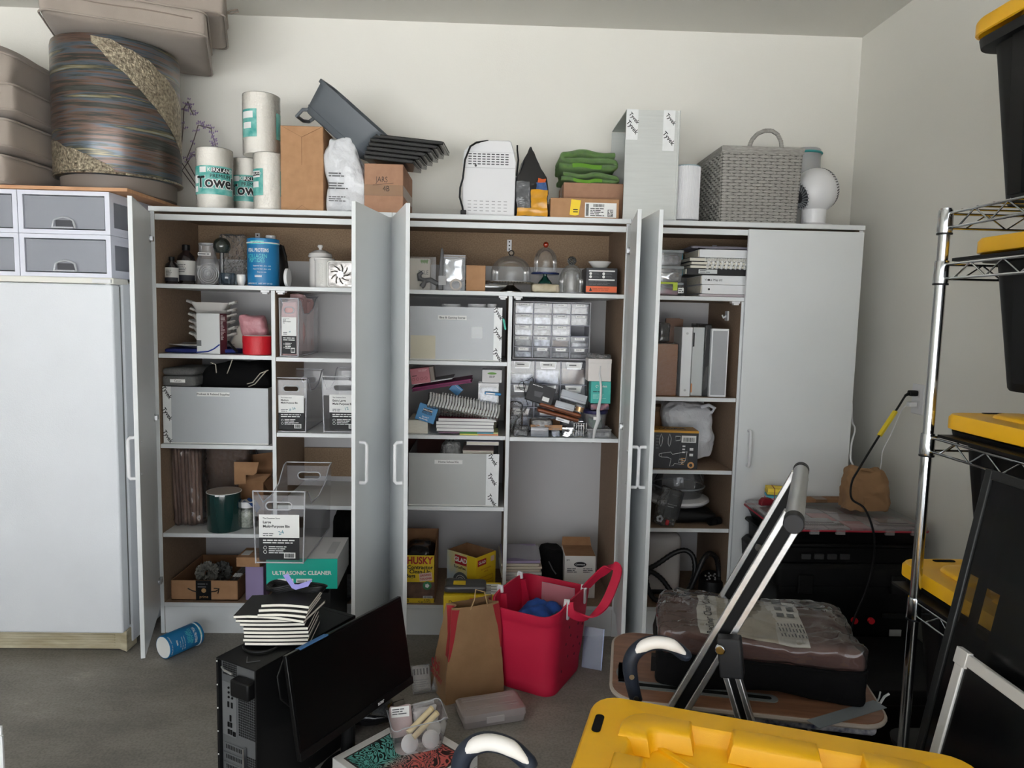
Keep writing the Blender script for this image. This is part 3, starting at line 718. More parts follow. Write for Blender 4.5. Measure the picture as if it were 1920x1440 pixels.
# woven basket
WV=mat('grey_wicker',(168,166,160),0.7,c2=(142,139,134),vs=60,stretch=(1,1,6))
WVD=mat('grey_wicker_dark',(104,102,98),0.8)
zb=ZT+0.0015
fl=P(1368,275,0.02);fr_=P(1502,283,0.02);h=(fl.z+fr_.z)/2-zb;w=P(1502,350,0.02).x-P(1352,350,0.02).x
t=thing('woven_basket','large grey woven basket with a hoop handle on the corner cabinet','basket',(P(1427,350,0.02).x,0.02,zb))
D=0.38
def side(u,v,face):  # basket wall point, tapering downwards
 k=0.95+0.05*v
 if face=='f':return Vector(((-w/2+w*u)*k,D/2*(1-k),h*v))
 if face=='b':return Vector(((w/2-w*u)*k,D-D/2*(1-k),h*v))
 if face=='l':return Vector((-w/2*k,D/2+(D/2-D*u)*k,h*v))
 return Vector((w/2*k,D/2+(-D/2+D*u)*k,h*v))
inner=G()
for f in 'flbr':inner.grid(lambda u,v:side(u,v,f),1,6)
inner.add([side(0,0,'f'),side(1,0,'f'),side(0,0,'b'),side(1,0,'b')],[(0,1,2,3)])
obj('liner',inner,WVD,t)
nrm={'f':Vector((0,-1,0)),'l':Vector((-1,0,0)),'r':Vector((1,0,0)),'b':Vector((0,1,0))}
for f,nc in(('f',13),('l',15),('r',15),('b',13)):
 rows=24;g=G();nv=nrm[f]
 for rw in range(rows):
  v0=(rw+0.08)/rows;v1=(rw+0.92)/rows;off=rw%2
  for c in range(-1,nc,2):
   a=max(0,(c+off)/nc);b=min(1,(c+off+2.0)/nc)
   if b-a<0.01:continue
   vs=[];ks=(0,0.12,0.35,0.65,0.88,1)
   for kk in ks:
    u=a+(b-a)*kk;o_=0.0055*math.sin(PI*kk)-0.0012
    vs+=[side(u,v0,f)+nv*(o_-0.001),side(u,(v0+v1)/2,f)+nv*(o_+0.002),side(u,v1,f)+nv*(o_-0.001)]
   g.add(vs,[(3*i+j,3*i+3+j,3*i+4+j,3*i+1+j)for i in range(len(ks)-1)for j in(0,1)])
 o=obj('weave',g,WV,t,smooth=60);o['kind']='stuff'
 g=G()
 for c in range(nc):
  for rw in range(rows):
   if(rw+c)%2:continue
   u=min(0.995,(c+0.5)/nc);g.bar(side(u,rw/rows,f)+nv*0.0035,side(u,(rw+1)/rows,f)+nv*0.0035,0.004,0.003,up=nv)
 o=obj('stakes',g,WV,t,smooth=0);o['kind']='stuff'
rim=[side(u,1,f)for f,us in(('f',(0,.25,.5,.75)),('r',(0,.25,.5,.75)),('b',(0,.25,.5,.75)),('l',(0,.25,.5,.75)))for u in us]
obj('rim',G().tube(rim,0.009,8,closed=True).tube([p-Vector((0,0,0.012))for p in rim],0.0075,8,closed=True),WV,t)
hx=[P(a,b,0.02)-t.location for a,b in((1404,277),(1410,262),(1420,251),(1434,245),(1447,245),(1458,252),(1464,264),(1466,280))]
hh=obj('hoop_handle',G().tube([Vector((p.x,0.0,p.z))for p in hx],0.0075,10),WV,t)
g=G()
for i in range(len(hx)-1):
 for k in range(4):
  p=Vector(hx[i]).lerp(Vector(hx[i+1]),k/4);q=Vector(hx[i]).lerp(Vector(hx[i+1]),(k+0.5)/4);g.cyl((p.x,0,p.z),(q.x,0,q.z),0.0088,n=10)
obj('wrapping',g,WV,hh)
# fan
fx=P(1528,360,0.12)
t=thing('desk_fan','white ball-shaped desk fan between the basket and the wall','fan',(fx.x,0.12,ZT+0.0015))
hz=fx.z-ZT-0.0015-0.008;rr=0.097
obj('foot',G().lathe([(0.085,0),(0.088,0.006),(0.08,0.012),(0.055,0.016)],36),WPLAS,t)
obj('pedestal',G().lathe([(0.055,0.014),(0.05,0.02),(0.052,hz-0.055),(0.066,hz-0.03)],36),WPLAS,t)
hd=obj('head',G().lathe([(rr*math.sin(a),-rr*math.cos(a))for a in[0.62+(2.35-0.62)*k/14 for k in range(15)]],44),WPLAS,t,loc=(0,0,hz+0.012),rot=(math.radians(70),0,math.radians(102)))
g=G();gb=G()
for k in range(44):
 a=2*PI*k/44
 g.tube([(q*math.cos(a+tw_),q*math.sin(a+tw_),z)for q,z,tw_ in((rr*0.72,rr*0.7,0),(rr*0.5,rr*0.82,0.2),(rr*0.2,rr*0.9,0.45))],0.002,5)
 b0=2.02;gb.bar((rr*1.003*math.sin(b0)*math.cos(a),rr*1.003*math.sin(b0)*math.sin(a),-rr*1.003*math.cos(b0)),(rr*1.003*math.sin(b0+0.2)*math.cos(a),rr*1.003*math.sin(b0+0.2)*math.sin(a),-rr*1.003*math.cos(b0+0.2)),0.004,0.003)
obj('grille',g,WPLAS,hd);obj('side_slots',gb,mat('slot_dark',(70,70,72),0.6),hd)
obj('grille_hub',G().lathe([(0.022,rr*0.89),(0.02,rr*0.92)],20),WPLAS,hd)
g=G();g.lathe([(rr*0.6,-rr*0.8),(rr*0.3,-rr*0.88),(0.001,-rr*0.9)],32)
bk=obj('intake_grille',g,mat('intake_dark',(60,62,66),0.6),hd)
gi=G()
for k in range(22):
 a=2*PI*k/22;gi.tube([(rr*0.6*math.cos(a),rr*0.6*math.sin(a),-rr*0.81),(rr*0.3*math.cos(a+.25),rr*0.3*math.sin(a+.25),-rr*0.9)],0.0025,5)
obj('intake_vanes',gi,mat('purifier_grey',(130,133,138),0.5),bk)
xc,w,h=fit(1486,1541,278,0.33,ZT)
t=thing('glass_canister','large glass canister with a teal rim behind the ball fan','jar',(xc,0.37,ZT+0.0015));r_=w/2
obj('glass',G().shell([(r_*0.9,0.002),(r_,0.02),(r_,h*0.6),(r_*0.96,h*0.9),(r_,h*0.94),(r_*0.95,h*0.99)],36),FROST,t)
obj('base',G().lathe([(r_*0.9,0),(r_*0.92,0.006)],36),FROST,t)
obj('lid',G().lathe([(r_*0.97,h*0.955),(r_*0.97,h*0.985),(r_*0.9,h),(r_*0.2,h)],36),FROST,t)
obj('teal_seal',G().tube([(r_*math.cos(2*PI*k/40),r_*math.sin(2*PI*k/40),h*0.95)for k in range(40)],0.006,6,closed=True),mat('teal_rubber',(40,140,138),0.5),t)
# ================================================================== makers used inside the cabinets
def place(name,label,cat,x0,x1,yt,Y,zb,rz=0,group=None):
 xc,w,h=fit(x0,x1,yt,Y,zb);return thing(name,label,cat,(xc,Y,zb+0.001),rz,group),w,h
def can(label,loc,r,h,rot,mt,cat='canister'):
 t=thing('supplement_can',label,cat,loc,rot=rot,group='blue collagen cans')
 obj('can_body',G().lathe([(r*0.96,0),(r,0.003),(r,h*0.9),(r*0.985,h*0.905)],36),mt,t)
 return t
def corrbin(label,x0,x1,yt,Y,zb,depth,text,tape,tw=0.035,body=None,lx=0.5,ly=0.88):
 """open corrugated-plastic bin with a paper strip and wrap tape on its front edges"""
 t,w,h=place('corrugated_bin',label,'bin',x0,x1,yt,Y,zb,group='corrugated bins on the shelves');m_=body or CORRB
 for nm,g in(('front_wall',G().box(-w/2,w/2,0,0.004,0,h)),('back_wall',G().box(-w/2,w/2,depth-0.004,depth,0,h)),('side_wall',G().box(-w/2,-w/2+0.004,0.004,depth-0.004,0,h)),('side_wall',G().box(w/2-0.004,w/2,0.004,depth-0.004,0,h)),('floor_wall',G().box(-w/2,w/2,0.004,depth-0.004,0,0.004))):
  obj(nm,g,m_,t,smooth=0)
 obj('bottom_fold',G().tube([(-w/2,0.001,0.003),(w/2,0.001,0.003)],0.003,8),mat('fold_white',(222,222,218),0.5),t)
 s=plate(t,'paper_strip',w*(lx-0.5)-w*0.155,w*(lx-0.5)+w*0.155,h*ly-0.009,h*ly+0.009,-0.0002,PAPER)
 T(s,text,0.0125,(w*(lx-0.5),-0.0015,h*ly),INK,bold=0.01)
 for side in tape:
  a=-w/2 if side=='l' else w/2-tw
  tp=plate(t,'wrap_tape',a,a+tw,0.004,h+0.001,-0.0003,TAPEW)
  for k,zz in enumerate((0.12,0.52,0.9)):
   T(tp,'Tyvek',0.024,(a+tw/2,-0.0018,h*zz),INK,rot=(PI/2,math.radians(58),0),bold=0.02)
 return t,w,h
CORRB=clear('corrugated_sheet',(196,200,204),0.86,0.4,0.25)
def mpbin(label,x0,x1,yt,Y,zb,depth,txt,pen,lw=0.8,lx=0.0,both=True):
 """clear bin with slanted sides, slot handles front and back and a card label"""
 t,w,h=place('clear_bin',label,'bin',x0,x1,yt,Y,zb,group='clear multi-purpose bins');tk=0.92;hb=h*1.06
 def wall(y,hh,nm):
  # front or back sheet with a slot
  g=G();zc=hh*0.80;sl=rrect(w*0.50,hh*0.105,hh*0.05,5,0,zc);out=[]
  W0,W1=w/2*tk,w/2
  n=len(sl)
  for p in sl:
   dx,dz=p[0],p[1]-zc
   s=min([(W1*0.985)/abs(dx)if abs(dx)>1e-6 else 1e9,((hh-zc)/dz if dz>1e-6 else 1e9),(zc/-dz if dz<-1e-6 else 1e9)])
   z=zc+dz*s;wx=W0+(W1-W0)*z/hh;x=max(-wx,min(wx,dx*s));out.append((x,z))
  cs=[]
  vs=[(p[0],y,p[1])for p in sl]+[(p[0],y,p[1])for p in out]
  g.add(vs,[(i,(i+1)%n,n+(i+1)%n,n+i)for i in range(n)])
  # close the corners that the radial strips cut off
  cor=[(-W0,0),(W0,0),(W1,hh),(-W1,hh)]
  for c in cor:
   near=sorted(out,key=lambda p:(p[0]-c[0])**2+(p[1]-c[1])**2)[:2]
   g.add([(c[0],y,c[1]),(near[0][0],y,near[0][1]),(near[1][0],y,near[1][1])],[(0,1,2)])
  o=obj(nm,g,BINP,t,smooth=0)
  obj('slot_rim',G().tube([(p[0],y,p[1])for p in sl],0.0028,6,closed=True),BINR,o)
  return o
 f=wall(0,h,'front_wall');wall(depth,hb,'back_wall')
 for s in(-1,1):
  g=G();pts=[(0,0),(depth,0),(depth,hb),(depth*0.9,hb*0.98),(depth*0.72,hb*0.78),(depth*0.5,hb*0.70),(depth*0.25,h*0.74),(depth*0.1,h*0.96),(0,h)]
  def sx(z):return s*(w/2*tk+(w/2-w/2*tk)*z/h)
  g.add([(sx(z),y,z)for y,z in pts],[tuple(range(len(pts)))])
  so=obj('side_wall',g,BINP,t,smooth=0)
  obj('side_rim',G().tube([(sx(z),y,z)for y,z in pts[2:]],0.0026,6),BINR,so)
 obj('floor_wall',G().add([(-w/2*tk,0,0.001),(w/2*tk,0,0.001),(w/2*tk,depth,0.001),(-w/2*tk,depth,0.001)],[(0,1,2,3)]),BINP,t,smooth=0)
 for a_,b_ in(((-w/2,0,h),(w/2,0,h)),((-w/2,depth,hb),(w/2,depth,hb)),((-w/2*tk,0,0.003),(w/2*tk,0,0.003)),((-w/2*tk,0,0),(-w/2,0,h)),((w/2*tk,0,0),(w/2,0,h)),((w/2*tk,0,0.003),(w/2*tk,depth,0.003))):
  obj('edge_rim',G().tube([a_,b_],0.0027,6),BINR,t)
 a,b=lx-w*lw/2,lx+w*lw/2;z1,z0,zm=h*0.68,h*0.05,h*0.36;q=b-a
 cd=plate(t,'card_label',a,b,zm,z1,-0.001,PAPER);lo=plate(cd,'black_panel',a,b,z0,zm,-0.001,INK)
 fs=q*0.092
 T(cd,'The Container Store',fs*0.55,(a+q*0.1,-0.0025,z1-fs*1.0),INK,align='LEFT',bold=0.01)
 for i,s_ in enumerate(txt):T(cd,s_,fs,(a+q*0.1,-0.0025,z1-fs*(2.1+1.15*i)),INK,align='LEFT',bold=0.02)
 T(cd,pen,fs*1.5,(a+q*0.55,-0.0025,zm+(z1-zm)*0.22),INKT,rot=(PI/2,-0.3,0))
 lines(cd,a+q*0.1,a+q*0.4,zm+(z1-zm)*0.05,zm+(z1-zm)*0.22,2,-0.0022,INKG,3)
 lines(lo,a+q*0.1,b-q*0.1,zm-(zm-z0)*0.28,zm-(zm-z0)*0.06,2,-0.0022,INKW,4,ragged=0.1)
 lines(lo,a+q*0.24,b-q*0.2,zm-(zm-z0)*0.72,zm-(zm-z0)*0.36,4,-0.0022,INKW,5)
 for k in(0.45,0.64):obj('round_icon',G().tube([(a+q*0.15+q*0.04*math.cos(i),-0.0022,zm-(zm-z0)*k+q*0.04*math.sin(i))for i in[2*PI*j/16 for j in range(16)]],q*0.006,4,closed=True),INKW,lo)
 bp=plate(lo,'barcode_panel',b-q*0.38,b-q*0.1,z0+(zm-z0)*0.08,z0+(zm-z0)*0.34,-0.0022,PAPER)
 barcode(bp,b-q*0.35,b-q*0.13,z0+(zm-z0)*0.12,z0+(zm-z0)*0.30,-0.0034,INK,7)
 return t,w,h
BINP=clear('bin_plastic',(222,222,230),0.20,0.1,0.55)
BINR=clear('bin_plastic_edge',(232,232,238),0.55,0.1,0.8)
def bottle(label,x0,x1,yt,Y,zb,mt,cap,lab):
 t,w,h=place('glass_bottle',label,'bottle',x0,x1,yt,Y,zb,group='dark dropper bottles');r=w/2;t.location.y+=r
 obj('bottle_glass',G().lathe([(r*0.9,0),(r,0.006),(r,h*0.62),(r*0.9,h*0.72),(r*0.42,h*0.82),(r*0.36,h*0.88)],28),mt,t)
 obj('cap',G().lathe([(r*0.44,h*0.86),(r*0.44,h*0.99),(r*0.4,h)],20),cap,t)
 lb=obj('paper_label',cpatch(r,-PI*1.05,PI*0.05,h*0.10,h*0.60),mat('grey_label',(206,204,200),0.6),t)
 obj('label_art',cpatch(r,-PI*0.95,-PI*0.05,h*0.10,h*0.24,off=0.0014),mat('label_dark',(40,42,50),0.6),lb)
 lines(lb,-r*0.5,r*0.4,h*0.30,h*0.52,5,-r*1.03,INKG,3)
 return t
def dome_lathe(r,h,n=10):return[(r,0)]+[(r,h*0.35)]+[(r*math.cos(a),h*0.35+(h*0.65)*math.sin(a))for a in[PI/2*k/n for k in range(1,n)]]+[(0.004,h)]
# ================================================================== cabinet beside the freezer: full-width shelf
DARKB=mat('dark_bottle_glass',(38,30,30),0.15,coat=0.5)
bottle('small dark bottle with a pale label, the shorter of two',305,329,481,0.05,S1,DARKB,BLACKP,0)
bottle('tall dark bottle with a pale label, the taller of two',326,359,458,0.10,S1,DARKB,BLACKP,0)
t,w,h=place('clear_carafe','clear plastic carafe with a printed strip beside the dark bottles','jar',360,402,455,0.10,S1);r=w/2;t.location.y+=r
obj('carafe_wall',G().shell([(r*0.9,0.003),(r,0.01),(r,h*0.55),(r*0.75,h*0.72),(r*0.72,h)],32),CLEARP,t)
obj('carafe_base',G().lathe([(r*0.9,0),(r*0.9,0.004)],32),CLEARP,t)
obj('lid',G().lathe([(r*0.74,h*0.96),(r*0.74,h*1.0),(r*0.6,h*1.01)],28),FROST,t)
lb=plate(t,'paper_strip',-r*0.55,r*0.6,h*0.70,h*0.77,-r*0.78,PAPER);lines(lb,-r*0.5,r*0.5,h*0.71,h*0.76,1,-r*0.79-0.001,INK,1,ragged=0)
t,w,h=place('ribbed_glass_disc','clear ribbed glass disc leaning in front of the carafe','glass',371,410,494,0.035,S1)
g=G();gg=G()
for k in range(1,6):
 rr=w/2*k/5;g.tube([(rr*math.cos(2*PI*j/36),0,h/2+rr*0.98*h/w*math.sin(2*PI*j/36))for j in range(36)],0.0014,6,closed=True)
gg.add([(w/2*math.cos(2*PI*j/36),0.001,h/2+h/2*math.sin(2*PI*j/36))for j in range(36)],[tuple(range(36))])
obj('disc',gg,GLASS,t,smooth=0);obj('ribs',g,FROST,t)
t,w,h=place('candle_stand','clear stemmed candle stand topped by a dark glass ball','candle holder',397,429,445,0.09,S1);r=w/2;t.location.y+=0.02
obj('stem',G().lathe([(0.028,0),(0.03,0.004),(0.010,0.016),(0.008,h*0.35),(0.009,h*0.7)],24),GLASS,t)
obj('glass_ball',G().lathe([(r*0.35,h*0.68)]+[(r*math.cos(a),h-r+r*math.sin(a))for a in[-0.9+2.4*k/12 for k in range(13)]]+[(0.002,h)],32),clear('smoked_green_glass',(60,70,64),0.55,0.03,1.0),t)
t,w,h=place('votive_bowl','small smoky blue glass votive bowl','bowl',405,437,512,0.02,S1);r=w/2;t.location.y+=r
obj('bowl',G().shell([(r*0.55,0.001),(r*0.9,h*0.3),(r,h*0.7),(r*0.9,h),(r*0.82,h*0.97),(r*0.85,h*0.5),(r*0.4,0.01),(0.001,0.008)],28),clear('smoky_blue_glass',(52,66,78),0.8,0.05,1.0),t)
g=G()
for k in range(6):a=2*PI*k/6;g.bar((r*0.98*math.cos(a),r*0.98*math.sin(a),h*0.1),(r*1.02*math.cos(a),r*1.02*math.sin(a),h*0.85),0.005,0.004)
obj('facets',g,clear('smoky_blue_glass',(52,66,78),0.8,0.05,1.0),t)
t,w,h=place('plastic_sleeve','clear cellophane sleeve standing behind the blue can','bag',414,462,440,0.20,S1)
obj('film',G().rbox(w/2,0.025,h/2,0.01,12,c=(0,0,h/2),fn=crumple(0.006,12,5,0.003)),BAGCLR,t,smooth=180)
t,w,h=place('ring_dish','tiny white ceramic dish next to the blue can','dish',441,458,515,0.04,S1);r=w/2;t.location.y+=r
obj('dish',G().lathe([(r*0.6,0),(r,h*0.5),(r*0.95,h),(r*0.7,h*0.7),(0.001,h*0.5)],24),CERAM,t)
CANB=mat('can_blue',(28,118,172),0.4);CANT=mat('can_teal',(96,206,208),0.4)
def vital(label,loc,r,h,rot,back=False):
 t=can(label,loc,r,h,rot,CANB)
 obj('top_band',cpatch(r,0,2*PI,h*0.88,h*0.90,n=36),CANT,t)
 b=obj('teal_panel',cpatch(r,-PI/2-0.55,-PI/2+0.35,h*0.87,h*0.94,off=0.001),CANT,t)
 TB(t,'NEUTRAL',r*0.13,-PI/2-0.1,h*0.90,r+0.002,INK)
 TB(t,'VITAL PROTEINS',r*0.34,-PI/2-0.08,h*0.74,r+0.001,INKW,bold=0.01,sx=0.58)
 TB(t,'COLLAGEN',r*0.36,-PI/2-0.15,h*0.62,r+0.001,CANT,sx=0.75);TB(t,'PEPTIDES',r*0.36,-PI/2-0.15,h*0.53,r+0.001,CANT,sx=0.75)
 for k in range(3):TB(t,'Supports hair, skin, nails' if k<2 else 'Easy to mix',r*0.12,-PI/2+0.2,h*(0.42-0.065*k),r+0.001,INKW)
 pl_=obj('flavour_plate',cpatch(r,-PI/2-0.25,-PI/2+0.2,h*0.185,h*0.225,off=0.001),INKW,t)
 TB(pl_,'UNFLAVORED',r*0.09,-PI/2-0.02,h*0.205,r+0.002,CANB)
 TB(t,'SUPPLEMENT   NET WT 24 OZ',r*0.13,-PI/2,h*0.05,r+0.001,INKW)
 obj('rim',G().tube([(r*math.cos(2*PI*j/36),r*math.sin(2*PI*j/36),h*0.905)for j in range(36)],0.003,6,closed=True),WPLAS,t)
 obj('lid',G().lathe([(r*1.01,h*0.91),(r*1.015,h*0.99),(r*0.97,h),(r*0.5,h*0.995)],36),CANB,t)
 return t
xc,w,h=fit(455,514,446,0.03,S1)
vital('blue collagen can standing on the shelf with large white lettering',(xc,0.03+w/2,S1+0.001),w/2,h,(0,0,0.0))
t,w,h=place('black_jug','black plastic jug with a white cap behind the blue can','jug',487,532,440,0.12,S1)
obj('jug_body',G().rbox(w/2*0.98,0.05,h*0.42,0.03,12,c=(0,0.05,h*0.42),fn=lambda v:Vector((v.x*(1-0.35*max(0,v.z/(h*0.42))**2)-0.02*max(0,v.z/h),v.y,v.z))),BLACKP,t,smooth=180)
obj('neck',G().lathe([(0.02,h*0.78),(0.018,h*0.93)],20,c=(-w*0.18,0.05,0)),BLACKP,t)
obj('grip',G().tube([(w*0.05,0.05,h*0.82),(w*0.3,0.05,h*0.78),(w*0.4,0.05,h*0.6),(w*0.38,0.05,h*0.45)],0.010,8),BLACKP,t)
obj('cap',G().lathe([(0.021,h*0.92),(0.021,h*0.99),(0.019,h)],24,c=(-w*0.18,0.05,0)),WPLAS,t)
t,w,h=place('kitchen_timer','small round white timer on edge right of the black jug','timer',530,541,503,0.06,S1)
obj('case',G().cyl((-0.006,0.03,h/2),(0.006,0.03,h/2),h/2,n=28),WPLAS,t);obj('dial',G().cyl((-0.009,0.03,h/2),(-0.0062,0.03,h/2),h*0.4,n=28),mat('dial_grey',(150,150,150),0.4),t)
t,w,h=place('ginger_jar','white ceramic canister with a knobbed domed lid','jar',573,618,457,0.12,S1);r=w/2;t.location.y+=r
obj('jar_body',G().lathe([(r*0.88,0),(r*0.92,0.006),(r*0.92,h*0.66),(r*0.8,h*0.7)],32),CERAM,t)
obj('lid',G().lathe([(r*0.95,h*0.70),(r,h*0.73),(r*0.93,h*0.79),(r*0.5,h*0.86),(r*0.14,h*0.88),(r*0.12,h*0.91),(r*0.24,h*0.95),(r*0.2,h*0.99),(0.001,h)],32),CERAM,t)
t,w,h=place('embossed_canister','white ceramic canister with an embossed lattice band','canister',585,623,484,0.03,S1);r=w/2;t.location.y+=r
obj('canister_body',G().lathe([(r*0.92,0),(r*0.95,0.004),(r*0.95,h*0.92),(r*1.02,h*0.95),(r*1.0,h),(r*0.85,h*0.99),(r*0.85,h*0.7)],32),CERAM,t)
g=G()
for k in range(9):
 for s in(-1,1):
  z=h*(0.1+0.08*k);a=-PI/2-0.15;rr=r*0.955
  g.tube([(rr*math.cos(a+s*0.22*q),rr*math.sin(a+s*0.22*q),z+h*0.08*q)for q in(0,0.5,1)],0.0014,5)
  g.tube([(rr*math.cos(a+s*0.22*(1-q)),rr*math.sin(a+s*0.22*(1-q)),z+h*0.08*q)for q in(0,0.5,1)],0.0014,5)
obj('emboss',g,CERAM,t)
t,w,h=place('mirrored_tin','square silver pan on edge with a swirled round centre','pan',613,663,490,0.02,S1)
SILV=mat('silver_mirror',(150,146,142),0.28,1.0,var=0.35,vs=30,bump=0.4,bs=25)
obj('pan',G().prism(rrect(w,h,0.012,4,0,h/2),0.004,0.03,'xz'),SILV,t,bevel=0.003)
obj('rim',G().tube([(p[0],0.004,p[1])for p in rrect(w*0.96,h*0.96,0.012,4,0,h/2)],0.004,8,closed=True),CERAM,t)
g=G()
for k in range(9):
 a0=2*PI*k/9;g.tube([(w*q*math.cos(a0+q*2.2),0.003,h/2+w*q*math.sin(a0+q*2.2))for q in(0.08,0.16,0.24,0.31,0.37)],0.003,6)
obj('swirl',g,SILV,t);obj('boss',G().cyl((0,-0.002,h/2),(0,0.006,h/2),0.014,n=20),CHROME,t)
# ---- upper left compartment: dishes, cloth, software box, red tin
ZL=1.212
BLUEC=mat('royal_blue_cloth',(32,44,112),0.95,bump=0.3,bs=300)
t,w,h=place('blue_cloth','folded royal blue cloth under the white dishes','cloth',306,440,655,0.05,ZL)
obj('cloth',G().rbox(w/2,0.13,0.009,0.008,14,c=(0,0.14,0.010),fn=crumple(0.004,14,3)),BLUEC,t,smooth=180)
z=ZL+0.021
t=thing('dinner_plate','white plate at the bottom of the dish pile','plate',(fit(320,452,645,0.17,z)[0]-0.02,0.18,z))
obj('plate',G().lathe([(0.06,0),(0.075,0.002),(0.135,0.014),(0.137,0.017),(0.07,0.006),(0.001,0.005)],40),CERAM,t)
z+=0.018
DX=P(398,610,0.16).x
for k,(hh,sc,yw)in enumerate(((0.040,0.93,0.0),(0.040,0.95,0.03),(0.036,0.90,-0.04),(0.040,0.93,0.05),(0.034,0.9,0.02),(0.042,1.0,0.12))):
 lab=('lowest','second lowest','third lowest','third highest','second highest','top')[k]
 t=thing('handled_dish','white square dish with loop handles, %s in the pile'%lab,'dish',(DX+0.004*math.sin(k*2),0.17,z),yw,group='white handled dishes')
 W_=0.155*sc;n=len(rrect(1,1,0.2))
 rg=[[(p[0]*(1 if a!='c' else 1),p[1],zz)for p in rrect(W_*q,W_*q*0.8,0.02*q,4)]for q,zz,a in((0.66,0,''),(0.72,0.002,''),(0.98,hh*0.9,''),(1.02,hh,''),(0.96,hh*0.95,''),(0.64,0.006,''))]
 g=G().loft(rg,cap=False);g.add(rg[0],[tuple(range(len(rg[0])))]);g.add(rg[-1],[tuple(range(len(rg[-1])))])
 obj('dish_bowl',g,CERAM,t)
 for s in(-1,1):obj('loop_handle',G().tube([(s*W_*0.48,-0.03,hh*0.9),(s*(W_*0.5+0.02),-0.024,hh+0.004),(s*(W_*0.5+0.026),0,hh+0.008),(s*(W_*0.5+0.02),0.024,hh+0.004),(s*W_*0.48,0.03,hh*0.9)],0.005,8),CERAM,t)
 z+=hh*0.72 if k<5 else 0
t,w,h=place('software_box','white cardboard box with a blue swoosh and dark red spine','box',366,414,588,0.035,ZL,rz=math.radians(-12))
obj('box_front',G().box(-w/2,w/2,0,0.004,0,h),mat('pale_box_card',(222,224,224),0.4),t,bevel=0.001)
obj('box_body',G().box(-w/2,w/2,0.004,0.055,0,h),mat('maroon_card',(92,40,48),0.5),t,bevel=0.001)
obj('swoosh',G().tube([(-w/2,-0.0006,h*0.03),(0,-0.0006,h*0.06),(w*0.25,-0.0006,h*0.13),(w/2,-0.0006,h*0.24)],0.003,5),mat('swoosh_blue',(40,66,150),0.5),t)
obj('grey_tab',G().box(-w/2,-w*0.3,-0.0008,0,h*0.19,h*0.33),mat('tab_grey',(120,122,124),0.5),t)
g=G();r=rnd(4)
for k in range(20):
 zz=h*(0.35+0.031*k);g.box(w/2,w/2+0.0005,0.01,0.02+0.026*r.random(),zz,zz+h*0.014)
obj('spine_print',g,INKW,t,smooth=0)
PINKB=clear('pink_film',(214,150,158),0.85,0.3,0.4,bump=0.5,bs=30)
t,w,h=place('paper_sleeves','cream paper sleeves leaning behind the red tin','paper',428,478,590,0.2,ZL)
for k in range(4):obj('sleeve',G().box(-w/2,w/2,0,0.002,0,h*0.9),mat('cream_paper',(206,200,188),0.8),t,loc=(0.006*k,0.012*k,0.001),rot=(0,math.radians(24+3*k),0.1*k))
t,w,h=place('pink_bag','crumpled pink printed bag above the red tin','bag',456,503,592,0.16,ZL)
obj('bag_film',G().rbox(w/2,0.03,h/2,0.02,16,c=(0,0,h/2),fn=lambda v:crumple(0.012,16,8,0.005)(Vector((v.x+0.3*-v.z*0.6,v.y,max(v.z,-h/2+0.006))))),PINKB,t,smooth=180)
t,w,h=place('red_tin','round red tin with a raised lid band','tin',446,504,631,0.02,ZL);r=w/2;t.location.y+=r
REDT=mat('red_lacquer',(206,30,44),0.4,bump=0.15,bs=300)
obj('tin_body',G().lathe([(r*0.97,0),(r*0.98,0.003),(r*0.98,h*0.7)],40),REDT,t)
obj('tin_lid',G().lathe([(r,h*0.62),(r,h*0.97),(r*0.985,h),(r*0.9,h)],40),REDT,t)
obj('paper_disc',G().lathe([(r*0.9,h),(r*0.9,h+0.001)],40),PAPER,t)
one('marker_pen',G().cyl(P(436,650,0.03),P(444,659,0.02),0.006,n=12).cyl(P(428,640,0.04),P(436,650,0.03),0.0045,n=12),BLACKP,'black marker pen lying in front of the red tin','pen')
# ---- upper right compartment: small bin stuffed with pink bags
ZR=1.207
t,w,h=mpbin('small clear bin stuffed with pink bags, alone on its shelf',524,560,560,0.03,ZR,0.34,('Small','Multi-Purpose','Bin'),'48',lw=0.76)
bx,by=t.location.x,t.location.y
for k in range(5):
 q=thing('pink_pouch','pink paper pouch in the small clear bin, %s from its front'%('first','second','third','fourth','fifth')[k],'pouch',(bx+(0.003 if k%2 else-0.003),by+0.035+0.062*k,ZR+0.004),0.0,group='pink pouches in the small bin')
 hh=h*(0.93+0.12*(k%3)/2+0.03*(k>1))
 obj('pouch',G().rbox(w*0.42,0.025,hh/2,0.012,12,c=(0,0,hh/2),fn=lambda v,k=k:crumple(0.006,18,k+3,0.002)(v)),mat('dusty_pink_paper',(206,168,166),0.6,bump=0.4,bs=40),q,smooth=180)
 obj('folded_edge',G().tube([(-w*0.4,-0.01,hh*0.98),(0,-0.012,hh*1.0),(w*0.4,-0.01,hh*0.97)],0.003,6),mat('pouch_edge',(222,206,204),0.6),q)
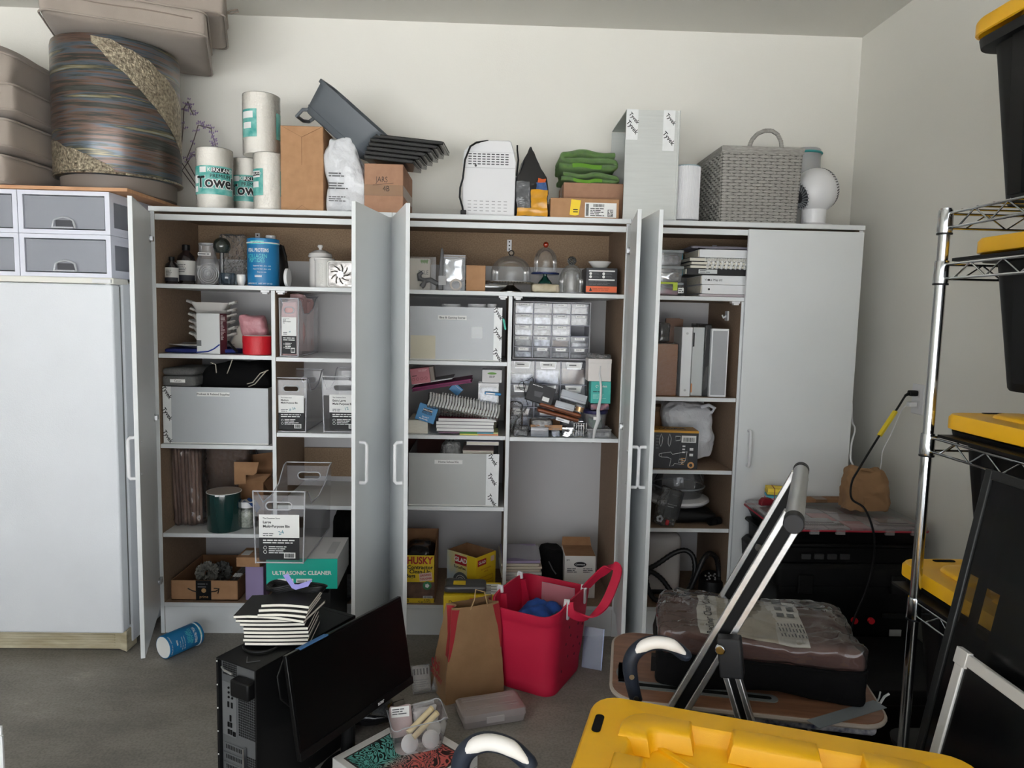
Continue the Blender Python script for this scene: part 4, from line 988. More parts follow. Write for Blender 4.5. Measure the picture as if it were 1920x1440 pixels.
# ---- middle left compartment: corrugated bin with gear
ZM=0.829
t,w,h=corrbin('grey corrugated bin with black gear and a hard case on top',306,503,727,0.02,ZM,0.36,'Podcast & Related Supplies','l',lx=0.48)
bx,bw,bh=t.location.x,w,h
t,w2,h2=place('gear_pouch','black fabric gear pouch heaped in the podcast bin','pouch',372,502,682,0.07,ZM+bh*0.35)
obj('pouch',G().rbox(w2/2*0.97,0.12,h2/2,0.05,16,c=(0,0.13,h2/2),fn=crumple(0.02,8,4,0.006)),BLACKF,t,smooth=180)
g=G()
for pts in(((395,680),(404,683),(406,700),(405,712)),((436,673),(430,690),(426,700),(420,703)),((503,694),(488,700),(474,717),(455,722),(425,728)),((500,695),(490,706),(478,720),(452,731))):
 g.tube([P(a,b,0.06+0.01*k)for k,(a,b)in enumerate(pts)],0.0022,6)
one('loose_cables',g,mat('beige_cable',(196,188,172),0.5),'thin beige cables trailing over the black pouch in the bin','cable')
t,w2,h2=place('hard_case','speckled grey hard case with a white strip, resting on the podcast bin','case',303,366,691,0.012,ZM+bh+0.002)
GREYC=mat('speckled_grey_foam',(88,88,88),0.85,c2=(112,112,110),vs=300,bump=0.2,bs=300)
obj('case_base',G().rbox(w2/2,0.12,h2*0.29,0.012,8,c=(0,0.12,h2*0.29)),GREYC,t,smooth=180)
obj('case_lid',G().rbox(w2/2,0.12,h2*0.21,0.02,8,c=(0,0.12,h2*0.80)),GREYC,t,smooth=180)
s=plate(t,'paper_strip',-w2*0.25,w2*0.2,h2*0.22,h2*0.40,-0.0002,PAPER);T(s,'Canon',0.011,(-w2*0.02,-0.0015,h2*0.31),INK)
# ---- middle right compartment: two clear bins
ZR2=0.886
mpbin('medium clear bin with a card label, left of the two empty ones',517,575,709,0.02,ZR2,0.30,('Medium','Multi-Purpose Bin'),'# 36',lw=0.82)
mpbin('extra large clear bin with a card label, half behind the door',604,690,707,0.035,ZR2,0.32,('Extra Large','Multi-Purpose Bin'),'12',lw=0.68,lx=0.0)
# ---- lower left compartment: stick bundle, mailer, candle, jar
ZC=0.443
t=thing('stick_bundle','bundle of brown sticks shrink-wrapped in shiny cellophane','bundle',(P(352,985,0.13).x,0.15,ZC+0.001))
WOODS=mat('brown_sticks',(112,84,70),0.6,c2=(150,122,106),vs=20,stretch=(1,1,0.2))
r=rnd(6)
for k in range(9):
 a=P(332+5.6*k,985,0.12+0.02*(k%3));b=P(322+6.6*k,852,0.12+0.02*(k%3));o_=t.location
 obj('stick',G().cyl((a.x-o_.x,a.y-o_.y,0.002),(b.x-o_.x,b.y-o_.y,0.345-0.004*(k%2)),0.0085,n=10),WOODS,t)
xa=P(322,860,0.12).x-t.location.x;xb=P(378,860,0.12).x-t.location.x
def crk(v):
 n=1-abs(noise.noise(Vector((v.x*30,v.y*30,v.z*26))))*2;d=Vector((v.x,v.y,0)).normalized()if abs(v.x)+abs(v.y)>1e-6 else Vector((0,0,1))
 return crumple(0.006,22,4,0.003)(Vector((v.x-0.10*v.z,v.y,max(v.z,-0.17))))+d*0.007*max(0,n)**2
obj('cellophane',G().rbox((xb-xa)/2*1.02,0.055,0.172,0.02,40,c=(0.005,0.0,0.176),fn=crk),clear('bright_cellophane',(220,216,214),0.04,0.04,1.0),t,smooth=180)
t=thing('brown_wrapped_parcel','dark brown paper parcel in cellophane at the back of the shelf','parcel',(P(425,930,0.3).x,0.32,ZC+0.001))
obj('paper',G().rbox(0.105,0.06,0.165,0.02,14,c=(0,0.03,0.166),fn=crumple(0.012,10,6,0.004)),mat('dark_brown_paper',(104,76,58),0.7,bump=0.4,bs=30),t,smooth=180)
obj('cellophane',G().rbox(0.115,0.075,0.172,0.03,14,c=(0,0.03,0.175),fn=crumple(0.016,12,9,0.006)),BAGCLR,t,smooth=180)
t,w,h=place('mailer_box','small open cardboard mailer with a raised tuck flap','box',448,494,905,0.20,ZC)
g=G().box(-w/2,w/2,0,0.003,0,h).box(-w/2,w/2,0.12,0.123,0,h).box(-w/2,-w/2+0.003,0.003,0.12,0,h).box(w/2-0.003,w/2,0.003,0.12,0,h).box(-w/2,w/2,0.003,0.12,0,0.003)
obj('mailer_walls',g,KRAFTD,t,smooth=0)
q=P(432,870,0.15)-t.location
obj('tuck_flap',G().prism([(q.x,q.z),(q.x+0.11,q.z),(q.x+0.10,q.z-0.05),(q.x+0.085,q.z-0.06),(q.x+0.052,q.z-0.06),(q.x+0.052,q.z-0.10),(q.x,q.z-0.105)],-0.005,-0.002,'xz'),KRAFT,t,smooth=0)
obj('side_flap',G().add([(-w/2,0.0,h),(w/2,0.0,h),(w/2+0.02,0.05,h+0.03),(-w/2+0.03,0.06,h+0.025)],[(0,1,2,3)]).add([(w/2,0,h),(w/2,0.12,h),(w/2+0.035,0.12,h-0.06),(w/2+0.035,0.0,h-0.06)],[(0,1,2,3)]),KRAFT,t,smooth=0)
obj('back_flap',G().add([(-w/2,0.12,h),(w/2,0.12,h),(w/2+0.01,0.14,q.z+0.02),(q.x,0.14,q.z+0.0)],[(0,1,2,3)]),KRAFTD,t,smooth=0)
t,w,h=place('pillar_candle','wide dark green candle with a pale top seal','candle',377,441,929,0.005,ZC);r=w/2;t.location.y+=r
obj('candle_glass',G().lathe([(r*0.97,0),(r,0.004),(r,h-0.004),(r*0.99,h)],44),mat('deep_green_glass',(20,52,50),0.15,coat=0.6),t)
obj('top_seal',G().lathe([(r*0.99,h),(r*0.98,h+0.0012)],44),mat('kraft_seal',(158,146,136),0.7),t)
obj('seal_rim',G().tube([(r*math.cos(2*PI*j/44),r*math.sin(2*PI*j/44),h)for j in range(44)],0.0014,5,closed=True),PAPER,t)
obj('pull_tab',G().box(-0.012,0.006,-r-0.0018,-r,h-0.007,h+0.001),PAPER,t)
t,w,h=place('jam_jar','small glass jar of pale crystals with a blue cloth over its white lid','jar',442,475,942,0.07,ZC);r=w/2;t.location.y+=r
obj('contents',G().lathe([(r*0.85,0.004),(r*0.9,0.01),(r*0.9,h*0.6),(r*0.7,h*0.66)],28),mat('pale_crystals',(196,200,190),0.8,c2=(150,156,142),vs=120,bump=0.5,bs=150),t)
obj('glass',G().shell([(r*0.9,0.0),(r,0.008),(r,h*0.6),(r*0.82,h*0.72),(r*0.82,h*0.78)],28),GLASS,t)
obj('lid',G().lathe([(r*0.86,h*0.76),(r*0.86,h*0.95),(r*0.8,h*0.97)],28),WPLAS,t)
obj('cloth_scrap',G().grid(lambda u,v:(-r*0.2+r*1.5*u,-r*0.95+r*1.7*v,h*(0.985-0.75*max(0,u-0.45)**1.2)+0.004*math.sin(9*u+7*v)),12,8),mat('blue_scrap',(36,80,150),0.8),t)
# ---- bottom left: open parcel box with flowers, small boxes
t,w,h=place('parcel_box','open brown parcel box with black tape and a curved arrow print','box',321,446,1089,0.025,BOT);D=0.34
hb=P(400,1041,0.36).z-BOT
g=G().prism([(0.0,0),(D,0),(D,hb),(D*0.75,hb),(0.02,h),(0,h)],-w/2,-w/2+0.004,'yz').prism([(0.0,0),(D,0),(D,hb),(D*0.75,hb),(0.02,h),(0,h)],w/2-0.004,w/2,'yz')
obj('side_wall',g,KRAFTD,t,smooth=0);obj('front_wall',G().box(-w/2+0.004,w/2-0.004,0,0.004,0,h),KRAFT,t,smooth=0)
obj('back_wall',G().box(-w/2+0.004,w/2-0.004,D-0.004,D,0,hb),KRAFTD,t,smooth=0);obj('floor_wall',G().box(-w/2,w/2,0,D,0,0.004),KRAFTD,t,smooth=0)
tp=plate(t,'black_tape',-w*0.13,w*0.10,0.001,h,-0.0003,BLACKP);lines(tp,-w*0.1,w*0.06,h*0.62,h*0.9,2,-0.0016,INKG,3)
obj('tape_emblem',G().cyl((-w*0.01,-0.0022,h*0.5),(-w*0.01,-0.001,h*0.5),0.010,n=16),mat('emblem_tan',(190,150,100),0.6),tp);T(tp,'prime',0.016,(-w*0.01,-0.0016,h*0.18),mat('emblem_tan',(190,150,100),0.6))
obj('arrow_print',G().tube([(-w*0.25,-0.0006,h*0.60),(-w*0.18,-0.0006,h*0.48),(-w*0.12,-0.0006,h*0.44)],0.0025,5).tube([(w*0.10,-0.0006,h*0.44),(w*0.17,-0.0006,h*0.47),(w*0.22,-0.0006,h*0.58)],0.0025,5).tube([(w*0.14,-0.0006,h*0.62),(w*0.22,-0.0006,h*0.60),(w*0.20,-0.0006,h*0.36)],0.0025,5),INK,t)
bxp=t.location.copy();r=rnd(11)
def pompom(label,px,py,Y,rr,mt):
 c=P(px,py,Y);t=thing('paper_flower',label,'flower',(c.x,c.y,BOT+0.005),group='grey paper flowers');g=G();cz=c.z-BOT-0.012
 for k in range(240):
  a=2*PI*r.random();b=math.acos(2*r.random()-1);d=Vector((math.sin(b)*math.cos(a),math.sin(b)*math.sin(a),math.cos(b)));s=d.cross(Vector((0.3,0.2,1))).normalized()*rr*0.16
  q=Vector((0,0,cz));s=s.cross(d)*math.cos(k)+s*math.sin(k);g.add([q+d*rr*0.3,q+d*rr*0.8+s*1.2,q+d*rr,q+d*rr*0.8-s*1.2],[(0,1,2,3)])
 o=obj('petals',g,mt,t,smooth=0);o['kind']='stuff'
 obj('stem',G().cyl((0,0,0),(0,0,cz),0.004,n=8),BLACKP,t)
pompom('pale grey paper flower in the parcel box',388,1070,0.14,0.052,mat('grey_petals',(150,148,140),0.8))
pompom('darker grey paper flower behind the pale one in the parcel box',415,1070,0.2,0.052,mat('grey_petals_dark',(112,112,108),0.8))
for k in range(3):
 a=P(428+9*k,1090,0.10);b=P(446+8*k,1066,0.22)
 t=thing('slim_tube','slim grey tube leaning in the parcel box, %s of three'%('leftmost','middle','rightmost')[k],'tube',(a.x-0.02,0.1,BOT+0.02),group='slim tubes in the parcel box')
 if k==2:t.location.x-=0.03
 obj('tube',G().bar((0,0,0),(0.05,0.12,b.z-BOT-0.01),0.014,0.012),mat('tube_grey',(96,90,86),0.5),t);obj('pale_band',G().bar((0.025,0.06,(b.z-BOT)*0.45),(0.032,0.077,(b.z-BOT)*0.58),0.015,0.013),PAPER,t)
t,w,h=place('lilac_box','tall lilac carton at the bottom of the cabinet','box',460,494,1063,0.03,BOT)
obj('carton',G().box(-w/2,w/2,0,0.12,0,h),mat('lilac_card',(158,142,184),0.6),t,bevel=0.002);obj('lid_flap',G().box(-w/2,w/2,-0.001,0.12,h,h+0.002),mat('lilac_brown',(120,96,84),0.7),t)
obj('side_seam',G().box(w/2,w/2+0.0006,0.03,0.032,0,h),mat('lilac_dark',(120,104,146),0.6),t)
zz=BOT+h+0.004
t,w,h=place('small_carton','small brown carton with a sticker lying on the lilac carton','box',443,487,1050,0.015,zz)
obj('carton',G().box(-w/2,w/2,0,0.13,0,h+0.01),KRAFT,t,bevel=0.002);s=obj('sticker',G().box(-w*0.4,-0.005,0.03,0.09,h+0.01,h+0.0108),PAPER,t);obj('flap_seam',G().box(-w/2,w/2,0.064,0.066,h+0.0101,h+0.0106),mat('carton_seam',(96,68,46),0.9),t)
# ---- bottom right: gear bag and felt basket
t,w,h=place('black_gear_bag','black mesh gear bag standing at the bottom right of the compartment','bag',618,668,962,0.14,BOT)
obj('bag',G().rbox(w/2,0.10,h/2,0.04,16,c=(0,0.10,h/2),fn=lambda v:crumple(0.012,10,7,0.004)(Vector((v.x*(1-0.35*max(0,v.z/h)),v.y,max(v.z,-h/2+0.004))))),BLACKF,t,smooth=180)
obj('buckle',G().tube([(0.02+0.018*math.cos(2*PI*k/20),-0.008,h*0.5+0.018*math.sin(2*PI*k/20))for k in range(20)],0.003,6,closed=True),BLACKP,t)
t,w,h=place('felt_basket','grey felt pad with a black edge at the bottom right of the compartment','basket',596,664,1086,0.02,BOT)
obj('felt',G().rbox(w/2,0.04,h/2,0.03,10,c=(0,0.04,h/2+0.002)),mat('grey_felt',(112,112,114),0.98,c2=(74,74,76),vs=120,bump=0.4,bs=400),t,smooth=180)
obj('black_edge',G().tube([(-w/2,0.0,0.012),(-w*0.3,-0.004,0.009),(w*0.3,-0.004,0.009),(w/2,0,0.03),(w/2,0.04,h*0.9)],0.007,8),BLACKP,t)
# ---- stack in front: hidden crate, ultrasonic cleaner box, large clear bin
xb0=P(500,1080,-0.40);xb1=P(632,1080,-0.40);zt=P(565,1048,-0.40).z;zb=P(565,1104,-0.40).z
cx=(xb0.x+xb1.x)/2
t=thing('black_crate','black crate behind the notebooks, under the turquoise box','crate',(cx,-0.40,0.0))
hw=0.10
for k in range(4):
 for yy in(0.01,0.29):obj('slat',G().box(-hw,hw,yy,yy+0.01,0.005+k*zb/4,(k+0.8)*zb/4),BLACKP,t)
for s in(-1,1):obj('end_panel',G().box(min(s*hw,s*(hw+0.006)),max(s*hw,s*(hw+0.006)),0.0,0.31,0,zb-0.001),BLACKP,t)
w=xb1.x-xb0.x;h=zt-zb
t=thing('cleaner_box','turquoise ultrasonic cleaner box behind the stack of notebooks','box',(cx,-0.40,zb),math.radians(2))
obj('front_panel',G().box(-w/2,w/2,0,0.003,0,h),mat('turquoise_card',(0,172,152),0.45),t);obj('carton',G().box(-w/2,w/2,0.003,0.26,0,h),mat('box_grey_white',(206,204,204),0.5),t,bevel=0.001)
obj('top_print',G().box(w*0.3,w*0.42,0.06,0.2,h,h+0.0006),mat('pale_print',(180,180,182),0.6),t)
T(t,'ULTRASONIC CLEANER',0.0205,(0.0,-0.0012,h*0.53),INKW,bold=0.025)
for a,b,sd in((-w*0.34,-w*0.12,3),(-w*0.08,w*0.14,5)):
 s=plate(t,'white_sticker',a,b,h*0.04,h*0.34,-0.0002,PAPER);lines(s,a+0.004,b-0.008,h*0.08,h*0.30,3,-0.0014,INKG,sd)
bwid=P(572,990,-0.46).x-P(475,990,-0.46).x
mpbin('large empty clear bin with a card label standing on the turquoise box',475,572,922,-0.455,zt+0.001,0.43,('Large','Multi-Purpose Bin'),'24',lw=0.78)
# ================================================================== middle cabinet: full-width shelf
t,w,h=place('gift_card_box','cream upright box with green leaves printed on top, far left of its shelf','box',768,806,485,0.04,S1)
obj('box_body',G().box(-w/2,w/2,0,0.06,0,h),mat('cream_card',(206,200,186),0.6),t,bevel=0.001)
g=G()
for k in range(5):g.add([(w*(0.05+0.08*k),-0.0008,h*0.98),(w*(0.1+0.08*k),-0.0008,h*0.95),(w*(0.12+0.06*k),-0.0008,h*(0.82+0.02*(k%2))),(w*(0.03+0.07*k),-0.0008,h*0.9)],[(0,1,2,3)])
obj('leaf_print',g,mat('leaf_green',(104,150,70),0.6),t,smooth=0);T(t,'EGLE',0.024,(w*0.18,-0.001,h*0.55),INKG,sx=0.8)
obj('front_sleeve',G().add([(-w/2,-0.004,0),(w*0.8,-0.004,0),(w*0.8,-0.004,h*1.05),(-w/2,-0.004,h*1.05)],[(0,1,2,3)]),CLEARP,t,smooth=0)
GREYN=mat('grey_nozzle_plastic',(92,92,94),0.45)
t,w,h=place('vacuum_nozzle','grey plastic crevice tool upright with a hooked clip','attachment',783,831,464,0.02,S1)
obj('blade',G().prism([(w*0.30,0.0),(w*0.5,0.0),(w*0.5,h*0.9),(w*0.46,h),(w*0.40,h*0.98),(w*0.34,h*0.6)],0.0,0.018,'xz'),GREYN,t,bevel=0.003)
obj('hooked_clip',G().tube([(-w*0.32,0.01,h*0.42),(-w*0.44,0.01,h*0.36),(-w*0.42,0.01,h*0.25),(-w*0.2,0.01,h*0.22),(-w*0.3,0.01,h*0.10),(-w*0.36,0.01,0.012)],[0.007,0.01,0.012,0.013,0.012,0.011],10).tube([(-w*0.2,0.01,h*0.22),(0,0.01,h*0.24),(w*0.3,0.01,h*0.14)],0.011,10),GREYN,t)
obj('paper_tag',G().box(w*0.32,w*0.62,-0.002,-0.0005,h*0.12,h*0.34),mat('tag_grey',(176,176,178),0.6),t)
t,w,h=place('acrylic_box','clear acrylic box with crinkled silver film and a tape roll inside','box',826,872,479,0.05,S1)
def shellbox(t,w,h,d,mt,rim=None,lid=False):
 for nm,g in(('front_wall',[(-w/2,0,0),(w/2,0,0),(w/2,0,h),(-w/2,0,h)]),('back_wall',[(-w/2,d,0),(w/2,d,0),(w/2,d,h),(-w/2,d,h)]),('side_wall',[(-w/2,0,0),(-w/2,d,0),(-w/2,d,h),(-w/2,0,h)]),('side_wall',[(w/2,0,0),(w/2,d,0),(w/2,d,h),(w/2,0,h)]),('floor_wall',[(-w/2,0,0.0006),(w/2,0,0.0006),(w/2,d,0.0006),(-w/2,d,0.0006)]))+((('top_wall',[(-w/2,0,h),(w/2,0,h),(w/2,d,h),(-w/2,d,h)]),)if lid else()):
  obj(nm,G().add(g,[(0,1,2,3)]),mt,t,smooth=0)
 g=G()
 loop=[(-w/2,0),(w/2,0),(w/2,d),(-w/2,d)]
 obj('edge_frame',G().tube([(x,y,h)for x,y in loop],0.0016,6,closed=True),rim or BINR,t)
shellbox(t,w,h,0.14,CLEARP)
obj('silver_film',G().rbox(w*0.40,0.01,h*0.36,0.006,12,c=(w*0.02,0.04,h*0.58),fn=crumple(0.006,20,3,0.003)),mat('silver_film',(210,212,214),0.18,0.9),t,smooth=180)
obj('tape_roll',G().tube([(w*0.12+0.022*math.cos(2*PI*k/24),0.02,0.026+0.022*math.sin(2*PI*k/24))for k in range(24)],0.0045,8,closed=True),mat('masking_tape',(206,186,160),0.7),t)
obj('dark_insert',G().box(w*0.30,w*0.46,0.05,0.12,0.004,h*0.95),mat('dark_insert',(60,60,62),0.6),t)
t,w,h=place('small_brown_carton','small upright brown carton left of the glass cake dome','box',874,910,498,0.04,S1)
obj('carton',G().box(-w/2,w/2,0,0.07,0,h),KRAFT,t,bevel=0.0015);obj('lid_seam',G().box(-w/2-0.0004,w/2+0.0004,-0.0004,0.07,h*0.94,h*0.945),KRAFTD,t)
SILVR=mat('polished_silver',(170,166,160),0.18,1.0,bump=0.1,bs=60)
def stand(name,label,px0,px1,plate_y,Y,zb,dome0,dome1,dome_top,base_m,plate_m,knob_m,knob_r,base=True,ped=None):
 xc,w,hp=fit(px0,px1,plate_y,Y,zb);r=w/2
 t=thing(name,label,'cake stand',(xc,Y+0.09,zb+0.001))
 obj('pedestal',G().lathe([(r*0.52,0),(r*0.52,0.004),(r*0.40,hp*0.3),(r*0.30,hp*0.42),(r*0.15,hp*0.7),(r*0.18,hp*0.95)],32),base_m,t)
 pt=obj('plate',G().lathe([(r*0.2,hp*0.86),(r*0.95,hp-0.008),(r,hp-0.003),(r*0.99,hp),(r*0.2,hp-0.003)],40),plate_m,t)
 g=G()
 for k in range(48):a=2*PI*k/48;g.lathe([(0.0005,-0.004),(0.0032,0),(0.0005,0.004)],6,c=(r*math.cos(a),r*math.sin(a),hp-0.003))
 obj('beaded_rim',g,plate_m,pt)
 dw=fit(dome0,dome1,plate_y,Y,zb)[1]/2;dt=P((px0+px1)/2,dome_top,Y).z-zb;dh=dt-hp-knob_r*1.5
 prof=dome_lathe(dw,dh)
 d=obj('glass_dome',G().shell([(a,b+hp+0.001)for a,b in prof],40),DOMEG,t)
 obj('dome_rim',G().tube([(dw*math.cos(2*PI*k/40),dw*math.sin(2*PI*k/40),hp+0.003)for k in range(40)],0.0022,6,closed=True),FROST,d)
 obj('knob',G().lathe([(0.005,hp+dh-0.002),(0.005,hp+dh+knob_r*0.3)]+[(knob_r*math.cos(a),hp+dh+knob_r*0.9+knob_r*math.sin(a))for a in[-1.0+2.5*k/10 for k in range(11)]]+[(0.0005,hp+dh+knob_r*1.9)],24),knob_m,t)
 return t,w,hp
DOMEG=clear('dome_glass',(206,206,200),0.10,0.04,0.6)
stand('cake_stand','large glass cake dome on a silver pedestal stand',915,1002,528,0.02,S1,921,998,468,SILVR,SILVR,GLASS,0.013)
t,w,h=place('wrapped_log','cream and tan wrapped slab lying under the small blue stand','parcel',998,1050,533,0.06,S1)
obj('slab',G().rbox(w/2,0.06,h/2,0.012,14,c=(0,0.06,h/2),fn=lambda v:crumple(0.006,22,3,0.003)(Vector((v.x,v.y,max(v.z,-h/2+0.004))))),mat('cream_wrap',(202,194,172),0.7,c2=(158,140,104),vs=18),t,smooth=180)
obj('tape_end',G().box(w*0.36,w*0.46,-0.003,0.05,h*0.2,h*0.8),TAPE,t)
zb=S1+h+0.004
stand('dessert_stand','small glass dome with a red knob on a fluted blue stand',999,1051,510,0.05,zb,1004,1050,452,mat('green_glass',(24,64,54),0.15,coat=0.5),mat('navy_glass',(34,48,92),0.2,coat=0.5),mat('amber_red_glass',(140,46,26),0.12,coat=0.6),0.0125)
t,w,h=place('glass_cloche','tall glass cloche with a silver pinecone knob','cloche',1050,1098,494,0.03,S1);r=w/2;t.location.y+=r
obj('glass_dome',G().shell(dome_lathe(r,h),40),DOMEG,t);obj('dome_rim',G().tube([(r*math.cos(2*PI*k/36),r*math.sin(2*PI*k/36),0.003)for k in range(36)],0.003,6,closed=True),FROST,t)
g=G()
for k in range(60):
 a=k*2.4;b=math.acos(1-2*(k+0.5)/60);q=Vector((math.sin(b)*math.cos(a),math.sin(b)*math.sin(a),math.cos(b)))*0.017;g.lathe([(0.0005,-0.004),(0.004,0),(0.0005,0.004)],5,c=(q.x,q.y,q.z+h+0.014))
o=obj('knob_scales',g,CHROME,t);o['kind']='stuff'
obj('inner_jar',G().shell([(r*0.6,0.002),(r*0.66,0.02),(r*0.66,h*0.7),(r*0.3,h*0.8),(0.003,h*0.82)],32),DOMEG,t)
t,w,h=place('appliance_box','black retail box with white panels and an orange band','box',1099,1157,503,0.03,S1)
obj('carton',G().box(-w/2,w/2,0,0.16,0,h),mat('charcoal_card',(40,40,44),0.45),t,bevel=0.001)
ob=plate(t,'orange_band',-w/2,w/2,h*0.07,h*0.30,-0.0002,mat('orange_card',(232,110,66),0.5));lines(ob,-w*0.3,w*0.4,h*0.12,h*0.24,2,-0.0014,mat('orange_dark',(190,84,50),0.5),5)
obj('warning_mark',G().prism([(-w*0.40,h*0.11),(-w*0.30,h*0.11),(-w*0.35,h*0.25)],-0.0018,-0.001,'xz'),INK,ob,smooth=0)
plate(t,'white_bar',-w*0.42,w*0.42,h*0.86,h*0.91,-0.0002,PAPER);plate(t,'white_bar',-w*0.42,w*0.42,h*0.52,h*0.57,-0.0002,PAPER)
for a in(-0.36,0.06):
 for b in(0.78,0.66):obj('round_icon',G().cyl((w*a,-0.0012,h*b),(w*a,-0.0002,h*b),w*0.045,n=16),PAPER,t);lines(t,w*(a+0.07),w*(a+0.36),h*(b-0.04),h*(b+0.04),2,-0.0006,INKG,2)
lines(t,-w*0.4,w*0.4,h*0.34,h*0.50,3,-0.0006,INKG,6)
zb=S1+h+0.002
t,w,h=place('white_bowl','shallow white bowl sitting on the black and orange box','bowl',1106,1150,490,0.05,zb);r=w/2;t.location.y+=r
obj('bowl',G().lathe([(r*0.5,0),(r*0.6,0.002),(r*0.97,h*0.9),(r,h),(r*0.94,h*0.95),(r*0.5,0.008),(0.001,0.006)],32),CERAM,t)
t=thing('foil_roll','clear wrapped foil roll lying across the back of the shelf','roll',(P(905,492,0.25).x,0.30,S1+0.001))
obj('roll',G().cyl((-0.10,0,0.03),(0.12,0.02,0.03),0.029,n=20),mat('silver_film',(210,212,214),0.18,0.9),t);obj('roll_core',G().cyl((-0.105,0,0.03),(0.125,0.02,0.03),0.012,n=16),KRAFT,t)
# ---- left column, upper: bin with tubs
Z2=1.206
t,w,h=corrbin('grey corrugated bin with white tub lids rising above its rim',768,941,576,0.02,Z2,0.36,'Bins & Gaming Extras','r',lx=0.46,ly=0.80)
plate(t,'beige_sheet',-w/2+0.004,-w*0.03-w*0.19,0.006,h*0.46,-0.0003,mat('beige_sheet',(206,200,180),0.7));g=G()
obj('glue_marks',G().grid(lambda u,v:(w*(0.17+0.12*u),-0.0008-0.0004*noise.noise(Vector((u*9,v*9,2))),h*(0.42+0.22*v)),6,6),clear('glue_film',(230,230,230),0.35,0.2,0.6),t)
for a,b,lab in((826,863,'white tub lid standing left of its two neighbours in the bin'),(875,911,'widest white tub lid rising above the corrugated bin'),(913,931,'smallest white tub lid, rightmost above the corrugated bin')):
 xc,ww,hh=fit(a,b,570,0.08,Z2+0.006);r=ww/2
 q=thing('plastic_tub',lab,'tub',(xc,0.08+r,Z2+0.006),group='white tubs in the bin')
 obj('tub_body',G().lathe([(r*0.85,0),(r*0.95,hh*0.9)],28),WPLAS,q);obj('tub_lid',G().lathe([(r,hh*0.9),(r,hh*0.98),(r*0.95,hh),(r*0.6,hh*0.99)],28),WPLAS,q)
one('teal_sticker',G().prism([(0.0,0),(0.008,-0.002),(0.018,-0.046),(0.010,-0.048)],-0.0008,0,'xz'),mat('teal_tape',(60,176,156),0.5),'scrap of teal tape on the edge of the middle divider','tape',loc=P(942,597,0)-Vector((0,0.0014,0)))
# ---- right column: two drawer organisers
DRB=clear('drawer_blue_clear',(176,180,214),0.42,0.08,0.8)
DRC=clear('drawer_front_clear',(205,208,220),0.18,0.06,1.0)
FRG=mat('organiser_grey',(150,150,154),0.5);FRD=mat('organiser_dark',(54,54,58),0.5)
FILL=[mat('fill_white',(214,222,236),0.4,c2=(120,126,142),vs=60),mat('fill_dark',(40,40,42),0.4,c2=(120,122,124),vs=70),mat('fill_grey',(110,112,116),0.3,0.3,c2=(176,178,182),vs=60),mat('fill_tan',(120,92,72),0.6,c2=(88,70,58),vs=50)]
def organiser(label,x0,x1,yt,Y,zb,nx,ny,frame,h=None,skip=(),D=0.16):
 xc,w,hh=fit(x0,x1,yt,Y,zb);h=h or hh
 t=thing('drawer_organiser',label,'organiser',(xc,Y,zb+0.001));b=0.006;r=rnd(nx*7+ny)
 obj('case_side',G().box(-w/2,-w/2+b,0,D,0,h),frame,t,bevel=0.001);obj('case_side',G().box(w/2-b,w/2,0,D,0,h),frame,t,bevel=0.001)
 obj('case_top',G().box(-w/2+b,w/2-b,0,D,h-b,h),frame,t,bevel=0.001);obj('case_base',G().box(-w/2+b,w/2-b,0,D,0,b),frame,t)
 obj('case_back',G().box(-w/2+b,w/2-b,D-0.002,D,b,h-b),frame,t)
 cw=(w-2*b)/nx;ch=(h-2*b)/ny
 lat=mat('organiser_lattice',(190,190,204),0.4)
 for i in range(1,nx):obj('lattice_bar',G().box(-w/2+b+i*cw-0.001,-w/2+b+i*cw+0.001,0.002,D-0.003,b,h-b),lat,t,smooth=0)
 for j in range(1,ny):obj('lattice_bar',G().box(-w/2+b,w/2-b,0.002,D-0.003,b+j*ch-0.001,b+j*ch+0.001),lat,t,smooth=0)
 for i in range(nx):
  for j in range(ny):
   if(i,j)in skip:continue
   x0_=-w/2+b+i*cw+0.0025;x1_=x0_+cw-0.005;z0=b+j*ch+0.0025;z1=z0+ch-0.005;a=0.10*cw
   g=G().add([(x0_,0.003,z0),(x1_,0.003,z0),(x1_,0.0,z1),(x0_,0.0,z1)],[(0,1,2,3)])
   d=obj('drawer',g,DRC,t,smooth=0)
   s=G()
   for xx in(x0_+0.0002,x1_-0.0002):s.add([(xx,0.003,z0),(xx,D-0.01,z0),(xx,D-0.01,z1),(xx,0.003,z1)],[(0,1,2,3)])
   s.add([(x0_,0.003,z0),(x1_,0.003,z0),(x1_,D-0.01,z0),(x0_,D-0.01,z0)],[(0,1,2,3)])
   obj('drawer_sides',s,DRB,d,smooth=0)
   xm=(x0_+x1_)/2;hw=(x1_-x0_)*0.34
   obj('pull',G().prism([(xm-hw,z1),(xm+hw,z1),(xm+hw*0.85,z1-ch*0.30),(xm-hw*0.85,z1-ch*0.30)][::-1],-0.006,-0.001,'xz'),BINR,d,smooth=0)
   tg=plate(d,'name_tag',xm-hw*0.8,xm+hw*0.8,z1-ch*0.24,z1-ch*0.03,-0.0062,PAPER)
   lines(tg,xm-hw*0.6,xm+hw*0.6,z1-ch*0.18,z1-ch*0.08,1,-0.0074,INKG,i*9+j,ragged=0.3)
   fh=(z1-z0)*(0.35+0.35*r.random())
   obj('contents',G().rbox((x1_-x0_)/2*0.9,0.03,fh/2,0.003,5,c=(xm,0.038,z0+fh/2+0.001),fn=crumple(0.003,60,i+5*j)),FILL[r.choice((0,0,1,2,0))if(i<2)else r.choice((1,1,2,3,2))],d,smooth=180)
 return t,w,h
ZJ=0.885
zlow=P(1025,675,0.13).z-ZJ
organiser('lower drawer organiser with nine wide drawers behind the clutter',951,1101,675,0.13,ZJ,3,3,FRD,h=zlow)
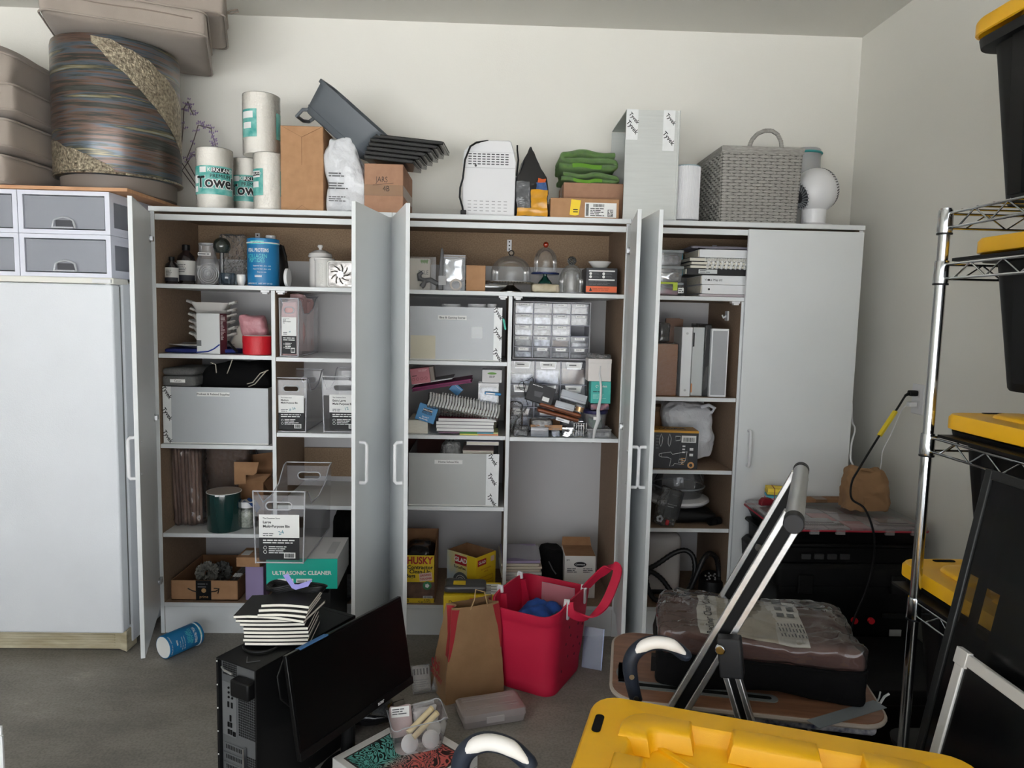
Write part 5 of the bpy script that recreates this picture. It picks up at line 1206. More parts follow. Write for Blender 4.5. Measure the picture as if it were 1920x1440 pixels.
organiser('upper drawer organiser with small labelled drawers and one drawer missing',962,1107,566,0.125,ZJ+zlow+0.001,4,5,FRG,skip=((3,2),))
# stack at the right of the column
zz=ZJ
t,w,h=place('clear_screw_box','low clear box of screws at the bottom right of the shelf','box',1101,1146,806,0.02,zz)
shellbox(t,w,h,0.10,CLEARP,lid=True);obj('screws',G().rbox(w*0.44,0.042,h*0.3,0.003,8,c=(0,0.05,h*0.31),fn=crumple(0.004,90,2)),FILL[2],t)
zz+=h+0.002
t,w,h=place('lidded_bucket','clear bucket with a navy lid above the box of screws','bucket',1096,1143,771,0.02,zz);r=w/2;t.location.y+=r*0.99;hb_=h
obj('bucket_wall',G().shell([(r*0.78,0.001),(r*0.80,0.004),(r*0.93,h*0.82)],28),CLEARP,t);obj('bucket_floor',G().lathe([(r*0.78,0),(r*0.78,0.002)],28),CLEARP,t)
obj('lid',G().lathe([(r*0.97,h*0.80),(r,h*0.84),(r,h*0.97),(r*0.9,h)],28),mat('navy_lid',(44,44,84),0.4),t);obj('contents',G().rbox(r*0.5,r*0.5,h*0.25,0.01,8,c=(0,0,h*0.27),fn=crumple(0.01,40,3)),mat('green_contents',(92,128,104),0.6,c2=(70,80,92),vs=40),t)
obj('paper_tag',cpatch(r*0.9,-PI*0.6,-PI*0.45,h*0.5,h*0.66),PAPER,t)
zz+=h+0.002
t,w,h=place('trinket_bag','flat clear bag of pink and blue trinkets on the navy lid','bag',1107,1143,758,0.02,zz)
obj('contents',G().rbox(w/2*0.94,0.035,h/2*0.92,0.006,12,c=(0,0.038,h/2),fn=crumple(0.004,40,7)),mat('trinkets',(206,140,148),0.4,c2=(60,70,110),vs=55),t,smooth=180)
obj('film',G().rbox(w/2,0.04,h/2,0.008,10,c=(0,0.04,h/2),fn=crumple(0.003,30,4)),BAGCLR,t,smooth=180)
zz+=h+0.002
t,w,h=place('plug_box','teal retail box with a small white logo','box',1108,1145,716,0.025,zz)
obj('carton',G().box(-w/2,w/2,0,0.07,0,h),mat('aqua_card',(70,182,172),0.5),t,bevel=0.001);T(t,'tp-link',0.012,(w*0.12,-0.001,h*0.78),INKW,bold=0.02)
obj('ring_logo',G().tube([(-w*0.2+0.005*math.cos(2*PI*k/14),-0.0008,h*0.78+0.005*math.sin(2*PI*k/14))for k in range(12)],0.0012,5),INKW,t);lines(t,-w*0.4,w*0.05,h*0.50,h*0.57,1,-0.0006,INK,3);lines(t,-w*0.4,w*0.3,h*0.2,h*0.44,4,-0.0006,mat('aqua_pale',(150,214,206),0.5),5)
zz+=h+0.002
t,w,h=place('white_gift_box','plain white box topped with clear wrap, above the teal box','box',1103,1146,674,0.015,zz)
obj('carton',G().box(-w/2,w/2,0,0.09,0,h),mat('warm_white_card',(222,216,212),0.6),t,bevel=0.001);obj('lid',G().box(-w/2-0.001,w/2+0.001,-0.001,0.091,h*0.82,h+0.001),mat('warm_white_card',(222,216,212),0.6),t,bevel=0.001)
obj('clear_wrap',G().rbox(w/2,0.04,0.009,0.008,12,c=(0,0.045,h+0.011),fn=crumple(0.004,40,3)),BAGCLR,t,smooth=180)
pts=[P(a,b,0.008)for a,b in((1126,686),(1124,700),(1127,725),(1126,745),(1121,768),(1122,785),(1115,805),(1112,825),(1110,832))]
g=G();wd=[0.002,0.004,0.005,0.005,0.007,0.009,0.007,0.005,0.002]
g.add([p+Vector((s*k,-0.004+0.004*math.sin(i),0))for i,(p,k)in enumerate(zip(pts,wd))for s in(-1,1)],[(2*i,2*i+1,2*i+3,2*i+2)for i in range(len(pts)-1)])
o=one('ribbon_strip',g,mat('white_ribbon',(214,214,214),0.4),'long pale ribbon trailing down over the boxes and shelf edge','ribbon');s=o.modifiers.new('s','SOLIDIFY');s.thickness=0.0008
# clutter on the shelf in front of the organisers
def tilted(name,label,cat,px,py,Y,rot,group=None):return thing(name,label,cat,P(px,py,Y),group=group,rot=tuple(math.radians(a)for a in rot))
t=tilted('electronics_box','black electronics box tipped over the clutter','box',1013,739,0.055,(-12,17,0))
obj('carton',G().box(-0.058,0.058,-0.018,0.018,-0.04,0.04),mat('charcoal_card',(40,40,44),0.45),t,bevel=0.001)
lines(t,-0.045,0.0,0.026,0.032,1,-0.0184,INKW,3,ragged=0);obj('grey_panel',G().prism([(-0.03,0.004),(0.01,0.008),(0.004,-0.016),(-0.024,-0.018)],-0.0188,-0.018,'xz'),mat('panel_grey',(84,84,88),0.5),t,smooth=0);obj('white_tag',G().box(0.012,0.042,-0.0188,-0.018,-0.026,-0.008),PAPER,t)
for k,(px,py,ww,hh,lab)in enumerate(((1075,745,0.115,0.040,'clear hinged box tipped against the organiser, upper of two'),(1058,762,0.085,0.030,'clear hinged box tipped against the organiser, lower of two'))):
 t=tilted('hinged_clear_box',lab,'box',px,py,0.045-0.02*k,(-18,15,0),group='clear hinged boxes')
 obj('box_shell',G().rbox(ww/2,0.016,hh/2,0.004,4),clear('bright_clear',(232,236,242),0.5,0.05,1.0),t);obj('inner_card',G().box(-ww*0.42,ww*0.1,-0.004,0.0,-hh*0.4,hh*0.4),mat('card_pale_blue',(196,206,222),0.5),t)
 obj('hinge_line',G().box(-ww/2,ww/2,-0.0168,-0.016,-hh*0.28,-hh*0.24),mat('hinge_grey',(120,122,128),0.4),t)
for k,(a,b)in enumerate(((((1012,758),(1090,781))),(((1008,769),(1085,789))))):
 p0,p1=P(a[0],a[1],0.02+0.005*k),P(b[0],b[1],0.03+0.005*k);c=(p0+p1)/2;L=(p1-p0).length;an=math.atan2(p0.z-p1.z,p1.x-p0.x)
 t=thing('leather_case','slim brown leather case in the clutter, %s of two'%('upper','lower')[k],'case',c,group='brown leather cases',rot=(0,an,0))
 obj('case',G().rbox(L/2,0.03,0.009,0.008,8,c=(0,0.03,0)),mat('tan_leather',(134,74,42),0.45,var=0.1,vs=20),t,smooth=180);obj('stitching',G().tube([(-L/2,-0.001,-0.003),(L/2,-0.001,-0.003)],0.0012,5),mat('dark_thread',(52,30,20),0.7),t)
t,w,h=place('cardboard_tray','shallow open cardboard tray under the leather cases','tray',995,1054,794,0.02,ZJ+0.03);h=0.022
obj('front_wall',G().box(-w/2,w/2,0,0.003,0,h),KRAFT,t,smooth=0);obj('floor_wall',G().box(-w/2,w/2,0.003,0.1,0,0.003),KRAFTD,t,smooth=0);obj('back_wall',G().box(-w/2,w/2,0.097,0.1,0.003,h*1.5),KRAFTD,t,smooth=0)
obj('end_flap',G().add([(-w/2,0.0,0.0),(-w/2,0.1,0.0),(-w/2-0.018,0.1,0.06),(-w/2-0.018,0.0,0.06)],[(0,1,2,3)]),KRAFT,t,smooth=0)
t2=thing('parts_bag','clear bag of small white parts lying in the cardboard tray','bag',(t.location.x-0.02,0.05,t.location.z+0.004))
obj('parts',G().rbox(0.042,0.03,0.018,0.012,12,c=(0,0,0.019),fn=crumple(0.006,40,5,0.003)),mat('white_parts',(206,204,202),0.4,c2=(140,140,142),vs=60),t2,smooth=180);obj('film',G().rbox(0.047,0.034,0.021,0.014,12,c=(0,0,0.022),fn=crumple(0.005,30,8)),BAGCLR,t2,smooth=180)
t=tilted('gold_tape_reel','small reel of gold tape on the leather cases','reel',1087,766,0.02,(0,14,0));obj('reel',G().cyl((-0.008,0,0),(0.012,0,0),0.001,n=4).lathe([(0.018,-0.012),(0.018,0.008)],24),mat('gold_foil',(188,150,110),0.3,0.7),t);obj('reel_cap',G().lathe([(0.021,0.008),(0.021,0.013),(0.017,0.015)],24),CLEARP,t)
t=tilted('white_label_strip','white plastic strip leaning across the tray','strip',1055,788,0.012,(0,16,0));obj('strip',G().box(-0.030,0.030,-0.003,0.003,-0.007,0.007),WPLAS,t,bevel=0.001);obj('strip_print',G().box(-0.02,0.005,-0.0036,-0.003,-0.002,0.0),INKG,t)
t,w,h=place('clear_case','grey clear case lying under the cardboard tray','case',995,1029,801,0.012,ZJ)
obj('shell',G().rbox(w/2,0.03,h/2,0.004,5,c=(0,0.03,h/2)),clear('grey_clear',(160,166,176),0.6,0.08,1.0),t);obj('seam',G().box(-w/2,w/2,-0.0006,0.0,h*0.55,h*0.6).box(-w*0.48,w*0.48,-0.0006,0.0,h*0.2,h*0.24),mat('hinge_grey',(120,122,128),0.4),t)
t,w,h=place('bead_tub','round clear tub of white beads on the shelf edge','tub',1032,1053,803,0.012,ZJ);r=w/2;t.location.y+=r
obj('tub',G().shell([(r*0.7,0.001),(r,h)],20),CLEARP,t);obj('beads',G().rbox(r*0.7,r*0.7,h*0.3,0.006,8,c=(0,0,h*0.35),fn=crumple(0.004,80,3)),FILL[0],t)
t,w,h=place('foil_packet','crinkled silver foil packet on the shelf edge','packet',1054,1075,803,0.012,ZJ);obj('foil',G().rbox(w/2,0.02,h/2,0.006,12,c=(0,0.02,h/2+0.002),fn=crumple(0.005,50,6,0.003)),mat('silver_film',(210,212,214),0.18,0.9),t,smooth=180);obj('seal',G().box(-w/2,w/2,0.0,0.002,h*0.9,h*1.05),mat('silver_film',(210,212,214),0.18,0.9),t)
t,w,h=place('wire_basket','small chrome wire basket of hardware on the shelf edge','basket',1076,1099,794,0.015,ZJ);g=G()
for k in range(4):g.tube([(p[0],p[1]+0.03,0.003+h*k/3.2)for p in rrect(w,0.06,0.008,3)],0.0012,5,closed=True)
for k in range(6):g.cyl((-w/2+w*k/5,0.0,0.002),(-w/2+w*k/5,0.0,h),0.001,n=5)
obj('wires',g,CHROME,t);obj('hardware',G().rbox(w*0.42,0.024,h*0.2,0.004,10,c=(0,0.03,h*0.22+0.002),fn=crumple(0.006,70,4)),FILL[2],t)
t,w,h=place('hook_bag','clear bag of small white hooks left on the shelf edge','bag',962,992,800,0.015,ZJ);obj('hooks',G().rbox(w*0.4,0.02,h*0.3,0.006,12,c=(0,0.025,h*0.32),fn=crumple(0.007,60,4,0.003)),FILL[2],t,smooth=180);obj('film',G().rbox(w/2,0.026,h/2,0.012,12,c=(0,0.026,h/2+0.001),fn=crumple(0.004,30,8)),BAGCLR,t,smooth=180)
t,w,h=place('crumpled_bag','crumpled clear bag with cables standing beside the divider','bag',957,980,755,0.05,ZJ);obj('film',G().rbox(w/2,0.025,h/2,0.015,14,c=(0,0.025,h/2),fn=crumple(0.007,20,9,0.003)),BAGCLR,t,smooth=180);obj('inner_cable',G().tube([(0,0.025,0.01+0.008*k)if k%2 else(0.012*math.sin(k),0.02,0.01+0.008*k)for k in range(10)],0.003,6),BLACKP,t)
t=thing('earphone_wire','thin black wire looped in front of the lower drawers','wire',P(982,745,0.10));o_=t.location
obj('wire',G().tube([P(a,b,0.10)-o_ for a,b in((1000,706),(990,713),(976,716),(972,722),(975,730),(983,732),(986,724),(981,716),(985,745),(990,760),(982,775))],0.0014,5),BLACKP,t);obj('plug',G().cyl(P(990,760,0.10)-o_,P(960,797,0.03)-o_,0.002,n=8),STEEL,t)
# ---- left column: crafts shelf
Z3=0.888
t,w,h=place('paper_ream','block of cream paper standing at the far left of the craft shelf','paper',765,802,788,0.03,Z3);obj('sheets',G().box(-w/2,w/2,0,0.2,0,h),PAGES,t,bevel=0.001);obj('wrapper',G().box(-w/2-0.0006,w*0.1,-0.0006,0.2,-0.0005,h*0.05),mat('cream_paper',(206,200,188),0.8),t)
x0=P(806,810,0.02).x
t=thing('colour_folders','thin folders with green, blue and orange edges under the white books','folders',(P(875,812,0.02).x,0.015,Z3+0.001));k=0
for a,b,c in((-0.12,-0.03,(120,90,110)),(-0.032,0.045,(74,140,70)),(0.045,0.115,(96,160,180))):obj('folder_edge',G().box(a,b,0,0.2,0.006,0.012),mat('folder_%d'%k,c,0.6),t);k+=1
for a,b,c in((-0.03,0.05,(226,214,110)),(0.05,0.135,(238,160,120))):obj('folder_edge',G().box(a,b,-0.002,0.2,0.0,0.005),mat('folder_%d'%k,c,0.6),t);k+=1
obj('folder_edge',G().box(0.115,0.135,0,0.2,0.006,0.012),mat('folder_9',(206,214,150),0.6),t)
z=Z3+0.0145
CRIM=mat('crimson_card',(130,34,52),0.5)
for k,(a,b)in enumerate(((819,926),(818,925),(818,926),(822,930))):
 xa,xb=P(a,800,0.02).x,P(b,800,0.02).x
 t=thing('white_book','white page-edged book in the craft shelf stack, %s of four'%('lowest','second lowest','second highest','top')[k],'book',((xa+xb)/2,0.02,z),group='white books on the craft shelf');W_=(xb-xa)/2
 obj('pages',G().box(-W_,W_,0,0.2,0.0012,0.0128),PAPER,t,bevel=0.0005);obj('cover',G().box(-W_-0.001,W_+0.001,-0.001,0.201,0.0128,0.0142),CRIM if k==3 else mat('grey_cover',(150,146,150),0.5),t);obj('cover',G().box(-W_-0.001,W_+0.001,-0.001,0.201,0,0.0012),mat('grey_cover',(150,146,150),0.5),t);z+=0.0146
zs=z
for k,lab in enumerate(('cream book lying slanted on the white stack','brown-covered book lying slanted above the cream one')):
 c=P(876+4*k,777-7*k,0.05);t=thing('slanted_book',lab,'book',(c.x,0.03,max(c.z,zs+0.018+0.017*k)),rot=(0,math.radians(7),0));obj('pages',G().box(-0.10,0.10,0,0.17,-0.006,0.006),PAGES,t);obj('cover',G().box(-0.102,0.102,-0.002,0.172,0.006,0.0075),(CRIM,mat('pinkish_brown',(140,96,96),0.6))[k],t);obj('cover',G().box(-0.102,0.102,-0.002,0.172,-0.0075,-0.006),mat('pinkish_brown',(140,96,96),0.6),t)
a,b=P(803,747,0.012),P(937,772,0.012);c=(a+b)/2;L=(b-a).length;an=math.atan2(a.z-b.z,b.x-a.x)
t=thing('spiral_notebook_pack','plastic-wrapped pack of white spiral notebooks tilted across the craft shelf','notebooks',c,rot=(math.radians(-30),an,0));hh=0.062
for k in range(25):
 x=-L/2+L*(k+0.5)/25
 g=G().prism([(x-0.0045,-hh/2),(x+0.0035,-hh/2),(x+0.0075,hh*0.05),(x+0.0035,hh/2),(x-0.0045,hh/2),(x-0.0005,hh*0.05)],0,0.12,'xz');obj('notebook_edge',g,PAPER,t,smooth=0)
obj('film',G().rbox(L/2*1.02,0.065,hh/2*1.08,0.01,14,c=(0,0.06,0),fn=crumple(0.003,30,4)),BAGCLR,t,smooth=180)
for k in range(20):obj('spiral_ring',G().tube([(-L/2+L*(k+4.5)/25,0.012+0.006*math.cos(q),hh/2+0.006+0.006*math.sin(q))for q in[2*PI*j/10 for j in range(10)]],0.0016,5,closed=True),PAPER,t)
c=P(800,775,0.012)
t=thing('freezer_bag_box','blue freezer bag box tipped at the left of the craft shelf','box',c,rot=(math.radians(-8),math.radians(17),0));w,h=0.082,0.072
obj('carton',G().box(-w/2,w/2,0,0.13,-h/2,h/2),mat('sky_blue_card',(62,140,196),0.45),t,bevel=0.001);pb=plate(t,'black_plate',-w*0.22,w*0.26,h*0.10,h*0.26,-0.0002,INK);T(pb,'KIRKLAND',0.0085,(w*0.02,-0.0015,h*0.18),INKW,bold=0.02)
T(t,'FREEZER',0.012,(w*0.02,-0.001,h*0.0),INK,bold=0.01);T(t,'QUART',0.009,(w*0.0,-0.001,-h*0.25),INKW);lines(t,-w*0.3,w*0.2,-h*0.42,-h*0.33,1,-0.0006,INKW,4)
a,b=P(772,732,0.05),P(884,713,0.09);c=(a+b)/2;L=(b-a).length;an=math.atan2(a.z-b.z,b.x-a.x)
t=thing('magenta_folder','magenta folder sloping up over the notebook pack','folder',c,rot=(0,an,0));MAG=mat('magenta_card',(138,34,96),0.5);obj('cover',G().box(-L/2,L/2,0,0.2,0.004,0.008),MAG,t,bevel=0.001);obj('cover',G().box(-L/2,L/2,0,0.2,-0.008,-0.004),MAG,t,bevel=0.001);obj('papers',G().box(-L/2+0.003,L/2-0.006,0.003,0.195,-0.004,0.004),mat('magenta_dark',(112,26,78),0.6),t)
t=thing('grey_folder','thin grey folder lying on the magenta one','folder',(c.x-0.035,0.06,c.z+0.018),rot=(0,an,0));obj('cover',G().box(-0.09,0.085,0,0.18,0,0.003),mat('folder_grey',(150,148,152),0.5),t);obj('papers',G().box(-0.088,0.08,0.004,0.176,-0.003,0),PAPER,t)
c=P(790,705,0.05)
t=thing('pink_printed_box','pink box with line drawings perched on the folders','box',(c.x,0.055,c.z),rot=(0,math.radians(-8),0));obj('carton',G().box(-0.046,0.036,0,0.07,-0.032,0.034),mat('salmon_card',(192,118,128),0.5),t,bevel=0.001);obj('sleeve',G().box(0.036,0.054,0.01,0.08,-0.03,0.034),mat('taupe_card',(140,130,122),0.6),t,bevel=0.001)
for k in range(4):obj('drawing',G().tube([(-0.036+0.018*k+0.006*math.cos(q),-0.0006,-0.012+0.006*math.sin(q))for q in[2*PI*j/8 for j in range(8)]],0.0007,4,closed=True),mat('salmon_dark',(140,70,82),0.5),t)
lines(t,-0.04,-0.01,0.0,0.006,1,-0.0006,INK,2);lines(t,-0.01,0.03,0.018,0.028,2,-0.0006,mat('salmon_pale',(224,176,180),0.5),3)
t,w,h=place('bandage_box','white retail box with a green oval, upper right on the craft shelf','box',904,941,694,0.06,P(922,718,0.06).z);obj('carton',G().box(-w/2,w/2,0,0.08,0,h),mat('box_grey_white',(206,204,204),0.5),t,bevel=0.001);obj('green_oval',G().prism([(0.02*math.cos(q),h*0.72+0.005*math.sin(q))for q in[2*PI*j/20 for j in range(20)]],-0.001,0,'xz'),mat('leaf_green',(104,150,70),0.6),t,smooth=0);lines(t,-0.012,0.014,h*0.38,h*0.56,2,-0.0006,INK,3,ragged=0.2)
zc_=t.location.z-0.001
t=thing('clear_craft_box','clear box of craft pieces under the white retail box','box',(P(916,730,0.06).x,0.055,Z3+0.085));hh=zc_-t.location.z-0.002;shellbox(t,0.088,hh,0.08,CLEARP,lid=True);obj('craft_pieces',G().rbox(0.038,0.034,hh*0.4,0.006,10,c=(0,0.04,hh*0.45),fn=crumple(0.006,50,3)),FILL[0],t)
t=thing('craft_crate','dark low crate behind the notebook pack on the craft shelf','crate',(P(916,760,0.12).x,0.15,Z3+0.001));obj('crate_body',G().box(-0.05,0.045,-0.10,0.12,0,0.081),BLACKP,t,bevel=0.004);obj('crate_rim',G().tube([(p[0]-0.0025,p[1]+0.01,0.079)for p in rrect(0.098,0.222,0.008,3)],0.003,6,closed=True),BLACKP,t)
t.location.y=0.245
t=thing('blue_pen_pack','light blue pen pack lying on the notebook pack','pack',P(924,738,0.045),rot=(0,math.radians(4),0));obj('pack',G().rbox(0.036,0.012,0.006,0.005,6),mat('sky_blue_card',(62,140,196),0.45),t);obj('window',G().box(-0.03,0.01,-0.0126,-0.012,-0.003,0.003),PAPER,t)
t=tilted('blue_card_box','small blue box tipped behind the magenta folder','box',855,730,0.14,(0,40,0));obj('carton',G().box(-0.025,0.025,0,0.03,-0.02,0.02),mat('sky_blue_card',(62,140,196),0.45),t,bevel=0.001);obj('lid_line',G().box(-0.025,0.025,-0.0006,0,0.011,0.0125),PAPER,t)
# ---- left column: home school bin
t,w,h=corrbin('translucent bin with pink and blue contents showing faintly through',766,935,851,0.015,0.576,0.36,'Home School Kit','r',tw=0.055,lx=0.44,ly=0.84,body=clear('translucent_sheet',(200,202,200),0.78,0.4,0.25))
bx,bz,bh=t.location.x,0.582,h
for a,b,c,lab in((0.02,0.10,(70,150,196),'blue school box inside the translucent bin'),(-0.13,-0.02,(196,110,120),'pink school box inside the translucent bin')):
 q=thing('school_box',lab,'box',(bx+(a+b)/2,0.03,bz));obj('carton',G().box((a-b)/2,(b-a)/2,0,0.12,0,h*0.42),mat('school_%d'%c[0],c,0.5),q,bevel=0.002);obj('lid_line',G().box((a-b)/2-0.0005,(b-a)/2+0.0005,-0.0005,0.12,h*0.34,h*0.35),PAPER,q)
q=thing('clear_bag_ball','crumpled clear bag on top of the school bin','bag',(P(846,840,0.08).x,0.09,bz+bh*0.72));obj('film',G().rbox(0.045,0.05,0.05,0.03,14,c=(0,0,0.05),fn=crumple(0.012,24,5,0.005)),clear('milky_film',(206,206,204),0.3,0.06,1.0,bump=0.7,bs=60),q,smooth=180);obj('knot',G().lathe([(0.004,0.09),(0.012,0.11),(0.002,0.118)],10),BAGCLR,q)
for k,(a,b,y,lab,c)in enumerate(((868,925,848,'pinkish book lying in the school bin, lower of two',(196,176,170)),(875,935,831,'pale lilac book lying in the school bin, upper of two',(176,172,190)))):
 xa,xb=P(a,y,0.06).x,P(b,y,0.06).x;z=P(900,y,0.06).z;q=thing('school_book',lab,'book',((xa+xb)/2,0.06,z-0.009),group='books in the school bin');W_=(xb-xa)/2;obj('pages',G().box(-W_,W_,0,0.2,0.0012,0.0155),PAGES,q);obj('cover',G().box(-W_-0.002,W_+0.002,-0.002,0.2,0.0155,0.017),mat('bookc%d'%k,c,0.6),q);obj('cover',G().box(-W_-0.002,W_+0.002,-0.002,0.2,0,0.0012),mat('bookc%d'%k,c,0.6),q)
q=thing('brown_paper_roll','dark reddish brown card standing at the back of the school bin','card',(P(800,840,0.3).x,0.33,bz));obj('card',G().grid(lambda u,v:(-0.09+0.18*u,0.012*math.sin(u*4),0.255*v),10,1),mat('red_brown_card',(92,58,52),0.7),q).modifiers.new('s','SOLIDIFY').thickness=0.003;obj('card_edge',G().tube([(-0.09+0.018*k,0.012*math.sin(k*0.4),0.256)for k in range(11)],0.002,5),mat('red_brown_card',(92,58,52),0.7),q)
# ---- bottom left of middle cabinet: bag cartons
t,w,h=place('contractor_bag_box','yellow contractor bag carton with black bags showing in its open top','box',752,815,1042,0.02,BOT);D=0.22;YC=mat('yellow_card',(232,198,40),0.5)
obj('front_panel',G().box(-w/2,w/2,0,0.003,0,h),YC,t);ht=P(815,996,0.2).z-BOT
obj('side_wall',G().prism([(0,0),(D,0),(D,ht),(0,h)],w/2-0.003,w/2,'yz'),KRAFTD,t,smooth=0);obj('side_wall',G().prism([(0,0),(D,0),(D,ht),(0,h)],-w/2,-w/2+0.003,'yz'),KRAFTD,t,smooth=0);obj('back_wall',G().box(-w/2,w/2,D-0.003,D,0,ht),KRAFTD,t,smooth=0);obj('floor_wall',G().box(-w/2,w/2,0.003,D,0,0.003),KRAFTD,t,smooth=0)
obj('bags',G().rbox(w*0.46,0.09,h*0.52,0.04,14,c=(-0.004,0.115,h*0.56),fn=crumple(0.012,14,4,0.004)),mat('black_film',(30,30,33),0.16),t,smooth=180)
T(t,'HUSKY',0.044,(w*0.05,-0.001,h*0.89),INKR,bold=0.03,sx=0.8);T(t,'Contractor',0.024,(w*0.06,-0.001,h*0.75),INK,bold=0.02);T(t,'Clean-Up',0.024,(w*0.06,-0.001,h*0.66),INK,bold=0.02);T(t,'Bags',0.024,(-w*0.22,-0.001,h*0.57),INK,bold=0.02)
s=obj('red_stamp',G().box(-0.026,0.03,-0.001,0,-0.018,0.018),mat('stamp_pink',(222,190,180),0.6),t,loc=(w*0.22,-0.0004,h*0.55),rot=(0,-0.12,0));T(s,'DRIVING',0.012,(0.002,-0.0015,0.008),INKR,bold=0.02);T(s,'TOUGHER',0.011,(0.002,-0.0015,-0.008),INKR,bold=0.02)
pic=plate(t,'photo_print',-w/2,w/2,h*0.10,h*0.44,-0.0003,mat('photo_dark',(40,36,34),0.5,c2=(140,104,86),vs=14));obj('green_seal',G().cyl((w*0.28,-0.003,h*0.37),(w*0.28,-0.0012,h*0.37),0.019,n=24),mat('seal_green',(70,140,96),0.5),pic);obj('seal_star',G().cyl((w*0.28,-0.0038,h*0.37),(w*0.28,-0.003,h*0.37),0.010,n=5),INKW,pic)
bp=plate(pic,'barcode_panel',w*0.16,w*0.44,h*0.10,h*0.15,-0.0012,PAPER);barcode(bp,w*0.18,w*0.42,h*0.105,h*0.145,-0.0024,INK,4);T(t,'25',0.018,(-w*0.32,-0.001,h*0.045),INK,bold=0.02);T(t,'3 MIL',0.013,(w*0.28,-0.001,h*0.06),INK);T(t,'42 gal (159 L)',0.010,(w*0.2,-0.001,h*0.025),INK)
c0=PZ(892,1120,BOT)
t=thing('trash_bag_box','yellow and white trash bag carton with its lid open, corner towards the room','box',(P(892,1100,0.035).x,0.035,BOT+0.001),math.radians(38));h=P(892,1047,0.035).z-BOT;wl,wr=0.175,0.135
SKY_=mat('sky_card',(226,206,90),0.5,c2=(190,206,216),vs=9)
h2=h+0.02
# local axes: the corner is the origin; left panel runs along +y', right panel along +x'
obj('side_panel',G().box(0,wr,0,0.003,0,h),YC,t);lp=obj('front_panel',G().box(0,0.003,0.003,wl,0,h),SKY_,t)
obj('back_panel',G().box(wr-0.003,wr,0.003,wl,0,h+0.0),KRAFTD,t);obj('back_panel',G().box(0.003,wr-0.003,wl-0.003,wl,0,h),KRAFTD,t);obj('floor_wall',G().box(0.003,wr-0.003,0.003,wl-0.003,0,0.003),KRAFTD,t)
LF=(PI/2,0,-PI/2)  # lettering on the face that looks to local -x
rp=obj('red_plate',G().box(-0.0008,0,wl*0.32,wl*0.72,h*0.74,h*0.95),mat('glad_red',(176,34,44),0.5),lp);T(rp,'GLAD',0.029,(-0.0015,wl*0.52,h*0.845),INKW,rot=LF,bold=0.03);T(lp,'ForceFlex',0.018,(-0.001,wl*0.55,h*0.67),INK,rot=LF,bold=0.01)
obj('bag_print',G().prism([(wl*0.5+0.046*math.cos(q)*(1+0.05*math.sin(5*q)),h*0.36+0.042*math.sin(q))for q in[2*PI*k/28 for k in range(28)]],-0.0008,0,'yz'),mat('bag_print_grey',(104,112,118),0.5),lp,smooth=0)
obj('yellow_foot',G().box(-0.0006,0,0.003,wl*0.3,0,h),YC,lp)
for k,rr in enumerate((0.032,0.022,0.012)):obj('bag_ring',G().tube([(-0.001,wl*0.5+rr*math.cos(q),h*0.34+rr*math.sin(q))for q in[2*PI*j/20 for j in range(20)]],0.0014,5,closed=True),PAPER,lp)
T(lp,'60',0.02,(-0.0012,wl*0.5,h*0.33),YC,rot=LF)
rp=obj('red_plate',G().box(wr*0.08,wr*0.5,-0.0008,0,h*0.78,h*0.92),mat('glad_red',(176,34,44),0.5),t);T(rp,'GLAD',0.018,(wr*0.29,-0.0015,h*0.85),INKW,bold=0.02);obj('pink_mark',G().box(wr*0.74,wr*0.92,-0.0008,0,h*0.80,h*0.92),mat('stamp_pink',(222,190,180),0.6),t)
T(t,'RECYCLE PLASTIC',0.0085,(wr*0.5,-0.001,h*0.68),mat('amber_ink',(190,110,40),0.6));T(t,'WASTE',0.0085,(wr*0.5,-0.001,h*0.62),mat('amber_ink',(190,110,40),0.6))
for k in range(3):obj('outline_print',G().tube([(wr*0.14,-0.0006,h*(0.5-0.16*k)),(wr*0.85,-0.0006,h*(0.5-0.16*k)),(wr*0.85,-0.0006,h*(0.4-0.16*k)),(wr*0.14,-0.0006,h*(0.4-0.16*k))],0.0008,4,closed=True),mat('amber_ink',(190,110,40),0.6),t)
t.rotation_euler=(0,0,math.radians(50))
# ---- bottom right of middle cabinet
t=thing('folder_stack','untidy stack of white and lilac folders behind the pink tote','folders',(P(981,1080,0.1).x,0.06,BOT+0.001));r=rnd(3)
for k in range(14):
 z=0.013*k;obj('folder',G().box(-0.085,0.085,0,0.24,0,0.0105),[mat('folder_white',(206,204,200),0.6),mat('folder_cream',(206,196,178),0.7),mat('folder_lilac',(150,136,166),0.5)][2 if k==13 else r.choice((0,0,1))],t,loc=(r.uniform(-.008,.008)-0.002*k*0.5,0.002*r.random(),z),rot=(0,r.uniform(-.01,.01),r.uniform(-.05,.05)),bevel=0.001)
obj('plastic_sleeve',G().grid(lambda u,v:(-0.085+0.16*u,0.01+0.16*v,0.186+0.012*v+0.004*math.sin(6*u)),6,4),FROST,t)
t,w,h=place('black_drawstring_bag','crumpled black bag between the folders and the white box','bag',1010,1062,1036,0.14,BOT);obj('bag',G().rbox(w/2,0.08,h/2,0.04,14,c=(0,0.08,h/2),fn=lambda v:crumple(0.014,12,5,0.005)(Vector((v.x,v.y,max(v.z,-h/2+0.012))))),BLACKF,t,smooth=180);obj('cord',G().tube([(-0.02,-0.01,h*0.8),(0.0,-0.014,h*0.6),(0.015,-0.012,h*0.5)],0.003,6),mat('grey_cord',(90,90,92),0.7),t)
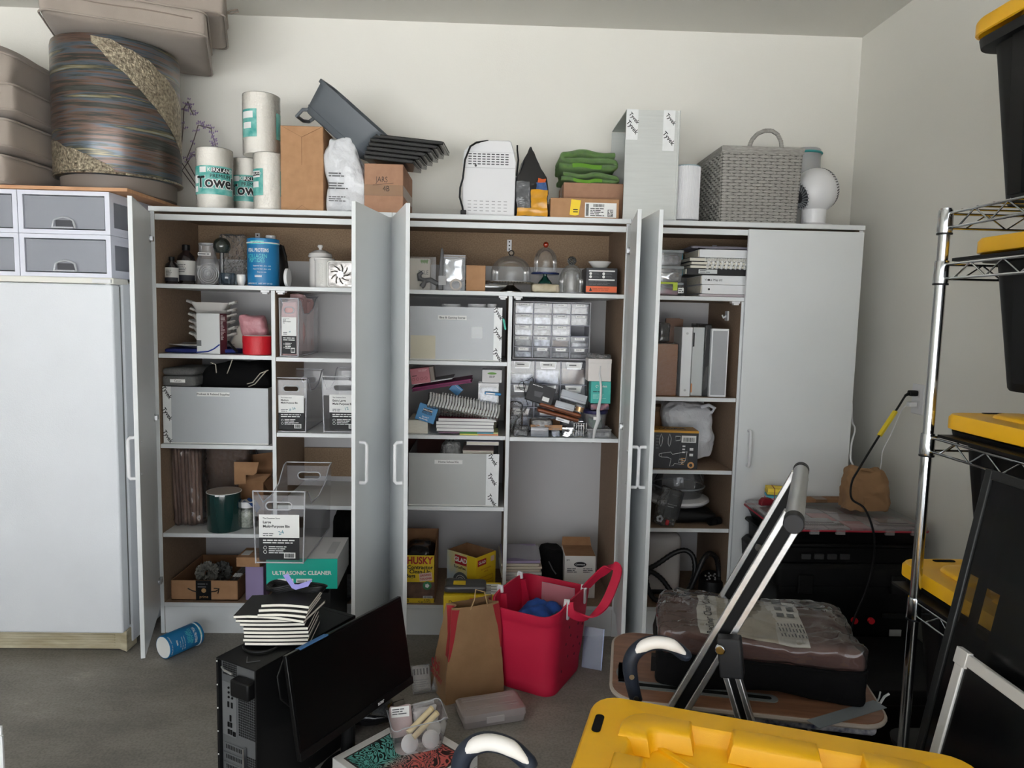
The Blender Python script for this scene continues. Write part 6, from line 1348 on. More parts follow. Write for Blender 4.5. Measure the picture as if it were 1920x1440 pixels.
t,w,h=place('hook_carton','white carton with an oval logo behind the pink tote','box',1058,1116,1043,0.09,BOT);obj('carton',G().box(-w/2,w/2,0,0.15,0,h),mat('box_white',(216,214,210),0.55),t,bevel=0.001);obj('open_flap',G().add([(-w/2,0.15,h),(w/2,0.15,h),(w/2-0.005,0.17,h+0.035),(-w/2+0.005,0.17,h+0.035)],[(0,1,2,3)]),KRAFTD,t,smooth=0);obj('brown_top',G().box(-w/2+0.002,w/2-0.002,0.002,0.148,h,h+0.0008),KRAFTD,t)
obj('oval_logo',G().prism([(0.028*math.cos(q),h*0.80+0.012*math.sin(q))for q in[2*PI*j/24 for j in range(24)]],-0.001,0,'xz'),INK,t,smooth=0);T(t,'Command',0.010,(0,-0.002,h*0.80),INKW,bold=0.01);T(t,'3M',0.012,(-w*0.40,-0.001,h*0.90),INK);lines(t,-w*0.42,-w*0.1,h*0.6,h*0.72,3,-0.0006,INKG,3);lines(t,w*0.1,w*0.42,h*0.6,h*0.72,3,-0.0006,INKG,4)
# ================================================================== corner cabinet
t=None;zz=S1
for k,(yt,lab)in enumerate(((529,'lowest clear lidded container with a green latch'),(498,'middle clear lidded container of crumpled wrap'),(468,'top clear lidded container with a teal clip'))):
 t,w,h=place('lidded_container',lab,'container',1226,1284,yt,0.03,zz,group='stacked clear containers');h-=0.001
 g=G().loft([[(p[0],p[1]+0.08,z)for p in rrect(w*q,0.15*q,0.012,4)]for z,q in((0,0.86),(h*0.82,0.94))],cap=False)
 obj('tub_wall',g,CLEARP,t);obj('lid',G().loft([[(p[0],p[1]+0.08,z)for p in rrect(w*q,0.16*q,0.014,4)]for z,q in((h*0.80,0.97),(h*0.82,1.0),(h*0.97,1.0),(h,0.96))]),clear('lid_clear',(190,196,198),0.55,0.12,0.8),t)
 obj('contents',G().rbox(w*0.38,0.055,h*0.3,0.01,10,c=(0,0.08,h*0.34),fn=crumple(0.008,40,k+2,0.004)),(mat('grey_contents',(120,116,120),0.5,c2=(170,120,140),vs=30),mat('silver_film',(210,212,214),0.18,0.9),mat('fill_grey',(110,112,116),0.3))[k],t,smooth=180)
 obj('clip',G().box(w/2-0.002,w/2+0.005,0.05,0.1,h*0.45,h*0.95),mat('teal_clip',(58,142,160),0.4),t,bevel=0.001)if k else obj('latch',G().box(-w*0.3,w*0.25,-0.006,-0.001,h*0.85,h*1.0).box(w*0.1,w*0.25,-0.008,-0.001,h*0.40,h*0.85),mat('lime_latch',(186,206,60),0.4),t,bevel=0.001)
 if k==0:s=plate(t,'paper_tag',w*0.28,w*0.46,h*0.2,h*0.6,-0.003,PAPER);lines(s,w*0.29,w*0.45,h*0.25,h*0.55,2,-0.004,INKG,2)
 zz+=h+0.0015
BW=mat('binder_white',(232,234,236),0.3);BB=mat('binder_black',(26,26,28),0.4)
def flatbinder(name,label,yt,yb,x0,mt,txt=None,dot=False,tag_=False,spiral=False,Y=0.035,pl=24,g=None):
 xa=P(x0,(yt+yb)/2,Y).x;xb=xa+0.285;z0=STK[0];h=max(0.006,P(x0,yt,Y).z-P(x0,yb,Y).z);STK[0]=z0+h+0.0012
 t=thing(name,label,'binder' if not spiral else 'notebook',(xa,Y,z0),group=g)
 lo,hi=(0.0,h)
 if spiral:
  obj('pages',G().box(-0.06,0.28,0.008,0.2,0.0015,h-0.0015),PAGES,t);obj('cover',G().box(-0.062,0.284,0.006,0.202,h-0.0015,h),BB,t);obj('cover',G().box(-0.062,0.284,0.006,0.202,0,0.0015),BB,t)
  n=spiral
  for k in range(n):
   x=0.002+0.18*(k+0.5)/n;obj('spiral_ring',G().tube([(x,0.008+h*0.7*math.cos(q),h/2+h*0.5*math.sin(q))for q in[2*PI*j/8 for j in range(8)]],0.18/n*0.3,5,closed=True),PAPER,t)
 else:
  obj('spine',G().box(0,xb-xa,0,0.004,0,h),mt,t,bevel=0.001);obj('cover',G().box(0,xb-xa,0.004,0.24,h-0.003,h),mt,t);obj('cover',G().box(0,xb-xa,0.004,0.24,0,0.003),mt,t);obj('pages',G().box(-0.002,xb-xa-0.01,0.012,0.225,0.003,h-0.003),PAGES,t)
  if txt:T(t,txt,h*0.34,(0.05,-0.001,h*0.5),INK)
  if dot:obj('spine_hole',G().cyl((0.03,-0.0012,h*0.5),(0.03,0,h*0.5),h*0.12,n=14),INK,t)
  if tag_:s=plate(t,'spine_label',0.05,0.13,h*0.22,h*0.86,-0.0002,mat('label_pale',(206,210,210),0.4));lines(s,0.055,0.1,h*0.3,h*0.8,2,-0.0014,INKG,2)
 return t
STK=[S1+0.001]
flatbinder('magazine_stack','thin magazines at the bottom of the binder pile',553,558,1312,mat('magazine_cover',(190,180,186),0.4))
flatbinder('ring_binder','white ring binder with a black spine dot, lowest in the pile',535,552,1316,BW,dot=True,g='binders lying in the corner cabinet')
flatbinder('ring_binder','white ring binder with a lettered spine, second in the pile',516,533,1316,BW,txt='Virtue Map #2',dot=True,g='binders lying in the corner cabinet')
flatbinder('ring_binder','black binder with a pale spine label in the middle of the pile',502,514,1288,BB,tag_=True,g='binders lying in the corner cabinet')
flatbinder('spiral_notebook','black spiral notebook directly on the black binder',495,501,1322,BB,spiral=9,g='spiral notebooks in the corner cabinet')
flatbinder('spiral_notebook','black spiral notebook with wide coils, middle of three',488,494,1324,BB,spiral=9,g='spiral notebooks in the corner cabinet')
flatbinder('spiral_notebook','spiral notebook with fine coils, upper of three',479,486,1321,BB,spiral=26,g='spiral notebooks in the corner cabinet')
flatbinder('ring_binder','white ring binder on top of the spiral notebooks',460,475,1312,BW,g='binders lying in the corner cabinet')
t,w,h=place('laptop_sleeve','soft dark grey sleeve lying on top of the binder pile','sleeve',1297,1420,455,0.05,STK[0]);obj('sleeve',G().rbox(w/2,0.1,0.006,0.005,8,c=(0,0.1,0.008),fn=crumple(0.003,12,3)),mat('grey_sleeve',(120,116,126),0.8),t,smooth=180);obj('strap',G().bar((-w/2,0.02,0.008),(-w/2+0.06,0.0,-0.02+0.02),0.02,0.003),BLACKF,t)
# second shelf
ZB=1.071
t,w,h=place('kraft_parcel','brown parcel in shiny wrap standing behind the open door','parcel',1224,1270,645,0.025,ZB);obj('carton',G().box(-w/2,w/2,0,0.12,0,h),mat('glossy_kraft',(154,104,66),0.3,var=0.06,vs=12,coat=0.5),t,bevel=0.004);obj('shrink_wrap',G().rbox(w/2+0.002,0.062,h/2+0.001,0.006,10,c=(0,0.06,h/2+0.0025),fn=crumple(0.0015,30,4)),BAGCLR,t,smooth=180);hk=h;xk=t.location.x
t=thing('black_film_bag','black bag in cellophane on top of the brown parcel','bag',(xk-0.01,0.03,ZB+hk+0.006));obj('bag',G().rbox(0.022,0.03,0.04,0.012,10,c=(0,0.03,0.04),fn=crumple(0.006,30,4,0.003)),mat('black_film',(30,30,33),0.16),t,smooth=180);obj('film',G().rbox(0.026,0.034,0.042,0.012,10,c=(0,0.03,0.043),fn=crumple(0.005,30,7)),BAGCLR,t,smooth=180)
for k in range(3):
 t,w,h=place('brown_envelope','dark brown padded envelope standing behind the parcel, %s of three'%('front','middle','back')[k],'envelope',1246+3*k,1272+3*k,597+k,0.17+0.02*k,ZB,group='brown envelopes');obj('envelope',G().rbox(w/2,0.008,h/2,0.004,8,c=(0,0.008,h/2),fn=crumple(0.003,12,k)),mat('dark_envelope',(96,66,48),0.5,bump=0.2,bs=30),t,smooth=180);obj('flap',G().box(-w/2,w/2,-0.001,0.001,h*0.9,h),mat('dark_envelope_flap',(112,78,56),0.5),t)
def upbinder(name,label,x0,x1,yt,Y,mt,D,dots=False,cat='binder',rz=0):
 t,w,h=place(name,label,cat,x0,x1,yt,Y,ZB,rz,group='upright binders');obj('spine',G().box(-w/2,w/2,0,0.003,0,h),mt,t,bevel=0.0015);obj('cover',G().box(-w/2,-w/2+0.003,0.003,D,0,h),mt,t);obj('cover',G().box(w/2-0.003,w/2,0.003,D,0,h),mt,t);obj('pages',G().box(-w/2+0.003,w/2-0.003,0.006,D-0.01,0.004,h-0.006),PAGES,t)
 if dots:
  for q in(0.09,0.91):obj('spine_rivet',G().cyl((0,-0.0018,h*q),(0,0,h*q),0.005,n=14),STEEL,t)
 return t,w,h
upbinder('upright_binder','narrow white binder with two rivets on its spine',1277,1296,614,0.03,BW,0.26,True)
t,w,h=upbinder('file_holder','pale grey file holder with papers edge-on beside the narrow binder',1297,1320,614,0.06,mat('pale_grey_board',(196,200,200),0.5),0.2);obj('pen',G().cyl((-w/2+0.004,-0.004,h*0.72),(-w/2+0.004,-0.004,h*0.92),0.003,n=8),BLACKP,t);obj('orange_tab',G().box(-w/2,-w/2+0.006,-0.001,0,h*0.05,h*0.18),mat('orange_tab',(206,140,90),0.6),t)
t,w,h=upbinder('upright_binder','thin black binder in shiny wrap',1320,1331,610,0.05,BB,0.22);obj('wrap',G().rbox(w/2+0.002,0.11,h/2+0.002,0.003,8,c=(0,0.11,h/2+0.003),fn=crumple(0.001,40,3)),BAGCLR,t,smooth=180)
t,w,h=upbinder('upright_binder','wide white binder in a clear sleeve next to the divider',1332,1364,617,0.03,BW,0.28);obj('spine_sleeve',G().box(-w*0.42,w*0.42,-0.001,0,h*0.03,h*0.97),clear('sleeve_film',(214,216,220),0.5,0.1,0.8,bump=0.3,bs=20),t)
c=P(1346,592,0.16);t=thing('wall_hook','white adhesive hook on the inner side of the corner cabinet','hook',(1.0635,0.17,c.z));obj('base',G().rbox(0.004,0.02,0.022,0.004,6,c=(-0.004,0,0)),WPLAS,t,smooth=180);obj('peg',G().tube([(-0.006,0,0.0),(-0.02,0,-0.008),(-0.026,0,0.004)],[0.006,0.005,0.004],8),WPLAS,t)
# third shelf
ZD=0.753
t,w,h=place('tool_box_carton','black tool carton with a yellow top and white line drawings','box',1196,1308,808,0.03,ZD,rz=math.radians(-3));obj('carton',G().box(-w/2,w/2,0,0.11,0,h),mat('charcoal_card',(40,40,44),0.45),t,bevel=0.001);tp=obj('yellow_top',G().box(-w/2,w/2,-0.0005,0.11,h,h+0.001),mat('amber_card',(206,150,40),0.5),t);T(tp,'WORX',0.04,(0.02,0.055,h+0.0016),INK,rot=(0,0,0),bold=0.03);obj('yellow_edge',G().box(-w/2,w/2,-0.0008,0,h*0.95,h),mat('amber_card',(206,150,40),0.5),t)
s=plate(t,'barcode_panel',w*0.22,w*0.46,h*0.70,h*0.88,-0.0003,PAPER);barcode(s,w*0.25,w*0.44,h*0.72,h*0.83,-0.0015,INK,5)
def outl(pts,par,rr=0.0011,cl=True):return obj('line_drawing',G().tube([(a*w,-0.0008,b*h)for a,b in pts],rr,4,closed=cl),INKW,par)
outl([(-0.10,0.40),(0.05,0.44),(0.08,0.38),(0.2,0.42),(0.32,0.46),(0.30,0.22),(0.22,0.12),(0.12,0.14),(0.10,0.08),(0.04,0.06),(0.06,0.26),(0.0,0.30),(-0.10,0.30)],t);outl([(-0.10,0.40),(-0.14,0.38),(-0.14,0.33),(-0.10,0.30)],t,cl=False);outl([(0.18,0.16),(0.24,0.18),(0.26,0.24),(0.2,0.26)],t)
for xx in(-0.12,0.02):outl([(xx,0.92),(xx+0.03,0.80),(xx+0.02,0.66),(xx,0.58),(xx-0.02,0.66),(xx-0.02,0.8)],t)
outl([(0.12,0.74),(0.2,0.76),(0.2,0.86),(0.12,0.86)],t,rr=0.002)
obj('gear_logo',G().tube([(w*0.39+0.011*math.cos(q),-0.0012,h*0.10+0.011*math.sin(q))for q in[2*PI*j/16 for j in range(16)]],0.004,5,closed=True),mat('gear_orange',(222,168,110),0.5),t);obj('panel_line',G().box(w*0.20,w*0.203,-0.0006,0,h*0.05,h*0.95),INKG,t);obj('panel_line',G().box(w*0.33,w*0.333,-0.0006,0,h*0.05,h*0.6),INKG,t)
lines(t,w*0.22,w*0.30,h*0.10,h*0.30,4,-0.0006,mat('gear_orange',(222,168,110),0.5),3);lines(t,w*0.24,w*0.30,h*0.40,h*0.64,3,-0.0006,INKW,5);lines(t,w*0.36,w*0.42,h*0.3,h*0.6,2,-0.0006,INKW,6,ragged=0);lines(t,-w*0.20,-w*0.14,h*0.5,h*0.9,5,-0.0006,INKG,8)
t,w,h=place('white_grocery_bag','bulging white grocery bag behind the black tool carton','bag',1248,1344,758,0.15,ZD);obj('bag_film',G().rbox(w/2*0.96,0.09,h/2,0.05,24,c=(0,0.10,h/2),fn=lambda v:crumple(0.022,11,6,0.008)(Vector((v.x,v.y,max(v.z,-h/2+0.022))))),BAGW,t,smooth=180,sub=1);obj('loop_handle',G().tube([(w*0.2,0.03,h*0.94),(w*0.34,0.02,h*0.98),(w*0.46,0.02,h*0.93),(w*0.42,0.03,h*0.85),(w*0.25,0.04,h*0.84)],0.008,8),BAGW,t)
t,w,h=place('back_carton','brown carton at the back of the tool shelf','box',1215,1247,763,0.3,ZD);obj('carton',G().box(-w/2,w/2,0,0.12,0,h),KRAFT,t,bevel=0.002);obj('tape',G().box(-w/2,w/2,-0.0008,0,h*0.9,h),TAPE,t)
# fourth shelf
ZE=0.494
t=thing('floor_sweeper','flat black floor sweeper with round wheels under the white appliance','sweeper',(P(1290,965,0.12).x,0.13,ZE+0.001));obj('head',G().rbox(0.12,0.07,0.03,0.025,12,c=(-0.005,0,0.031),fn=lambda v:Vector((v.x,v.y,v.z*(1-0.3*(v.x>0.02)*(v.x/0.12))))),BLACKP,t,smooth=180);obj('wheel',G().cyl((0.075,-0.085,0.018),(0.10,-0.075,0.018),0.017,n=20),BLACKM,t);obj('wheel',G().cyl((0.105,-0.072,0.018),(0.128,-0.06,0.018),0.017,n=20),BLACKM,t)
t=thing('domed_appliance','white round appliance base with a clear dome on the lower shelf','appliance',(P(1273,930,0.18).x,0.2,ZE+0.064));obj('base',G().lathe([(0.10,0.0),(0.13,0.008),(0.142,0.02),(0.138,0.03),(0.11,0.04)],40,sx=1,sy=1.0),WPLAS,t);obj('dome',G().shell([(0.105,0.04),(0.115,0.07),(0.115,0.14),(0.10,0.17),(0.002,0.18)],36),clear('grey_dome',(150,150,150),0.25,0.06,1.0),t);obj('dome_ring',G().tube([(0.117*math.cos(2*PI*j/36),0.117*math.sin(2*PI*j/36),0.085)for j in range(36)],0.004,6,closed=True),FROST,t)
c=P(1247,950,0.03);t=thing('cable_kit_bag','clear bag of cables with a black card header','bag',(c.x,0.03,ZE+0.001),rot=(math.radians(-6),math.radians(14),0));obj('card_header',G().box(-0.015,0.05,0.0,0.002,0.04,0.165),mat('charcoal_card',(40,40,44),0.45),t);lines(t,0.0,0.03,0.14,0.148,1,-0.0004,INKG,3,ragged=0);T(t,'Not to be sold',0.007,(0.01,-0.001,0.10),INKW);T(t,'separately',0.007,(0.006,-0.001,0.09),INKW)
obj('film',G().rbox(0.048,0.018,0.085,0.012,14,c=(-0.005,0.006,0.086),fn=crumple(0.007,22,4,0.003)),BAGCLR,t,smooth=180);obj('white_coil',G().tube([(-0.03+0.012*math.cos(q*1.3),-0.008,0.028+0.012*math.sin(q*1.3))for q in range(14)],0.005,6),WPLAS,t);obj('red_plug',G().rbox(0.008,0.006,0.012,0.004,5,c=(0.006,-0.008,0.02)),mat('red_ink',(180,40,46),0.6),t)
# bottom shelf: white canister vacuum, hose and controller
t,w,h=place('white_canister','white rounded canister behind the black hose','canister',1208,1279,1003,0.14,BOT);obj('shell',G().rbox(w/2,0.12,h/2,0.035,14,c=(0,0.12,h/2)),mat('cream_plastic',(206,200,196),0.35),t,smooth=180);obj('base_band',G().rbox(w/2+0.002,0.122,0.012,0.01,8,c=(0,0.12,0.014)),BLACKP,t)
HOSE=mat('ribbed_black',(26,26,28),0.4)
t=thing('vacuum_hose','ribbed black vacuum hose coiled on the cabinet floor','hose',(P(1270,1110,0.1).x,0.09,BOT+0.001));o_=t.location
pts=[(1212,1068),(1232,1058),(1262,1038),(1285,1032),(1300,1045),(1302,1075),(1290,1108),(1265,1128),(1240,1132),(1220,1115),(1212,1085),(1220,1072),(1240,1085),(1258,1108),(1272,1118),(1290,1110),(1305,1080),(1318,1050),(1330,1038),(1342,1045),(1347,1065),(1348,1082)]
q=[P(a,b,0.06+0.03*math.sin(i*0.7))-o_ for i,(a,b)in enumerate(pts)];dense=[]
for i in range(len(q)-1):
 p0,p1,p2,p3=q[max(0,i-1)],q[i],q[i+1],q[min(len(q)-1,i+2)]
 for k in range(8):
  u=k/8;dense.append(0.5*((2*p1)+(p2-p0)*u+(2*p0-5*p1+4*p2-p3)*u*u+(3*p1-p0-3*p2+p3)*u**3))
rr=[0.0125 if k%2 else 0.0105 for k in range(len(dense))]
for d in dense:d.z=max(d.z,0.012)
obj('hose',G().tube(dense,rr,10),HOSE,t,smooth=60);obj('end_cuff',G().cyl(dense[-1],dense[-1]+Vector((0,0,-0.03)),0.015,n=14),BLACKP,t)
t,w,h=place('control_unit','round black control unit with a button panel beside the hose','controller',1317,1366,1090,0.03,BOT);r=w/2;t.location.y+=r;obj('unit_body',G().lathe([(r,0),(r,h*0.8),(r*0.95,h*0.9)],32),BLACKP,t);fc=obj('button_panel',G().lathe([(r*0.95,0),(r*0.9,0.006),(0.001,0.008)],32),BLACKP,t,loc=(0,0,h*0.88),rot=(math.radians(22),0,0))
for k in range(12):obj('button',G().cyl((0.03*math.cos(k*0.9)*(0.5+0.5*(k%2)),0.03*math.sin(k*0.9)*(0.5+0.5*(k%2)),0.006),(0.03*math.cos(k*0.9)*(0.5+0.5*(k%2)),0.03*math.sin(k*0.9)*(0.5+0.5*(k%2)),0.010),0.0045,n=10),mat('button_grey',(150,150,152),0.4),fc)
# ================================================================== on the floor in front
# fallen collagen can
p0=PZ(290,1222,0.045);p1=PZ(352,1195,0.045)
d=(p1-p0).normalized();yaw=math.atan2(d.y,d.x);rc=0.047
t=vital('blue collagen can lying on its side against the cabinet kick board',(p0.x+0.02,p0.y+0.03,rc+0.001),rc,0.155,(0,0,0))
t.rotation_euler=(Matrix.Rotation(yaw,3,'Z')@Matrix.Rotation(PI/2,3,'Y')@Matrix.Rotation(math.radians(-20),3,'Z')).to_euler()
obj('inner_seal',G().lathe([(rc*0.9,-0.001),(rc*0.92,0.0)],28),PAPER,t)
# desktop computer
TW0=Vector((-0.761,-1.044,0));dw=Vector((0.137,-0.076,0));dd=Vector((0.4806,0.8769,0))
yaw=math.atan2(dw.y,dw.x);W=dw.length;D=0.40;H=0.42
t=thing('desktop_computer','black computer tower with its perforated grey back facing the room','computer',TW0,yaw)
PCB=mat('computer_black',(11,11,12),0.55,spec=0.3,bump=0.08,bs=500);PCG=mat('computer_steel',(112,114,116),0.45,0.5)
obj('case_side',G().box(0,0.004,0.006,D,0.008,H),PCB,t,bevel=0.001);obj('case_side',G().box(W-0.004,W,0.006,D,0.008,H),PCB,t,bevel=0.001)
obj('case_top',G().box(0,W,0,D,H-0.004,H),PCB,t,bevel=0.001);obj('case_base',G().box(0,W,0.006,D,0.004,0.01),PCB,t);obj('front_bezel',G().box(0,W,D,D+0.02,0.004,H),PCB,t,bevel=0.003)
obj('back_plate',G().box(0.004,W-0.004,0.012,0.014,0.01,H-0.004),PCG,t);obj('back_frame',G().box(0,0.008,0,0.012,0.008,H-0.004),PCB,t);obj('back_frame',G().box(W-0.006,W,0,0.012,0.008,H-0.004),PCB,t)
HOLE=mat('vent_hole',(10,10,11),0.8)
def holes(x0,x1,z0,z1,st,y=0.0113,name='vent_grid'):
 g=G();nx=int((x1-x0)/st);nz=int((z1-z0)/st)
 for i in range(nx):
  for j in range(nz):g.cbox((x0+st*(i+0.5),y,z0+st*(j+0.5)),(st*0.68,0.001,st*0.68))
 o=obj(name,g,HOLE,t,smooth=0,weld=False);o['kind']='stuff'
holes(0.014,0.075,H-0.05,H-0.012,0.0062);holes(0.073,W-0.012,0.20,0.345,0.0075);holes(0.105,W-0.010,0.03,0.155,0.007);holes(0.04,0.10,0.012,0.032,0.007)
obj('rear_latch',G().box(0.078,W-0.008,-0.022,0.010,H-0.085,H-0.035),BLACKP,t,bevel=0.005);obj('carry_lip',G().tube([(0.02,0.002,H-0.024),(0.04,-0.006,H-0.026),(0.07,-0.006,H-0.030)],0.003,8),STEEL,t)
pp=obj('port_panel',G().box(0.012,0.066,0.0098,0.0118,0.19,H-0.07),mat('port_steel',(134,136,138),0.4,0.5),t)
for k in range(3):
 for i in range(2):obj('audio_jack',G().cyl((0.038+0.014*i,0.008,H-0.085-0.014*k),(0.038+0.014*i,0.0098,H-0.085-0.014*k),0.0035,n=12),BLACKM,pp)
for i,(x,z,w_,h_)in enumerate(((0.036,0.285,0.006,0.016),(0.050,0.285,0.006,0.016),(0.044,0.245,0.006,0.018),(0.036,0.225,0.007,0.014),(0.046,0.225,0.007,0.014),(0.036,0.203,0.007,0.014),(0.046,0.203,0.007,0.014),(0.058,0.201,0.010,0.013))):obj('port',G().cbox((x,0.009,z),(w_,0.002,h_)),BLACKM,pp,smooth=0)
for k in range(4):
 s=obj('slot_cover',G().box(0.012,0.098,0.0095,0.0119,0.055+0.03*k,0.077+0.03*k),PCG,t,bevel=0.001);g=G()
 for i in range(11):g.box(0.024+0.0065*i,0.0275+0.0065*i,0.009,0.0095,0.060+0.03*k,0.072+0.03*k)
 o=obj('slot_vents',g,HOLE,s,smooth=0,weld=False);o['kind']='stuff'
obj('slot_lever',G().bar((0.103,0.004,0.05),(0.103,0.004,0.175),0.006,0.01,up=(0,1,0)),STEEL,t);obj('power_socket',G().box(0.03,0.066,0.006,0.0118,0.016,0.044),BLACKP,t,bevel=0.002)
for z in(0.06,0.13,0.2,0.27,0.34,0.41):obj('screw',G().cyl((0.004,-0.0016,z),(0.004,0,z),0.0022,n=8),PAPER,t)
obj('top_latch',G().tube([(0.075,0.045,H+0.0008),(0.10,0.02,H+0.0008),(0.125,0.045,H+0.0008)],0.0015,5),mat('latch_line',(60,60,62),0.5),t)
# notebooks on the tower
def tower(u,v,z):return TW0+dw.normalized()*u+dd*v+Vector((0,0,z))
q0=PZ(462,1207,H+0.004);r=rnd(12);z=H+0.012
base_ang=math.radians(3);ncov=mat('notebook_black',(24,24,26),0.6);NP=mat('notebook_pages',(242,238,224),0.8)
wn=0.168;dn=0.15;ang0=yaw
labs=('lowest','second','third','fourth','fifth','sixth','seventh','eighth','ninth','tenth','eleventh','topmost')
xs=(462,460,458,457,459,455,450,446,440,443,446,490)
pxl=(459,456,458,457,456,450,442,438,478,482,486,490);pxr=(585,588,590,588,585,578,572,569,569,573,576,579);pyy=(1207,1200,1193,1186,1179,1171,1164,1157,1150,1146,1139,1132)
for k in range(12):
 th=0.0098;zc=z+th/2
 a=PZ(pxl[k]if k not in(8,9,10)else 481+2*(k-8),pyy[k]if k<8 else 1163-9*(k-8),zc);b=PZ(pxr[k],(pyy[k]if k<8 else 1163-9*(k-8))+(3 if k>6 else-1),zc)
 if k==8:a=PZ(463,1156,zc)
 ya=math.atan2(b.y-a.y,b.x-a.x);L=min(0.185,max(0.13,(b-a).length))
 t=thing('notebook','black-covered notebook stacked on the computer, %s from the bottom'%labs[k]if k<11 else 'topmost black notebook in the stack on the computer','notebook',(a.x,a.y,z),ya,group='notebooks on the computer')
 bow=0.004*(1 if k>6 else-0.4)
 def sheet(z0,z1,d0,d1,x0,x1):
  g=G();n=8
  f=lambda x:bow*math.sin(PI*x/L)
  vs=[]
  for i in range(n+1):
   x=x0+(x1-x0)*i/n
   vs+=[(x,d0,z0+f(x)),(x,d1,z0+f(x)),(x,d1,z1+f(x)),(x,d0,z1+f(x))]
  return g.add(vs,[(0,1,2,3),tuple(4*n+i for i in(3,2,1,0))]+[(4*i+j,4*i+4+j,4*i+4+(j+1)%4,4*i+(j+1)%4)for i in range(n)for j in range(4)])
 obj('pages',sheet(0.0011,th-0.0011,0.0,dn-0.004,0.0,L),NP,t);obj('cover',sheet(th-0.0011,th-0.0001,-0.001,dn,0,L+0.001),ncov,t);obj('cover',sheet(0,0.0011,-0.001,dn,0,L+0.001),ncov,t)
 obj('spine',sheet(0.0,th-0.0001,dn-0.003,dn,0,L+0.001),ncov,t)
 z+=th+0.0006
ztop=z
a=PZ(497,1112,ztop+0.01)
t=thing('coiled_cord','coiled black power cord tied with a lilac strip on the notebooks','cord',(PZ(560,1110,ztop).x,PZ(560,1112,ztop).y,ztop+0.006),math.radians(-4))
for k in range(4):obj('cord_loop',G().tube([((0.075+0.004*k)*math.sin(q),0.016*math.sin(2*q)*(1+0.1*k),0.004+0.005*k+0.004*math.cos(q*3))for q in[2*PI*j/40 for j in range(40)]],0.0035,7,closed=True),BLACKP,t)
obj('plug',G().rbox(0.012,0.018,0.010,0.004,5,c=(-0.085,0.01,0.008)).cyl((-0.075,0.01,0.008),(-0.05,0.0,0.008),0.006,n=10),BLACKP,t)
obj('lilac_strip',G().add([(-0.006,-0.012,0.026),(0.006,-0.012,0.026),(-0.028,-0.004,0.055),(-0.045,-0.002,0.048),(0.046,-0.004,0.040),(0.036,-0.014,0.022),(0.0,-0.02,0.012),(-0.012,-0.018,0.016)],[(0,2,3,7),(1,4,5,6),(0,1,6,7)]),mat('lilac_tape',(150,146,214),0.6),t,smooth=0).modifiers.new('s','SOLIDIFY').thickness=0.0008
q=PZ(497,1213,H);t=thing('tower_cable','black cable looped under the notebook stack on the computer','cable',(q.x,q.y,H+0.001));obj('cable',G().tube([(-0.01+0.05*math.cos(a_),0.0+0.045*math.sin(a_),0.0045)for a_ in[2*PI*j/28 for j in range(28)]],0.004,7,closed=True),BLACKP,t);obj('cable_end',G().tube([(0.04,0.0,0.0045),(0.07,0.01,0.0045),(0.09,0.03,0.0045)],0.004,7),BLACKP,t)
# monitor
mw,mh=0.50,0.295
t=thing('computer_monitor','black flat monitor leaning back on its stand next to the computer','monitor',(-0.368,-0.927,0.0),math.radians(58.4))
tl=Matrix.Translation((0,0,0.168))@Matrix.Rotation(math.radians(-10.5),4,'X')
def loc(g):g.v=[tl@v for v in g.v];return g
sb=mat('screen_black',(3,3,3),0.4,spec=0.25);bz=mat('bezel_black',(9,9,10),0.35,spec=0.3)
obj('screen',loc(G().box(-mw/2+0.008,mw/2-0.008,-0.0012,0.0,0.026,mh-0.008)),sb,t,smooth=0);b=obj('bezel',loc(G().box(-mw/2,mw/2,0,0.014,0,mh)),bz,t,bevel=0.002);obj('chin',loc(G().box(-mw/2,mw/2,-0.004,0.0,0,0.024)),bz,t,bevel=0.001)
obj('rear_shell',loc(G().rbox(mw*0.4,0.02,mh*0.38,0.015,8,c=(0,0.03,mh*0.48))),BLACKP,t,smooth=180)
tx=T(t,'acer',0.017,tl@Vector((0.085,-0.0046,0.012)),INKW,rot=(PI/2-math.radians(10.5),0,0),bold=0.02)
obj('neck',G().tube([tl@Vector((0,0.035,mh*0.3)),Vector((0,0.055,0.14)),Vector((0,0.06,0.012))],[0.022,0.02,0.024],12),BLACKP,t);obj('foot',G().lathe([(0.11,0),(0.112,0.006),(0.09,0.011),(0.03,0.014)],36,c=(0,0.045,0),sx=1.0,sy=0.72),BLACKP,t)
obj('cable',G().tube([tl@Vector(p)for p in((-mw/2+0.01,0.02,mh-0.01),(-mw/2-0.02,0.02,mh-0.05),(-mw/2-0.02,0.02,mh*0.62),(-mw/2+0.01,0.02,mh*0.5))],0.003,6),BLACKP,t)
obj('blue_tape',loc(G().box(-mw/2+0.05,-mw/2+0.16,-0.0016,0.016,mh-0.003,mh+0.0008)),mat('painters_tape',(70,116,170),0.7),t)
